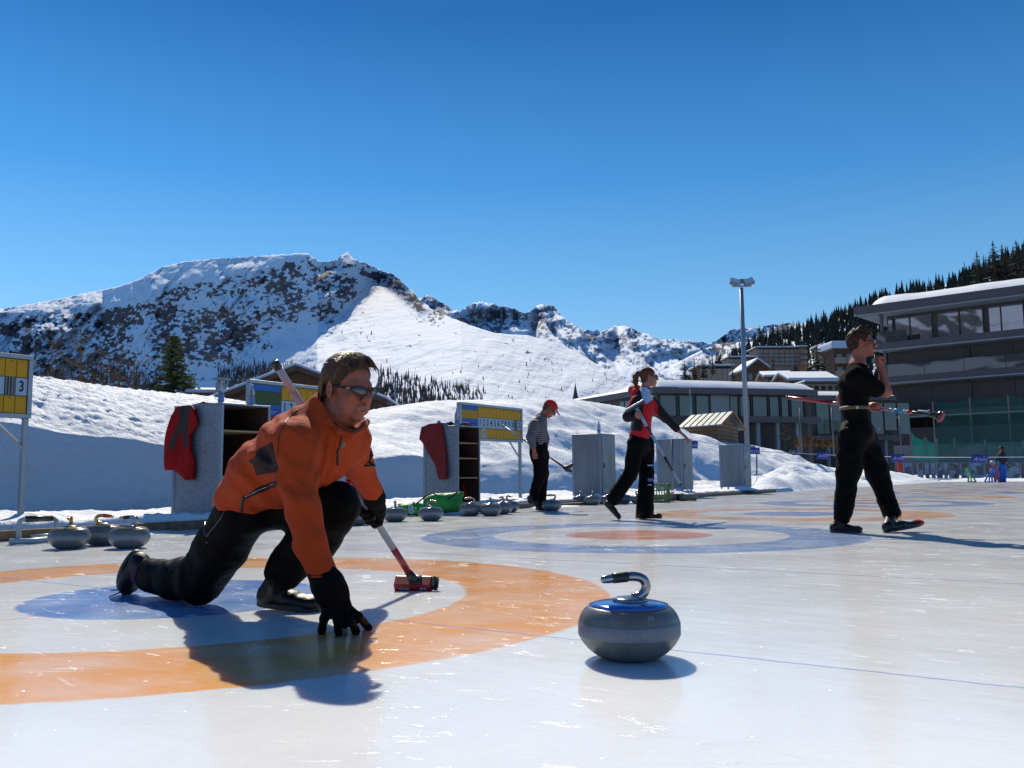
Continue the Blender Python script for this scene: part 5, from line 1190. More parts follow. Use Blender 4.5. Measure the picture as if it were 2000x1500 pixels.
adA = [(.06, .545, 1.67, 1.755, B_, 'blue_band'), (.06, .545, 1.50, 1.665, Gn, 'dark_green_field'), (.06, .545, 1.44, 1.495, B_, 'blue_band'), (.24, .545, 1.34, 1.435, (.02, .05, .30), 'text_field'), (.06, .235, 1.34, 1.435, (.35, .13, .08), 'face_picture'), (.06, .545, 1.20, 1.335, Rd_, 'red_field')]
adB = [(.06, .545, 1.69, 1.755, B_, 'blue_band'), (.06, .545, 1.53, 1.685, Gd, 'gold_field'), (.06, .545, 1.46, 1.525, B_, 'blue_band'), (.30, .545, 1.36, 1.455, (.02, .05, .30), 'text_field'), (.06, .295, 1.36, 1.455, (.35, .13, .08), 'face_picture'), (.06, .545, 1.20, 1.355, Rd_, 'red_field')]
scoreboard(.45, 'score board with the number 3 cut off by the left edge of the picture', '3', adA, nums=False)
e = scoreboard(5.28, 'score board with yellow plates and a blue and green print, behind the kneeling man', '2', adA)
for k in range(3):
    m = MB(); m.lbox(5.28+.28, 5.28+.50-.04*k, 5.985, 5.9875, 1.41-.022*k, 1.417-.022*k); m.build('printed_line', M_WPL, e)
scoreboard(9.85, 'score board with the numbers 2 to 10, left of the man in the plaid shirt', '2', adB, plate=(1, '1'))
# ------------------------------------------------------------------ white tubular push frame at the left
M_WTUBE = mat('off_white_paint', (.55, .60, .55), .4, var=.1); Yf = 7.15
e = empty('push_frame', G(60, 1058), 'off-white tubular push frame with a black grip at the left edge of the ice', 'push frame')
k = lambda x, y, Y=Yf: P(x, y, Y)
m = MB(); m.tube([k(18, 1058, 7.1), k(60, 1057, 7.15), k(104, 1052, 7.4)], .024, 12); m.build('skid', M_WTUBE, e, True); m = MB(); m.tube([k(60, 1049, 7.6), k(112, 1044, 7.75)], .018, 10); m.build('skid', M_WTUBE, e, True)
m = MB(); m.tube([k(37, 1057), k(37, 1024), k(39, 1017), k(46, 1014), k(105, 1012, 7.4), k(110, 1016, 7.4), k(111, 1046, 7.45)], .019, 12); bar = m.build('handle_bar', M_WTUBE, e, True)
m = MB(); m.tube([k(51, 1014), k(101, 1012.2, 7.38)], .026, 14); m.build('grip', M_RUBBER, bar, True)
m = MB(); m.tube([k(62+9*math.cos(t_/8*6.28), 1055+5*math.sin(t_/8*6.28), 7.3) for t_ in range(9)], .008, 6); m.build('ring', M_RUBBER, e, True)
# ------------------------------------------------------------------ green bag, basket, logs
M_BAG = mat('bright_green_nylon', (.02, .24, .035), .6, var=.2, vscale=6, bump=.004, bscale=30)
def green_bag():
    Yb = 11.9; e = empty('green_bag', G(850, 1003), 'green and black sports bag lying in front of the second open locker', 'bag'); k = lambda x, y, Y=Yb: P(x, y, Y)
    s = SDF(.011); s.cap(k(845, 985), k(888, 984), .13, .11, .06); s.cap(k(850, 977), k(878, 975), .10, .08, .05); s.cap(k(893, 972), k(899, 966, 12), .06, .05, .05); s.cap(k(818, 996), k(845, 992), .05, .09, .05)
    V, Fq = s.build(lambda x, y, z: .012*fbm(x*8, y*8, z*14, 3, 9)+np.maximum(0, .004-z)*1.0)
    V[:, 2] = np.maximum(V[:, 2], .003); mesh_obj('bag_body', V, Fq, M_BAG, e, True)
    s = SDF(.010); s.cap(k(786, 995, 11.6), k(818, 990, 11.7), .075, .06, .04); s.cap(k(800, 998, 11.6), k(822, 1000, 11.6), .055, .05, .04)
    V, Fq = s.build(lambda x, y, z: .010*fbm(x*10, y*10, z*16, 3, 19)); V[:, 2] = np.maximum(V[:, 2], .003)
    b = mesh_obj('side_pocket', V, Fq, M_BAG, e, True)
    m = MB()
    for pts in ([(812, 985), (832, 968), (846, 963), (853, 968)], [(874, 975), (885, 968), (896, 958), (903, 963)], [(778, 984), (786, 1000)], [(808, 980), (816, 1003)]):
        m.tube([k(x, y, 11.66) for x, y in pts], .022, 6, flat=.5)
    m.build('strap', M_BLK, e, True)
    put_text('8', .16, k(803, 996, 11.50), (1, 0, .12), (-.12, 0, 1), 'printed_mark', M_WPL, b, bold=.003)
green_bag()
M_BASK = mat('green_plastic', (.07, .15, .03), .5, var=.15)
def basket():
    c = G(1286, 979); Yb = 16.6; c = Vector(((1286-1000)/F_*Yb, Yb, 0)); e = empty('green_basket', c, 'green plastic basket standing behind the leg of the woman', 'basket')
    m = MB(); w = .145; h = .32
    for a in range(4):
        R = rotz(a*math.pi/2)
        for q in range(7):
            x = -w+2*w*q/6; m.box(R @ Vector((x, -w, h/2)), (.018, .01, h), R)
        for z in (.02, .12, .22): m.box(R @ Vector((0, -w-.001, z)), (2*w, .012, .02), R)
    m.build('basket_wall', M_BASK, e, local=True); m = MB()
    for a in range(4): R = rotz(a*math.pi/2); m.box(R @ Vector((0, -w, h+.012)), (2*w+.03, .03, .03), R)
    m.build('rim', M_BASK, e, local=True, bevel=.004); m = MB(); m.box((0, 0, .012), (2*w-.01, 2*w-.01, .02)); m.build('basket_floor', M_BASK, e, local=True)
    m = MB(); m.box((0, -w-.012, h-.06), (.07, .004, .035)); m.build('label_plate', M_WPL, e, local=True)
basket()
def log(x0, x1, y, Y, r, label, name='log'):
    a = P(x0, y, Y); b = P(x1, y-1, Y+.5); a.z = b.z = r; rd = random.Random(int(x0)); pts = [a.lerp(b, i/10)+Vector((0, 0, rd.uniform(-.01, .01))) for i in range(11)]; m = MB(); m.tube(pts, [r*rd.uniform(.85, 1.1) for _ in pts], 10); o = m.build(name, mat('old_log', (.17, .145, .12), .9, var=.4, vscale=9, bump=.01, bscale=20), smooth=True); return tag(o, label, 'log')
log(1302, 1330, 972, 17.2, .085, 'short grey log lying right of the green basket')
log(1331, 1357, 972, 17.3, .075, 'short grey log in front of the second closed locker, farther from the basket')
# little heaps of scraped snow by the lockers
for i, (x, y, Y, w, h, lb) in enumerate(((1328, 962, 19.2, .38, .13, 'small heap of scraped snow at the foot of the second closed locker'), (1452, 956, 22.9, .5, .12, 'small heap of scraped snow at the foot of the farthest locker'), (1168, 968, 16.3, .30, .16, 'small blue-shaded snow heap at the right foot of the first closed locker'), (1318, 968, 17.5, .35, .07, 'snow crust lying on the grey logs'))):
    a = P(x, y, Y); gx_ = np.linspace(-w, w, 24); A, B = np.meshgrid(gx_, gx_*.6); Zh = h*np.exp(-(A/w*1.7)**2-(B/w*2.4)**2)*(1+.5*fbm(A*9+i*5, B*9, 0*A, 3, i))-.012
    base = .10 if i < 2 else (.0 if i == 2 else .14)
    o = grid_obj('snow_heap', np.stack([a.x+A, a.y+B, base+Zh], -1), M_SNOW, kind=None); tag(o, lb, 'snow heap')
# ------------------------------------------------------------------ rope with flags
def P2(x, y, Y): return P(x, y, Y)
ROPE = [(1333, 857, 20.3), (1350, 859, 22.5), (1400, 868, 26), (1460, 878.5, 28.6), (1472, 880, 28.6), (1530, 884, 28.4), (1605, 888, 28), (1680, 891, 27), (1752, 892.5, 25.5), (1830, 893.5, 24), (1912, 893.5, 23), (2000, 893, 22), (2100, 893, 21)]
m = MB(); m.tube([P2(*p) for p in ROPE], .011, 6); rope = m.build('barrier_rope', mat('white_tape', (.75, .77, .80), .6), smooth=True); tag(rope, 'thin white barrier rope running across the far end of the ice', 'rope')
M_FLAG = mat('blue_pennant', (.022, .03, .24), .6, var=.1)
for x0, x1, y0, y1, Y, lb in ((1340, 1363, 860, 876, 23.3, 'blue Arosa pennant by the hand of the woman'), (1462, 1484, 873, 887, 28.5, 'blue Arosa pennant over the farthest locker'), (1595, 1619, 881, 897, 28, 'blue Arosa pennant left of the man in black'), (1740, 1766, 886, 902, 25.4, 'blue Arosa pennant right beside the leg of the man in black'), (1897, 1929, 887, 904, 22.8, 'blue Arosa pennant closest to the far woman')):
    e = empty('pennant', P((x0+x1)/2, y0, Y), lb, 'pennant', 'blue Arosa pennants on the barrier rope'); A_, B2, C2, D2 = P(x0, y0+1, Y-.02), P(x1, y0+1, Y-.02), P(x1, y1, Y-.02), P(x0, y1, Y-.02)
    rows = [[A_.lerp(B2, c/8).lerp(D2.lerp(C2, c/8), r/5)+Vector((0, .012*math.sin(c*1.3+r*.6+x0), 0)) for c in range(9)] for r in range(6)]
    m = MB(); m.sheet(rows); fl = m.build('pennant_cloth', M_FLAG, e, True, fix=False, solid=.004); wpx = (B2-A_).length
    put_text('Arosa', wpx*.34, (A_+B2+C2+D2)/4+Vector((0, -.022, -.01)), B2-A_, A_-D2, 'lettering', M_WPL, fl, shear=.45, bold=.002)
    c = (A_*.25+B2*.75)+(D2-A_)*.22+Vector((0, -.02, 0)); m = MB()
    for t_ in range(3):
        an = t_*math.pi/3; d = Vector((math.cos(an), 0, math.sin(an)))*wpx*.045; m.box(c, (wpx*.09, .004, wpx*.018), Matrix.Rotation(-an, 3, 'Y'))
    m.build('snow_crystal_mark', M_WPL, fl)
for x, y0, y1, Y, lb in ((1478, 886, 958, 28.6, 'brown rope post right of the farthest locker'), (1581, 888, 897, 28.2, 'short blue rope tie left of the pennant by the man in black')):
    a = P(x, y1, Y); b = P(x, y0, Y); m = MB(); m.tube([Vector((a.x, a.y, a.z if y1 < 900 else 0)), b], .022 if y1 > 900 else .012, 6); tag(m.build('rope_post', M_BROWN if y1 > 900 else M_FLAG), lb, 'post')
a = P(1313, 975, 18.3); b = P(1313, 858, 18.3); m = MB(); m.tube([Vector((a.x, a.y, .0)), b], .028, 8); tag(m.build('steel_post', mat('dark_steel', (.16, .18, .2), .5, .4), smooth=True), 'grey steel post standing against the second closed locker', 'post')
for x0, y0, x1, y1, Y in ((1343, 873, 1339, 890, 22), (1458, 884, 1455, 897, 23)):
    a, b = P(x0, y0, Y), P(x1, y1, Y); m = MB(); m.add([a, a+Vector((.07, 0, .02)), b+Vector((.05, 0, -.02)), b], [(0, 1, 2, 3)]); tag(m.build('paper_slip', mat('pale_paper', (.45, .58, .56), .6), fix=False, solid=.003), 'pale slip of tape hanging beside the pennant by the hand of the woman' if Y < 22.5 else 'pale slip of tape hanging at the farthest locker', 'tape')
# ================================================================== people and their brooms
M_SKIN = None
def skin_mat(name, col, c2):
    m, nt, b = new_mat(name); N = NT(nt); geo = N.n('ShaderNodeNewGeometry'); p = geo.outputs['Position']
    N.l(N.mix(N.mapr(N.noise(p, 26, 4, .6), .35, .65), col, c2), b.inputs['Base Color']); b.inputs['Roughness'].default_value = .5; b.inputs['Specular IOR Level'].default_value = .35
    b.inputs['Subsurface Weight'].default_value = .12; b.inputs['Subsurface Radius'].default_value = (.02, .008, .004); b.inputs['Subsurface Scale'].default_value = .4
    N.l(N.bump(N.noise(p, 320, 3), .0004), b.inputs['Normal']); return m
M_SKIN = skin_mat('tanned_skin', (.42, .135, .075), (.32, .095, .055)); M_SKIN2 = skin_mat('skin', (.50, .235, .155), (.42, .18, .12))
def cloth_mat(name, col, wr=.004, ws=16, fine=.0012, fs=220, rough=.85, sheen=.2, spec=.3, var=.12):
    m, nt, b = new_mat(name); N = NT(nt); geo = N.n('ShaderNodeNewGeometry'); p = geo.outputs['Position']
    f = N.mapr(N.noise(p, 9, 4, .6), .3, .7, 1-var, 1+var); hs = N.n('ShaderNodeHueSaturation'); hs.inputs['Color'].default_value = (*col, 1); N.l(f, hs.inputs['Value']); N.l(hs.outputs[0], b.inputs['Base Color'])
    b.inputs['Roughness'].default_value = rough; b.inputs['Specular IOR Level'].default_value = spec; b.inputs['Sheen Weight'].default_value = sheen; b.inputs['Sheen Roughness'].default_value = .4; b.inputs['Sheen Tint'].default_value = (*[min(1, c*1.5+.05) for c in col], 1)
    h = N.math('ADD', N.math('MULTIPLY', N.noise(p, ws, 3, .5, .6), wr), N.math('MULTIPLY', N.noise(p, fs, 3), fine)); N.l(N.bump(h, 1.0, 1.0), b.inputs['Normal']); return m
M_ORANGE = cloth_mat('orange_fleece', (.42, .050, .006), wr=.008, ws=12, fine=.0025, fs=260, sheen=.15); M_TROU = cloth_mat('black_trousers', (.0035, .0035, .004), wr=.012, ws=13, rough=.6, sheen=.0, spec=.04)
M_PANEL = cloth_mat('black_side_panel', (.008, .006, .008), rough=.8, sheen=0); M_GLOVE = cloth_mat('black_glove', (.005, .005, .006), wr=.004, ws=40, rough=.7, sheen=0, spec=.06)
M_SHOE = cloth_mat('black_shoe_leather', (.005, .005, .006), wr=.0012, ws=30, rough=.42, sheen=0, spec=.3); M_SOLE = mat('shoe_sole', (.018, .018, .02), .6); M_ZIP = mat('dark_zip', (.02, .014, .012), .45)
M_TSHIRT = cloth_mat('black_tshirt', (.004, .004, .0045), wr=.008, ws=14, sheen=0, spec=.03); M_REDJ = cloth_mat('red_softshell', (.52, .012, .020), ws=14); M_WHITEJ = cloth_mat('white_softshell', (.68, .70, .78), ws=14); M_NAVY = cloth_mat('black_navy_softshell', (.007, .007, .012), ws=14, sheen=0)
M_HAIR1 = cloth_mat('grey_brown_hair', (.050, .030, .019), wr=.003, ws=60, fine=.002, fs=500, rough=.6, sheen=0, spec=.2, var=.5); M_STRAND = mat('hair_strand', (.13, .075, .045), .45, spec=.3, var=.4, vscale=30); M_HAIR2 = cloth_mat('dark_brown_hair', (.030, .014, .009), wr=.004, ws=50, rough=.6, spec=.15, sheen=0); M_HAIR3 = cloth_mat('auburn_hair', (.085, .030, .014), wr=.004, ws=45, rough=.6, spec=.15, sheen=0)
M_LENS = mat('smoked_lens', (.055, .06, .07), .28, spec=.8, var=.02); M_GFRAME = mat('glossy_black_frame', (.008, .008, .009), .22, var=.02); M_TEETH = mat('teeth', (.50, .42, .34), .4); M_LIP = mat('lips', (.30, .085, .065), .5)
def sdpoly(x, y, poly):
    d = np.full(x.shape, 1e9); ins = np.zeros(x.shape, bool); n = len(poly)
    for i in range(n):
        x0, y0 = poly[i]; x1, y1 = poly[(i+1) % n]; ex, ey = x1-x0, y1-y0; t = np.clip(((x-x0)*ex+(y-y0)*ey)/(ex*ex+ey*ey+1e-9), 0, 1)
        d = np.minimum(d, np.hypot(x-x0-t*ex, y-y0-t*ey)); c = (y0 > y) != (y1 > y); xi = ex*(y-y0)/(ey if ey else 1e-9)+x0; ins ^= c & (x < xi)
    return np.where(ins, d, -d)
def panel_cloth(name, base, layers, ws=14, wr=.006, sheen=.1):
    # cloth sewn from panels of other colours; each panel is an attribute of the garment
    m = cloth_mat(name, base, wr=wr, ws=ws, fine=.0022, fs=260, sheen=sheen); nt = m.node_tree; N = NT(nt); b = nt.nodes['Principled BSDF']; src = b.inputs['Base Color'].links[0].from_socket
    for at, c in layers:
        a = N.n('ShaderNodeAttribute', attribute_name=at); src = N.mix(N.mapr(a.outputs['Fac'], -.2, .2), src, c)
    N.l(src, b.inputs['Base Color']); return m
def add_attr(o, name, val):
    at = o.data.attributes.new(name, 'FLOAT', 'POINT'); at.data.foreach_set('value', np.asarray(val, dtype=np.float32))
def mat3(f, l, u): return Matrix((f, l, u)).transposed()
def head_frame(yaw, pitch=0.0, roll=0.0):
    """yaw measured from +X towards the viewer, pitch downwards, in degrees"""
    return Matrix.Rotation(-math.radians(yaw), 3, 'Z') @ Matrix.Rotation(math.radians(pitch), 3, 'Y') @ Matrix.Rotation(math.radians(roll), 3, 'X')
def head_prims(S, C, R, s=1.0, female=False, smile=False):
    C = Vector(C); q = lambda x, y, z: C+R @ Vector((x*s, y*s, z*s)); Rn = np.array(R)
    E = lambda c, r, k=.015, op='+', rot=None: S.ell(q(*c), tuple(v*s for v in r), Rn if rot is None else np.array(R @ rot), k*s, op)
    E((-.014, 0, .036), (.094, .073, .083), .01); E((.022, 0, -.030), (.064, .056, .076), .03); E((.030, 0, -.074), (.050, .050, .034), .03); E((.072, 0, -.100), (.017, .020, .015), .022)
    E((.070, 0, .020), (.022, .050, .013), .02)                                           # brow ridge
    for y in (-1, 1):
        E((.086, y*.032, .001), (.016, .018, .011), .014, '-')                          # eye sockets
        E((.075, y*.032, .001), (.014, .015, .010), .008)                               # eyes under lids
        E((.062, y*.040, -.026), (.024, .020, .020), .018); E((.040, y*.052, -.062), (.030, .014, .034), .02)                       # cheeks, jaw
    S.cap(q(.086, 0, .010), q(.114, 0, -.027), .009*s, .0138*s, .012*s)                    # nose
    for y in (-1, 1): E((.101, y*.0115, -.032), (.0125, .0095, .0085), .006)
    E((.0895, 0, -.0575), (.0105, .024, .0065), .006); E((.087, 0, -.0735), (.0105, .020, .0075), .006); E((.082, 0, -.062), (.016, .030, .020), .012)
    E((.101, 0, -.0655), (.016, .026 if smile else .019, .0042 if smile else .0015), .003, '-')
    for y in (-1, 1):
        ro = Matrix.Rotation(y*.35, 3, 'Z') @ Matrix.Rotation(-.15, 3, 'Y')
        E((-.006, y*.080, -.008), (.021, .0085, .034), .008, '+', ro); E((-.001, y*.088, -.006), (.012, .006, .021), .005, '-', ro); E((-.002, y*.074, -.034), (.010, .007, .010), .006)
    return q
def glasses(q, R, parent, kind='wrap', s=1.0, z=.003, lensmat=None):
    """sunglasses: lenses set in rims, bridge and temple arms over the ears"""
    e = MB(); root = None
    for y in (-1, 1):
        c = Vector((.1035, y*.0365, z)); a = y*.42; ax = Vector((-math.sin(a)*1, math.cos(a), 0)) if kind else None
        ax = Vector((-abs(math.sin(a)), y*math.cos(a), 0)).normalized()
        pts = []; n = 20
        for k in range(n+1):
            t = 2*math.pi*k/n; u = math.cos(t); w = math.sin(t); ry = .0325; rz = .0158*(1-.20*u)
            pts.append(q(*(c+ax*(ry*u)+Vector((0, 0, rz*w+.003*u)))))
        mb = MB(); mb.tube(pts, .0021*s, 6, caps=False)
        rim = mb.build('rim', M_GFRAME, root or parent, True)
        if root is None: rim.name = 'sunglasses'; rim.data.name = 'sunglasses'; root = rim
        mb = MB(); cen = q(*(c+Vector((.003, 0, 0)))); mb.add([cen]+pts[:-1], [(0, k+1, (k+1) % n+1) for k in range(n)]); mb.build('lens', lensmat or M_LENS, root, True, fix=True, solid=.0015)
        mb = MB(); mb.tube([q(.0945, y*.058, z+.006), q(.080, y*.069, z+.006), q(.04, y*.077, z+.004), q(.0, y*.0795, z+.002), q(-.018, y*.081, z-.010)], [.0052*s, .0050*s, .0036*s, .0028*s, .0024*s], 6, flat=1.0); mb.build('temple_arm', M_GFRAME, root, True)
        if kind == 'logo':
            mb = MB(); mb.box(q(.082, y*.0722, z+.006), (.011, .003, .005), R @ Matrix.Rotation(-y*.5, 3, 'Z')); mb.build('silver_mark', M_CHROME, root)
    mb = MB(); mb.tube([q(.1065, -.010, z+.004), q(.1085, 0, z+.006), q(.1065, .010, z+.004)], .0024*s, 6); mb.build('bridge', M_GFRAME, root, True)
    return root
def hair_cap(C, R, s, material, parent, res=.005, seed=1, fringe=0.0, vol=1.0, extra=None, brow=.108, tuft=.008):
    S = SDF(res); C = Vector(C); q = lambda x, y, z: C+R @ Vector((x*s, y*s, z*s)); Rn = np.array(R)
    S.ell(q(-.018, 0, .040), (.102*s*vol, .083*s*vol, .092*s*vol), Rn, .01); S.ell(q(-.042, 0, -.02), (.058*s, .072*s, .06*s), Rn, .02)
    if fringe: S.ell(q(.060, 0, .095), (.050*s, .055*s, .026*s*(1+fringe)), Rn, .02)
    if extra: extra(S, q, Rn)
    S.ell(q(.075, 0, -.055), (.078*s, .10*s, brow*s), Rn, .006, '-')          # face opening
    S.ell(q(.006, 0, -.040), (.046*s, .12*s, .052*s), Rn, .006, '-')          # round the ears
    S.ell(q(-.02, 0, -.17), (.13*s, .13*s, .10*s), Rn, .006, '-')
    Ri = np.array(R.transposed()); c = np.array(C)
    def disp(x, y, z):
        l = [Ri[i, 0]*(x-c[0])+Ri[i, 1]*(y-c[1])+Ri[i, 2]*(z-c[2]) for i in range(3)]
        return tuft*(fbm(l[0]*18+l[2]*20, l[1]*75, l[2]*22+l[0]*8, 2, seed)*.7+.3*fbm(l[0]*60, l[1]*120, l[2]*60, 1, seed+4))
    V, Fq = S.build(disp); return mesh_obj('hair', V, Fq, material, parent, True)
def fist(S, wrist, g, axis, toward, rs=.016, fr=.0095, side=1, k=.008, palm=.036, sc=1.0):
    """a hand closed round a shaft at g; toward = direction from shaft to palm"""
    g, wrist = Vector(g), Vector(wrist); a = Vector(axis).normalized(); b = Vector(toward); b = (b-a*b.dot(a)).normalized(); c = a.cross(b)*side
    pc = g+b*(rs+.018*sc)
    S.cap(wrist, pc, .027*sc, .030*sc, .02); S.ecap(pc-a*.026*sc, pc+a*.026*sc, c, (.030*sc, .016*sc), (.030*sc, .016*sc), .015)
    for i, (o, ln) in enumerate(((-.031, .86), (-.011, 1.0), (.010, 1.05), (.030, .98))):
        pts = []
        for j in range(6):
            th = math.radians(10+ (250*ln)*j/5); r = rs+fr*sc+.003*(j == 2); pts.append(g+a*o*sc+b*(math.cos(th)*r+.006*(1-j/5))+c*math.sin(th)*r)
        S.chain(pts, [fr*sc*1.05, fr*sc*1.05, fr*sc, fr*sc, fr*sc*.93, fr*sc*.85], k*.6)
    pts = [pc+a*.030*sc-c*.012, g+a*.046*sc+b*.018-c*(rs+.008), g+a*.050*sc-b*.006-c*(rs+.006), g+a*.044*sc-b*(rs+.006)-c*.004]
    S.chain(pts, [.014*sc, .0125*sc, .0115*sc, .010*sc], k)
def shoe(S, heel, toe, up=(0, 0, 1), w=.042, h=.07, ankle=None):
    heel, toe, up = Vector(heel), Vector(toe), Vector(up).normalized(); d = toe-heel; Lg = d.length; dn = d.normalized(); side = up.cross(dn).normalized()
    S.ecap(heel+dn*.035+up*.038, heel+dn*Lg*.55+up*.036, side, (w*.85, .036), (w*1.02, .034), .02)
    S.ecap(heel+dn*Lg*.5+up*.032, toe-dn*.038+up*.026, side, (w*1.02, .032), (w*.92, .022), .02)
    S.ell(toe-dn*.05+up*.028, (.055, w*.98, .028), np.array(mat3(dn, side, up)), .02)
    S.cap(heel+dn*.055+up*.055, (Vector(ankle) if ankle is not None else heel+dn*.055+up*.10), w*.95, w*.9, .02)
    return dn, side
def build_shoe(parent, heel, toe, up=(0, 0, 1), ankle=None, material=None, w=.044, lace=None, name='shoe', res=.006, sole=None):
    S = SDF(res); dn, side = shoe(S, heel, toe, up, w, ankle=ankle); V, Fq = S.build(lambda x, y, z: .0015*fbm(x*40, y*40, z*40, 2, 3)); o = mesh_obj(name, V, Fq, material or M_SHOE, parent, True)
    heel, toe, up = Vector(heel), Vector(toe), Vector(up).normalized(); Lg = (toe-heel).length; poly = []
    for k in range(28):
        t = 2*math.pi*k/28; u = (1-math.cos(t))/2; ww = w*1.05*(abs(math.sin(t))**.75)*(.88+.22*math.sin(u*2.6)); poly.append(heel+dn*(Lg*u)+side*(ww if math.sin(t) > 0 else -ww))
    m = MB(); m.prism(poly, up*.020); m.build('sole', sole or M_SOLE, o, bevel=.003)
    if lace is not None:
        for q in range(5):
            c = heel+dn*(Lg*(.42+.065*q))+up*(.085-.008*q); m = MB(); m.tube([c-side*.024-up*.006, c+up*.003, c+side*.024-up*.006], .0028, 5); m.build('lace', lace, o, True)
        m = MB(); c = heel+dn*Lg*.40+up*.092; m.tube([c, c+side*.03+up*.02, c+side*.055-up*.004], .0026, 5); m.tube([c, c-side*.03+up*.022, c-side*.05-up*.002], .0026, 5); m.tube([c, c+dn*.03+up*.03, c+dn*.06+up*.018], .0026, 5); m.build('lace', lace, o, True)
    return o
def broom(label, head, top, bands, parent=None, hd=Vector((1, 0, 0)), size=(.19, .055, .042), hmat=None, r=.0142, tilt=None, text=None, brush=None, kind='brush'):
    head, top = Vector(head), Vector(top); ax = (top-head).normalized(); e = empty('curling_broom', head, label, 'broom', 'curling brooms held by the players')
    Ln = (top-head).length
    root = None
    for i, (t0, t1, mt, nm) in enumerate(bands):
        m = MB(); m.tube([head+ax*Ln*t0, head+ax*Ln*t1], r*(1.0 if 'grip' not in nm and 'cap' not in nm else 1.12), 16); o = m.build(nm, mt, e, True)
    return e, ax, Ln
# ------------------------------------------------------------------ 1. the kneeling man
def kneeling_man():
    K = P
    e = empty('person', G(470, 1176), 'man in an orange fleece kneeling in a long slide, one glove on the ice', 'person')
    pel = K(480, 972, 3.42); rh, lh = K(468, 992, 3.36), K(505, 965, 3.48); rk, ra = K(392, 1132, 3.58), K(284, 1124, 3.88); lk, la = K(652, 990, 3.22), K(552, 1132, 3.36)
    ch = K(614, 872, 3.13); nb = K(652, 822, 3.12); rs_, ls_ = K(574, 866, 2.98), K(680, 858, 3.28); re, rw = K(590, 990, 2.88), K(634, 1132, 2.855); le, lw = K(697, 905, 3.54), K(728, 968, 3.70)
    HC_ = K(679, 757, 3.10); R = head_frame(37, 13, 3)
    sidev = (ls_-rs_).normalized()
    # skin body
    S = SDF(.0055); q = head_prims(S, HC_, R, .965, smile=True)
    for y in (-1, 1): S.cap(q(.097, y*.024, -.032), q(.078, y*.038, -.078), .0035, .003, .012, '-')
    S.cap(q(-.030, 0, -.055), nb, .058, .062, .03); S.ecap(pel, ch, sidev, (.14, .085), (.15, .095), .04); S.ecap(ch, nb, sidev, (.15, .09), (.07, .06), .04)
    for a, b, c, r1, r2, r3 in ((rs_, re, rw, .05, .04, .027), (ls_, le, lw, .04, .033, .025), (rh, rk, ra, .075, .052, .038), (lh, lk, la, .075, .052, .038)): S.chain([a, b, c], [r1, r2, r3], .02)
    V, Fq = S.build(); mesh_obj('body', V, Fq, M_SKIN, e, True)
    # teeth glimpsed in the grin
    S = SDF(.003); S.ell(q(.0875, -.002, -.0648), (.0105, .018, .0034), np.array(R), .003); V, Fq = S.build(); mesh_obj('teeth', V, Fq, M_TEETH, e, True)
    glasses(q, R, e, 'logo', 1.05, z=.004)
    # hair: short, swept forward over the brow
    def ex(S, q, Rn):
        S.cap(q(.020, .030, .112), q(.086, .022, .094), .018, .006, .015); S.cap(q(.025, -.015, .114), q(.092, -.012, .096), .018, .006, .015); S.cap(q(.02, -.045, .100), q(.072, -.046, .082), .014, .005, .012)
        S.cap(q(-.066, -.03, -.01), q(-.060, -.035, -.068), .030, .022, .02); S.cap(q(-.066, .03, -.01), q(-.060, .035, -.068), .030, .022, .02)
    hair = hair_cap(HC_, R, .97, M_HAIR1, e, .0042, 3, extra=ex, fringe=.0, tuft=.0045, vol=.965, brow=.132)
    mb = MB(); rd = random.Random(8)                  # loose strands
    for k in range(900):
        y = rd.uniform(-.068, .068); x0 = rd.uniform(-.078, .040); z0 = .121-y*y*9-max(0, -x0)**2*4-max(0, x0-.01)*.25; p0 = q(x0, y, z0+.012); ln = rd.uniform(.03, .06)
        p1 = q(x0+ln*.6, y+rd.uniform(-.004, .004), z0+.016-ln*.05); p2 = q(x0+ln*1.15, y+rd.uniform(-.008, .008), z0+.010-ln*.42+rd.uniform(-.006, .008)); mb.tube([p0, p1, p2], [.0012, .0010, .0004], 4, caps=False)
    for k in range(420):
        z = rd.uniform(-.045, .085); x = rd.uniform(-.085, .02 if z > .02 else -.045); y = -.077-rd.uniform(0, .004)+max(0, z-.03)*.38+max(0, -x-.045)*.55; mb.tube([q(x, y, z+.012), q(x-.004, y-.003, z-.006), q(x-.006, y+.001, z-.024)], [.0015, .0013, .0004], 4, caps=False)
    mb.build('hair_strands', M_STRAND, hair, True, fix=False)
    # jacket
    S = SDF(.0065)
    S.ecap(K(497, 962, 3.36), K(546, 916, 3.27), sidev, (.168, .108), (.182, .124), .05); S.ecap(K(546, 916, 3.27), K(606, 872, 3.14), sidev, (.185, .128), (.200, .135), .05)
    S.ecap(K(600, 876, 3.15), K(640, 838, 3.12), sidev, (.195, .135), (.105, .105), .06)
    S.cap(rs_, K(578, 880, 2.97), .085, .082, .03); S.cap(ls_, ls_, .080, .080, .05)
    S.chain([K(578, 872, 2.965), K(580, 935, 2.92), re], [.082, .066, .059], .014); S.chain([re, K(607, 1060, 2.865), K(630, 1118, 2.855)], [.059, .053, .047], .014)
    S.chain([ls_, le, K(726, 955, 3.69)], [.075, .058, .046], .03)
    # collar standing round the neck
    S.ecap(K(636, 848, 3.11), K(645, 803, 3.11), sidev, (.092, .090), (.078, .088), .03)
    S.cap(K(628, 820, 3.10), K(634, 792, 3.11), .05, .03, .03)
    COLL = [K(631, 790, 3.16), K(634, 800, 3.08), K(645, 822, 3.015), K(662, 842, 2.995), K(686, 850, 3.0), K(708, 838, 3.06), K(716, 824, 3.14), K(705, 812, 3.22)]
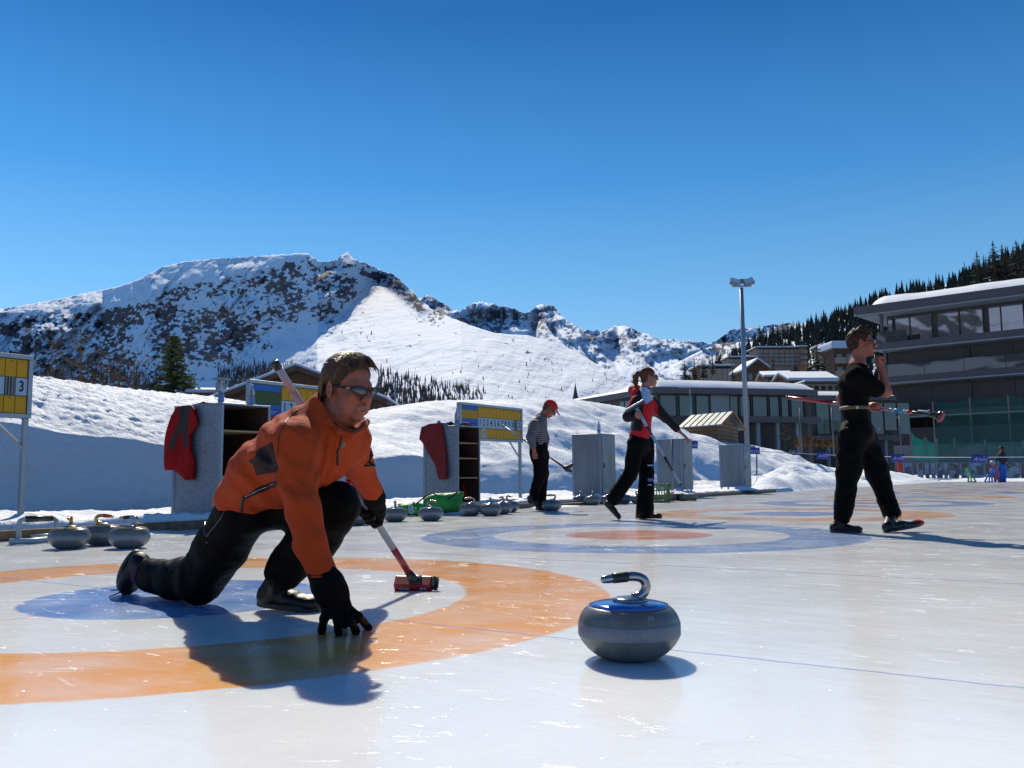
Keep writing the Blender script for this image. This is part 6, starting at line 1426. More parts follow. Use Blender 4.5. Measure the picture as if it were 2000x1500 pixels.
    S.ell(HC_+R @ Vector((.005, 0, -.035)), (.094, .088, .115), np.array(R), .01, '-'); S.ecap(K(655, 846, 3.10), K(660, 790, 3.09), sidev, (.055, .060), (.064, .078), .01, '-')
    S.chain(COLL, [.010]*8, .014)
    def fd(x, y, z):
        px_, py_ = proj_np(x, y, z)
        f = .0048*fbm(x*9+z*6, y*9, z*16+x*9, 3, 3)
        arm = np.exp(-(((px_-590)/48)**2))*((py_ > 880)); f = f+arm*.0030*np.sin((py_*.10)-px_*.11+4*vnoise(x*7, y*7, z*7, 7))*np.exp(-((py_-985)/80)**2)
        bk = np.exp(-(((px_-520)/60)**2)); f = f+bk*.0045*np.sin((px_*.10-py_*.10)+2.5*vnoise(x*7, y*7, z*7, 8))
        sh = np.exp(-(((px_-628)/30)**2+((py_-905)/60)**2)); f = f+sh*.004*np.sin(px_*.30+py_*.06+2*vnoise(x*9, y*9, z*9, 4)); return f
    V, Fq = S.build(fd)
    cx, cy = proj_np(V[:, 0], V[:, 1], V[:, 2]); fcx, fcy = cx[Fq].mean(1), cy[Fq].mean(1); fy = V[Fq][:, :, 1].mean(1)
    PAN = [(503, 878), (532, 862), (540, 900), (544, 914), (540, 922), (501, 929), (494, 908), (484, 900), (498, 892)]
    PK = [(474, 971), (505, 951), (541, 937), (541, 950), (510, 962), (478, 976)]
    jk = mesh_obj('jacket', V, Fq, panel_cloth('orange_fleece_with_panels', (.42, .050, .006), [('panel', (.010, .007, .009))], ws=12, wr=.008, sheen=.15), e, True); add_attr(jk, 'panel', np.where(V[:, 1] < 3.35, np.maximum(sdpoly(cx, cy, PAN), sdpoly(cx, cy, PK)), -9))
    bv = BVHTree.FromPolygons([tuple(v) for v in V], [tuple(f) for f in Fq]); o0 = Vector((0, 0, HC))
    def on(x, y, off=.003):
        r = ray(x, y).normalized(); h = bv.ray_cast(o0, r); return (h[0]+h[1]*off) if h[0] is not None else None
    def trim(name, pts, r, mt, par=jk, n=8):
        out = []
        for i in range(len(pts)-1):
            for k in range(n):
                t = k/n; p_ = on(pts[i][0]+(pts[i+1][0]-pts[i][0])*t, pts[i][1]+(pts[i+1][1]-pts[i][1])*t, r*.5)
                if p_ is not None and (not out or (p_-out[-1]).length < .06): out.append(p_)
        if len(out) > 2: m = MB(); m.tube(out, r, 6); return m.build(name, mt, par, True)
    trim('zip', [(668, 850), (663, 872), (659, 890), (657, 908)], .0032, M_ZIP); (lambda m: (m.tube([p+Vector((0, -.003, .010)) for p in COLL[2:7]], .0045, 6), m.build('collar_piping', M_ZIP, jk, True)))(MB())
    trim('pocket_zip', [(475, 972), (505, 957), (538, 943)], .0022, M_CHROME); trim('zip_pull', [(475, 970), (473, 985), (471, 1001)], .0042, M_ZIP); trim('zip_pull', [(659, 878), (660, 896), (660, 910)], .0042, M_ZIP)
    trim('shoulder_seam', [(582, 800), (560, 820), (545, 850), (541, 900)], .0015, M_ZIP); trim('sleeve_cuff', [(609, 1126), (630, 1126), (654, 1119)], .0035, M_ORANGE)
    # shirt collar glimpsed inside
    S = SDF(.005); S.cap(K(664, 838, 3.075), K(668, 868, 3.05), .018, .012, .01); V, Fq = S.build(); mesh_obj('shirt_collar', V, Fq, cloth_mat('grey_shirt', (.20, .19, .18)), e, True)
    # trousers
    S = SDF(.007); S.ecap(K(492, 975, 3.38), K(510, 985, 3.38), sidev, (.145, .095), (.14, .10), .05)
    S.chain([K(474, 1000, 3.35), K(434, 1064, 3.46), rk], [.105, .100, .094], .04); S.chain([rk, K(345, 1130, 3.72), K(296, 1124, 3.85)], [.088, .080, .070], .03)
    S.chain([lh, K(590, 985, 3.35), lk], [.12, .105, .088], .04); S.chain([lk, K(610, 1055, 3.29), K(556, 1112, 3.35)], [.088, .086, .074], .035)
    def ft(x, y, z):
        px_, py_ = proj_np(x, y, z); f = .006*fbm(x*8+z*9, y*8, z*12-x*6, 3, 13); f = f+.005*np.sin(px_*.19+2.2*vnoise(x*8, y*8, z*8, 5))*np.exp(-(((px_-335)/55)**2+((py_-1120)/40)**2)); f = f+.006*np.sin(py_*.12+px_*.05+2*vnoise(x*8, y*8, z*8, 6))*np.exp(-(((px_-580)/60)**2+((py_-1080)/50)**2)); return f
    V, Fq = S.build(ft); V[:, 2] = np.maximum(V[:, 2], .004); tr = mesh_obj('trousers', V, Fq, M_TROU, e, True)
    bv2 = BVHTree.FromPolygons([tuple(v) for v in V], [tuple(f) for f in Fq])
    out = []
    for x, y in ((407, 1003), (401, 1020), (399, 1037), (404, 1049), (410, 1040), (420, 1028), (432, 1012), (438, 1000)):
        h = bv2.ray_cast(o0, ray(x, y).normalized())
        if h[0] is not None: out.append(h[0]+h[1]*.001)
    if len(out) > 3: m = MB(); m.tube(out, .0028, 5); m.build('pocket_seam', mat('shiny_black_trim', (.03, .03, .035), .3), tr, True)
    h = bv2.ray_cast(o0, ray(405, 1060).normalized())
    if h[0] is not None: m = MB(); m.lathe(h[0]+h[1]*.003, [(.003, 0), (.003, .002)], 8); m.build('rivet', M_CHROME, tr)
    # shoes: the left one flat on the ice, the right one standing on its toes behind
    build_shoe(e, K(503, 1183, 3.44), G(628, 1194, .0), (0, 0, 1), K(549, 1120, 3.37), lace=M_BLK, w=.048)
    bh, bt = K(268, 1072, 3.93), K(238, 1158, 3.95); bt.z = .012; upv = (ra-(bh+bt)/2); s_ = build_shoe(e, bh, bt, (upv-(bt-bh).normalized()*upv.dot((bt-bh).normalized())).normalized(), K(286, 1118, 3.88), w=.048)
    m = MB(); m.tube([K(262, 1152, 3.88), K(242, 1152, 3.86), K(216, 1153, 3.86)], .0028, 5); m.tube([K(245, 1152, 3.86), K(228, 1160, 3.84), K(213, 1166, 3.84)], .0028, 5); m.build('lace', M_BLK, s_, True)
    S = SDF(.007); S.cap(K(276, 1122, 3.89), K(296, 1122, 3.85), .046, .05, .02); V, Fq = S.build(); mesh_obj('sock', V, Fq, cloth_mat('purple_sock', (.06, .015, .035), ws=40), e, True)
    S = SDF(.007); S.cap(K(549, 1128, 3.37), K(556, 1100, 3.36), .046, .05, .02); V, Fq = S.build(); mesh_obj('sock', V, Fq, cloth_mat('purple_sock', (.05, .015, .03), ws=40), e, True)
    # right glove spread on the ice
    S = SDF(.0036)
    S.chain([K(629, 1118, 2.856), K(641, 1142, 2.85), K(650, 1160, 2.845)], [.046, .050, .046], .02)
    pa, pb = K(650, 1160, 2.845), K(663, 1194, 2.83); S.ecap(pa, pb, Vector((1, -.1, .15)), (.046, .026), (.044, .019), .02)
    g = lambda x, y, z=.0115: G(x, y, z)
    for pts, rr in (([K(640, 1186, 2.84), K(633, 1208, 2.83), g(629, 1228), g(627, 1233)], [.015, .0145, .013, .0115]),
                    ([K(655, 1196, 2.825), K(659, 1214, 2.81), g(661, 1231), g(662, 1236)], [.0145, .014, .0125, .011]),
                    ([K(670, 1198, 2.825), K(683, 1212, 2.81), g(694, 1229), g(697, 1234)], [.0145, .014, .0125, .0115]),
                    ([K(681, 1188, 2.85), K(700, 1204, 2.84), g(716, 1222), g(721, 1225)], [.0145, .0135, .0125, .011]),
                    ([K(662, 1190, 2.87), K(668, 1205, 2.90), g(672, 1219), g(674, 1222)], [.013, .012, .011, .010])): S.chain(pts, rr, .008)
    V, Fq = S.build(lambda x, y, z: .0018*fbm(x*30, y*30, z*45, 2, 7)); V[:, 2] = np.maximum(V[:, 2], .001); mesh_obj('glove', V, Fq, M_GLOVE, e, True)
    # broom and the left glove closed round it
    H = G(812, 1146, .03); H = Vector(((812-1000)/F_*3.98, 3.98, .030)); T = K(535, 706, 3.35); ax = (T-H).normalized(); gp = H+(T-H)*.36
    S = SDF(.004); tow = (Vector((-.3, -.2, .9)) - ax*0); 
    S.cap(K(726, 952, 3.69), K(731, 972, 3.72), .042, .046, .02); fist(S, K(731, 972, 3.72), gp, -ax, Vector((.95, -.15, .45)), rs=.0155, fr=.0125, side=-1, sc=1.22)
    V, Fq = S.build(lambda x, y, z: .0015*fbm(x*30, y*30, z*45, 2, 17)); mesh_obj('glove', V, Fq, M_GLOVE, e, True)
    # black strap dangling at the far arm
    m = MB(); c = lambda x, y: K(x, y, 3.42); m.tube([c(700, 864), c(708, 878), c(716, 884), c(724, 876), c(727, 890), c(720, 900)], [.016, .014, .012, .010, .012, .010], 8, flat=.5); m.tube([c(710, 896), c(720, 902), c(733, 909), c(712, 910)], [.010, .014, .012, .008], 7, flat=.5); m.tube([c(700, 880), c(704, 900), c(712, 908)], [.014, .012, .01], 7, flat=.5); m.build('hanging_strap', M_BLK, e, True)
    # the broom itself
    M_RB = mat('red_lacquer', (.55, .02, .025), .25, coat=.5, var=.04); M_WB = mat('white_lacquer', (.74, .70, .64), .3, coat=.4, var=.04); M_PK = mat('pale_pink_lacquer', (.72, .44, .38), .3, var=.06); M_PW = mat('cream_grip', (.74, .62, .54), .4)
    b = empty('curling_broom', H, 'red and white broom with a red brush head, held by the kneeling man', 'broom', 'curling brooms held by the players')
    Ln = (T-H).length
    for t0, t1, mt, nm, k in ((.055, .18, M_RB, 'red_shaft', 1), (.18, .185, M_WB, 'shaft', .96), (.185, .475, M_WB, 'white_shaft', 1), (.475, .515, M_RB, 'red_ring', 1.04), (.515, .72, M_WB, 'white_shaft', 1), (.72, .88, M_PK, 'pink_shaft', 1), (.88, .972, M_PW, 'cream_shaft', 1), (.972, 1.0, M_RUBBER, 'end_cap', 1.12)):
        m = MB(); m.tube([H+ax*Ln*(t0+.0005), H+ax*Ln*t1], .0148*k, 18); sh = m.build(nm, mt, b, True)
        if nm == 'red_shaft': red = sh
    # lettering runs along the shaft and faces the viewer
    vd = (Vector((0, 0, HC))-H).normalized(); sd = ax.cross(vd).normalized(); fr_ = sd.cross(ax).normalized()
    vs, fs = text_mesh('9.ENDER', .022, shear=.15, bold=.0006); cpt = H+ax*Ln*.118; Q = []
    for v in vs: an = v.y/.0152; Q.append(cpt-ax*v.x*1.25+(fr_*math.cos(an)+sd*math.sin(an))*.0155)
    mesh_obj('lettering', Q, fs, mat('black_ink', (.01, .01, .01), .5), red)
    arc = []; 
    for k in range(12): t_ = -1.2+k*.27; arc.append(H+ax*Ln*(.785+.016*math.sin(t_*1.3)*1.6)+(fr_*math.cos(t_*.8)+sd*math.sin(t_*.8))*.0152)
    m = MB(); m.tube(arc, .0018, 5); m.build('curl_mark', M_RUBBER, b)
    # brush head
    hd = Vector((.97, -.05, .0)).normalized(); hd = Vector((hd.x, hd.y, -.02)).normalized(); upb = Vector((.0, -.62, .78)); upb = (upb-hd*upb.dot(hd)).normalized(); bd = hd.cross(upb); Rb = mat3(hd, bd, upb); hc = H+Vector((0, 0, .004))
    m = MB(); m.box(hc-hd*.012, (.165, .062, .030), Rb); hb = m.build('head_block', mat('red_plastic', (.30, .012, .016), .4, var=.1), b, bevel=.006)
    m = MB(); m.box(hc+hd*.079, (.0135, .058, .026), Rb); m.box(hc-upb*.0195-hd*.01, (.165, .058, .010), Rb); m.build('bristle_pad', M_BLK, hb)
    m = MB(); rd = random.Random(2)
    for k in range(260):
        a = rd.uniform(-.029, .029); c_ = rd.uniform(-.02, .014); s0 = hc+hd*.084+bd*a+upb*c_; m.tube([s0, s0+hd*rd.uniform(.008, .018)+Vector((0, 0, rd.uniform(-.002, .004)))], .0008, 3, caps=False)
    m.build('bristles', M_BLK, hb, fix=False)
    m = MB(); m.tube([hc+hd*.005, H+ax*.035, H+ax*.075], [.024, .021, .0165], 14); m.box(hc+upb*.016, (.05, .05, .014), Rb); m.build('swivel_socket', M_RUBBER, hb, True)
    vs, fs = text_mesh('9.ENDER', .017, bold=.0006); fc = hc-bd*.0; nrm = upb
    # side of the block facing the viewer
    sgn = -1 if bd.dot(Vector((0, 1, 0))) > 0 else 1; o_ = hc-hd*.050+bd*(.0318*sgn)-upb*.006
    mesh_obj('lettering', [o_+hd*v.x*.75+upb*v.y for v in vs], fs, M_WPL, hb)
    m = MB(); o2 = hc+hd*.035+bd*(.0318*sgn)-upb*.004
    for aa in (.5, -.5): m.box(o2, (.032, .0012, .004), Rb @ Matrix.Rotation(aa, 3, 'Y'))
    m.build('cross_mark', M_WPL, hb)
    return e
kneeling_man()
# ------------------------------------------------------------------ 2. the man in black on the right
def man_in_black():
    Y = 7.7; K = lambda x, y, d=0: P(x, y, Y+d)
    e = empty('person', G(1690, 1038), 'man in black T-shirt and trousers standing with one fist at his chin', 'person')
    R = head_frame(20, 0, 0); C = K(1683, 670, 0)
    nb = K(1675, 716); ch = K(1672, 745); wa = K(1671, 792); pel = K(1674, 812); f_ = Vector((1, 0, 0)); sd = Vector((.12, 1, 0)).normalized()
    ns, fs_ = K(1672, 736, -.19), K(1668, 738, .19)           # near (right) and far (left) shoulders
    ne, nw, nf = K(1731, 766, -.16), K(1722, 722, -.10), K(1717, 708, -.09)
    fe, fw, fh = K(1643, 778, .30), K(1690, 793, .22), K(1712, 801, .18)
    bh, bk, ba = K(1664, 830, -.09), K(1655, 925, -.10), K(1646, 1012, -.10); th, tk, ta = K(1686, 830, .09), K(1712, 920, .05), K(1741, 1006, .0)
    ax = (K(1535, 776, .42)-K(1845, 814, -.05)).normalized(); H = K(1843, 813, -.05); T = K(1535, 776, .42)
    gp = T+(H-T)*((1714-1535)/(1843-1535.))
    S = SDF(.0065); q = head_prims(S, C, R, 1.03); S.cap(q(-.028, 0, -.05), nb, .056, .060, .03); S.ecap(nb, ch, sd, (.10, .07), (.17, .09), .04); S.ecap(ch, pel, sd, (.16, .085), (.12, .07), .04)
    S.chain([ns, ne], [.050, .043], .03); S.chain([ne, nw], [.043, .030], .02); S.chain([fs_, fe, fw], [.046, .040, .028], .02)
    for a, b, c in ((bh, bk, ba), (th, tk, ta)): S.chain([a+Vector((0, 0, -.06)), b, c], [.055, .045, .034], .02)
    # fist held before the chin, and the hand round the broom
    d_ = (nf-nw).normalized(); S.ecap(nw, nf+d_*.02, Vector((1, 0, .1)), (.030, .024), (.040, .030), .015)
    for i, o in enumerate((-.033, -.011, .011, .032)):
        b0 = nf+d_*.022+Vector((0, o, 0)); S.chain([b0+f_*-.008, b0+d_*.024+f_*.012, b0+d_*.014+f_*.040, b0-d_*.012+f_*.040], [.0105, .0105, .0100, .0090], .006)
    S.chain([nf+Vector((-.012, -.04, 0)), nf+d_*.03+Vector((-.012, -.042, 0)), nf+d_*.052+Vector((.006, -.02, 0))], [.013, .012, .010], .008)
    fist(S, fw, gp, ax, Vector((-.2, -.6, .5)), rs=.015, fr=.0095, side=1)
    V, Fq = S.build(); mesh_obj('body', V, Fq, M_SKIN, e, True)
    glasses(q, R, e, 'wrap', 1.15, lensmat=mat('blue_mirror_lens', (.03, .10, .16), .06, spec=1.0, coat=1.0, var=.02))
    hair_cap(C, R, 1.03, M_HAIR2, e, .0048, 5, extra=lambda S, q, Rn: (S.cap(q(.0, .02, .118), q(.072, .015, .104), .032, .020, .02), S.cap(q(.0, -.03, .112), q(.065, -.03, .100), .030, .018, .02), S.cap(q(-.08, 0, .02), q(-.075, 0, -.05), .05, .035, .02)), tuft=.008, brow=.122)
    S = SDF(.0075); S.ecap(K(1674, 728), K(1670, 752), sd, (.155, .092), (.205, .128), .05); S.ecap(K(1670, 752), K(1668, 794), sd, (.195, .130), (.168, .112), .05)
    S.chain([ns, K(1700, 752, -.18)], [.086, .076], .04); S.cap(K(1700, 752, -.18), K(1711, 760, -.17), .076, .072, .02); S.chain([fs_, K(1656, 762, .25)], [.080, .072], .04)
    S.cap(nb+Vector((0, 0, .0)), K(1674, 722), .072, .09, .03); S.cap(q(-.028, 0, -.05), nb+Vector((.012, 0, .02)), .058, .066, .01, '-')
    V, Fq = S.build(lambda x, y, z: .006*fbm(x*8+z*7, y*8, z*10, 3, 23)+.004*np.sin(z*42+x*30+3*vnoise(x*6, y*6, z*6, 2))*np.exp(-((z-1.02)/.12)**2)); mesh_obj('tshirt', V, Fq, M_TSHIRT, e, True)
    S = SDF(.008); S.ecap(K(1669, 800), K(1673, 850), sd, (.168, .112), (.180, .135), .06)
    S.chain([K(1664, 850, -.07), K(1656, 920, -.10), K(1646, 1006, -.10)], [.118, .094, .078], .06); S.chain([K(1684, 850, .06), K(1713, 920, .05), K(1741, 1000, .0)], [.118, .092, .076], .06)
    V, Fq = S.build(lambda x, y, z: .009*fbm(x*6+z*4, y*6, z*9, 3, 33)+.006*np.sin(z*55+x*25+3*vnoise(x*5, y*5, z*5, 2))*np.exp(-((z-.06)/.16)**2)); tr = mesh_obj('trousers', V, Fq, M_TROU, e, True)
    m = MB(); n = 28; rows = []
    for z_ in (-.016, .016):
        c = K(1669, 798); rows.append([c+Vector((math.cos(t)*.124, 0, z_))+sd*math.sin(t)*.180 for t in np.linspace(0, 2*math.pi, n)])
    m.sheet(rows); bl_ = m.build('belt', mat('brown_belt', (.09, .06, .03), .6), e, True, fix=True, solid=.006)
    m = MB(); m.box(K(1674, 796, -.185), (.022, .008, .022)); m.build('belt_clip', M_CHROME, bl_)
    put_text('A', .035, K(1716, 838, -.085), (1, 0, 0), (0, 0, 1), 'logo_mark', M_WPL, tr, shear=.3)
    M_RSH = cloth_mat('red_shoe_toe', (.50, .02, .015), rough=.35)
    build_shoe(e, G(1621, 1040), G(1684, 1040), ankle=ba, lace=mat('red_lace', (.6, .06, .03), .6), w=.046)
    hl = G(1727, 1041); to = K(1797, 1020, -.05); to.z = .045; s2_ = build_shoe(e, hl, to, Vector((-.13, 0, 1)), ta, w=.046, lace=mat('red_lace', (0, 0, 0)))
    S = SDF(.006); dn = (to-hl).normalized(); S.ell(to-dn*.042+Vector((0, 0, .030)), (.052, .047, .030), np.array(mat3(dn, Vector((0, 1, 0)), dn.cross(Vector((0, 1, 0))))), .01); V, Fq = S.build(); mesh_obj('toe_cap', V, Fq, M_RSH, s2_, True)
    m = MB(); m.box((hl+to)/2+Vector((-.01, -.048, .045)), (.045, .003, .008)); m.build('side_mark', M_WPL, s2_)
    # his broom
    b = empty('curling_broom', H, 'red broom held level under the arm of the man in black', 'broom', 'curling brooms held by the players'); M_RB = mat('dark_red_lacquer', (.40, .02, .03), .3, coat=.4, var=.1); M_PR = mat('pinkish_lacquer', (.50, .20, .24), .35, var=.1)
    D = H-T; rr = .0150
    for t0, t1, mt, nm in ((0, .012, M_RUBBER, 'end_cap'), (.012, .31, M_RB, 'red_shaft'), (.31, .40, M_PR, 'pink_shaft'), (.40, .60, M_RB, 'red_shaft'), (.60, .668, M_PR, 'pink_shaft'), (.668, .70, M_WPL, 'white_band'), (.70, .755, mat('cyan_print', (.05, .28, .55), .4, var=.3, vscale=60), 'blue_band'), (.755, .775, M_WPL, 'white_band'), (.775, .81, M_RB, 'red_band'), (.81, .93, M_RUBBER, 'black_sleeve')):
        m = MB(); m.tube([T+D*(t0+.0004), T+D*t1], rr*(1.02 if 'band' in nm else 1), 16); o = m.build(nm, mt, b, True)
    put_text('BROOM'[:0] or 'O', .03, T+D*.745+Vector((0, -rr*1.08, 0)), D, (0, 0, 1), 'lettering', M_WPL, b, bold=.001)
    m = MB(); m.tube([T+D*.845+Vector((0, -.005, .020)), T+D*.90+Vector((0, -.005, .022)), T+D*.915+Vector((0, -.005, .040))], [.008, .010, .006], 8); m.build('white_clip', M_WPL, b, True)
    S = SDF(.006); hc = T+D*.975; Rr = mat3(Vector((.45, 0, .9)), Vector((0, 1, 0)), Vector((-.9, 0, .45))); S.ell(hc+Vector((.012, 0, -.010)), (.052, .040, .022), np.array(Rr), .01); V, Fq = S.build(); hb = mesh_obj('brush_pad', V, Fq, mat('salmon_pad', (.55, .12, .12), .7, var=.1), b, True)
    S = SDF(.006); S.cap(T+D*.92, hc-Vector((.012, 0, 0)), .020, .026, .01); S.ell(hc+Vector((-.008, 0, .004)), (.044, .034, .016), np.array(Rr), .01); V, Fq = S.build(); mesh_obj('head_socket', V, Fq, M_RUBBER, b, True)
man_in_black()
# ------------------------------------------------------------------ 3. the woman in the red jacket
def woman():
    Y = 10.2; K = lambda x, y, d=0: P(x, y, Y+d)
    e = empty('person', G(1245, 1012), 'woman with ponytail and sunglasses striding in a red, black and white jacket, carrying a broom', 'person')
    R = head_frame(-3, 0, 0); C = K(1267, 737, 0); nb = K(1257, 768); ch = K(1257, 792); wa = K(1251, 832); pel = K(1247, 852); sd = Vector((.25, 1, 0)).normalized(); f_ = Vector((1, 0, 0))
    ns, fs_ = K(1243, 783, -.17), K(1272, 784, .17); ne, nw = K(1226, 814, -.24), K(1245, 812, -.30); fe, fw, fh = K(1300, 816, .22), K(1326, 842, .20), K(1340, 854, .20)
    T = K(1224, 797, -.30); H = K(1330, 948, -.36); D = H-T                  # shaft from grip hand end to tip
    Tt = K(1249, 808, -.34); gp = Tt
    S = SDF(.007); q = head_prims(S, C, R, .93, True); S.cap(q(-.028, 0, -.05), nb, .046, .052, .03); S.ecap(nb, ch, sd, (.08, .06), (.15, .09), .04); S.ecap(ch, pel, sd, (.14, .085), (.14, .09), .04)
    S.chain([ns, ne, nw], [.042, .036, .024], .02); S.chain([fs_, fe, fw], [.04, .034, .024], .02)
    for a in (((1243, 862, -.07), (1233, 925, -.09), (1195, 980, -.10)), ((1258, 862, .07), (1262, 930, .06), (1262, 1000, .04))): S.chain([K(*p) for p in a], [.07, .05, .036], .02)
    fist(S, nw, gp, (H-Tt), Vector((-.6, -.2, .3)), rs=.013, fr=.0085, side=-1, sc=.92)
    # relaxed far hand
    dh = (fh-fw).normalized(); S.ecap(fw, fh, Vector((0, 1, 0)), (.024, .018), (.036, .014), .015)
    for i, (o, ln) in enumerate(((-.028, .9), (-.009, 1), (.010, 1), (.028, .8))):
        b0 = fh+dh*.008+Vector((0, o, 0)); S.chain([b0, b0+dh*.028*ln+Vector((0, 0, -.006)), b0+dh*.036*ln+Vector((-.006, 0, -.032*ln)), b0+dh*.028*ln+Vector((-.014, 0, -.050*ln))], [.009, .0085, .008, .007], .006)
    S.chain([fw+dh*.03+Vector((0, -.03, -.005)), fh+Vector((-.008, -.038, -.02)), fh+Vector((.004, -.036, -.04))], [.011, .010, .008], .008)
    V, Fq = S.build(); mesh_obj('body', V, Fq, M_SKIN2, e, True); glasses(q, R, e, 'wrap', .95, lensmat=mat('brown_lens', (.03, .022, .018), .1, spec=1, coat=1, var=.02))
    def ex(S, q, Rn):
        S.chain([q(-.105, 0, .045), q(-.138, 0, .045), q(-.165, 0, .01), q(-.168, 0, -.060), q(-.150, .0, -.125)], [.018, .026, .033, .030, .010], .015); S.cap(q(-.05, 0, .055), q(-.098, 0, .048), .045, .022, .02)
    hh = hair_cap(C, R, .93, M_HAIR3, e, .0055, 7, extra=ex, tuft=.003, vol=.97)
    m = MB(); m.lathe(q(.0, -.084, -.044), [(.005, -.003), (.006, 0), (.005, .003)], 8); m.build('earring', M_CHROME, e)
    m = MB(); m.tube([q(-.112, -.018, .03), q(-.116, 0, .062), q(-.112, .018, .03), q(-.108, 0, .012), q(-.112, -.018, .03)], .006, 6); m.build('hair_tie', M_BLK, hh)
    S = SDF(.0075); S.ecap(K(1257, 776), K(1256, 798), sd, (.12, .085), (.17, .118), .05); S.ecap(K(1256, 798), K(1252, 838), sd, (.165, .115), (.160, .112), .05); S.ecap(K(1252, 838), K(1249, 850), sd, (.165, .116), (.165, .118), .03)
    S.chain([ns, ne], [.070, .060], .03); S.chain([ne, K(1236, 813, -.27)], [.058, .046], .02); S.chain([fs_, fe, K(1322, 838, .20)], [.066, .052, .040], .03); S.chain([K(1240, 768, -.08), K(1236, 762, 0), K(1246, 758, .06)], [.05, .05, .04], .04)
    S.ecap(K(1256, 775), K(1260, 762), sd, (.09, .075), (.070, .062), .02); S.cap(q(-.026, 0, -.06), nb+Vector((.02, 0, .015)), .052, .050, .01, '-')
    V, Fq = S.build(lambda x, y, z: .006*fbm(x*9+z*7, y*9, z*10, 3, 43)); px_, py_ = proj_np(V[:, 0], V[:, 1], V[:, 2]); fx, fy, fY = px_[Fq].mean(1), py_[Fq].mean(1), V[Fq][:, :, 1].mean(1)
    WH = [(1250, 757), (1262, 755), (1276, 768), (1276, 780), (1262, 789), (1256, 786)]; RD = [(1256, 786), (1264, 788), (1276, 778), (1290, 800), (1290, 858), (1218, 858), (1219, 838), (1254, 843), (1256, 810)]; HOOD = [(1222, 772), (1232, 752), (1250, 752), (1256, 760), (1246, 762), (1232, 790), (1226, 800)]
    jk = mesh_obj('jacket', V, Fq, panel_cloth('softshell_black_red_white', (.007, .007, .012), [('red', (.52, .012, .020)), ('white', (.68, .70, .78))], sheen=0), e, True); nf = (px_ > 1285) & (V[:, 1] > Y+.02)
    add_attr(jk, 'red', np.where(nf, -9, np.maximum(np.maximum(sdpoly(px_, py_, RD), sdpoly(px_, py_, HOOD)), py_-846))); add_attr(jk, 'white', sdpoly(px_, py_, WH))
    S = SDF(.008); S.ecap(K(1248, 850), K(1249, 872), sd, (.155, .108), (.165, .125), .04); S.chain([K(1243, 868, -.07), K(1232, 925, -.09)], [.108, .080], .03); S.chain([K(1232, 925, -.09), K(1200, 972, -.10)], [.080, .085], .03)
    S.chain([K(1260, 868, .07), K(1263, 925, .05), K(1259, 998, .04)], [.108, .082, .104], .03)
    V, Fq = S.build(lambda x, y, z: .006*fbm(x*7+z*5, y*7, z*8, 3, 53)+np.maximum(.02-z, 0)*2); tr = mesh_obj('trousers', V, Fq, M_TROU, e, True)
    for x, y, w, h, mt in ((1270, 909, .065, .014, M_WPL), (1270, 937, .055, .035, mat('blue_patch', (.10, .14, .55), .6)), (1269, 947, .045, .012, M_WPL)): m = MB(); m.box(K(x, y, -.045), (w, .02, h), rotz(.2)); m.build('trouser_print', mt, tr)
    build_shoe(e, G(1241, 1012), G(1293, 1012), ankle=K(1256, 995, .04), w=.04); bt = K(1206, 1010, -.1); bt.z = .015; bh = K(1178, 984, -.1); d = (bt-bh).normalized(); build_shoe(e, bh, bt+d*.02, Vector((-d.z, 0, d.x)), K(1194, 980, -.1), w=.04)
    b = empty('curling_broom', H, 'white and black broom carried upside down by the woman in red', 'broom', 'curling brooms held by the players'); M_W2 = mat('silver_white_lacquer', (.55, .57, .62), .3, coat=.4, var=.05); D = H-Tt
    for t0, t1, mt, nm in ((.0, .18, M_W2, 'white_shaft'), (.18, .30, M_RUBBER, 'black_shaft'), (.30, .60, M_W2, 'silver_shaft'), (.60, .80, M_RUBBER, 'black_shaft'), (.80, .975, M_W2, 'white_shaft'), (.975, 1.0, M_RUBBER, 'end_cap')):
        m = MB(); m.tube([Tt+D*(t0+.0005), Tt+D*t1], .0150+.004*(t1 < .3), 14); m.build(nm, mt, b, True)
    m = MB(); m.box(Tt+D*.86+Vector((0, -.017, 0)), (.014, .004, .014)); m.build('gold_mark', M_BRASS, b)
    a0, a1 = K(1223, 804, -.34), K(1259, 783, -.34); hx = (a1-a0).normalized(); up_ = Vector((-hx.z, 0, hx.x)); Rb = mat3(hx, up_.cross(hx), up_); c = (a0+a1)/2
    m = MB(); m.box(c+up_*.016, ((a1-a0).length, .062, .022), Rb); hb = m.build('head_block', M_W2, b, bevel=.006); m = MB(); m.box(c-up_*.008, ((a1-a0).length*.94, .056, .024), Rb); m.build('bristle_pad', M_RUBBER, hb, bevel=.004)
    m = MB(); m.tube([c-up_*.015, Tt+D*-.02, Tt], [.020, .019, .016], 10); m.build('swivel_socket', M_W2, hb, True)
woman()
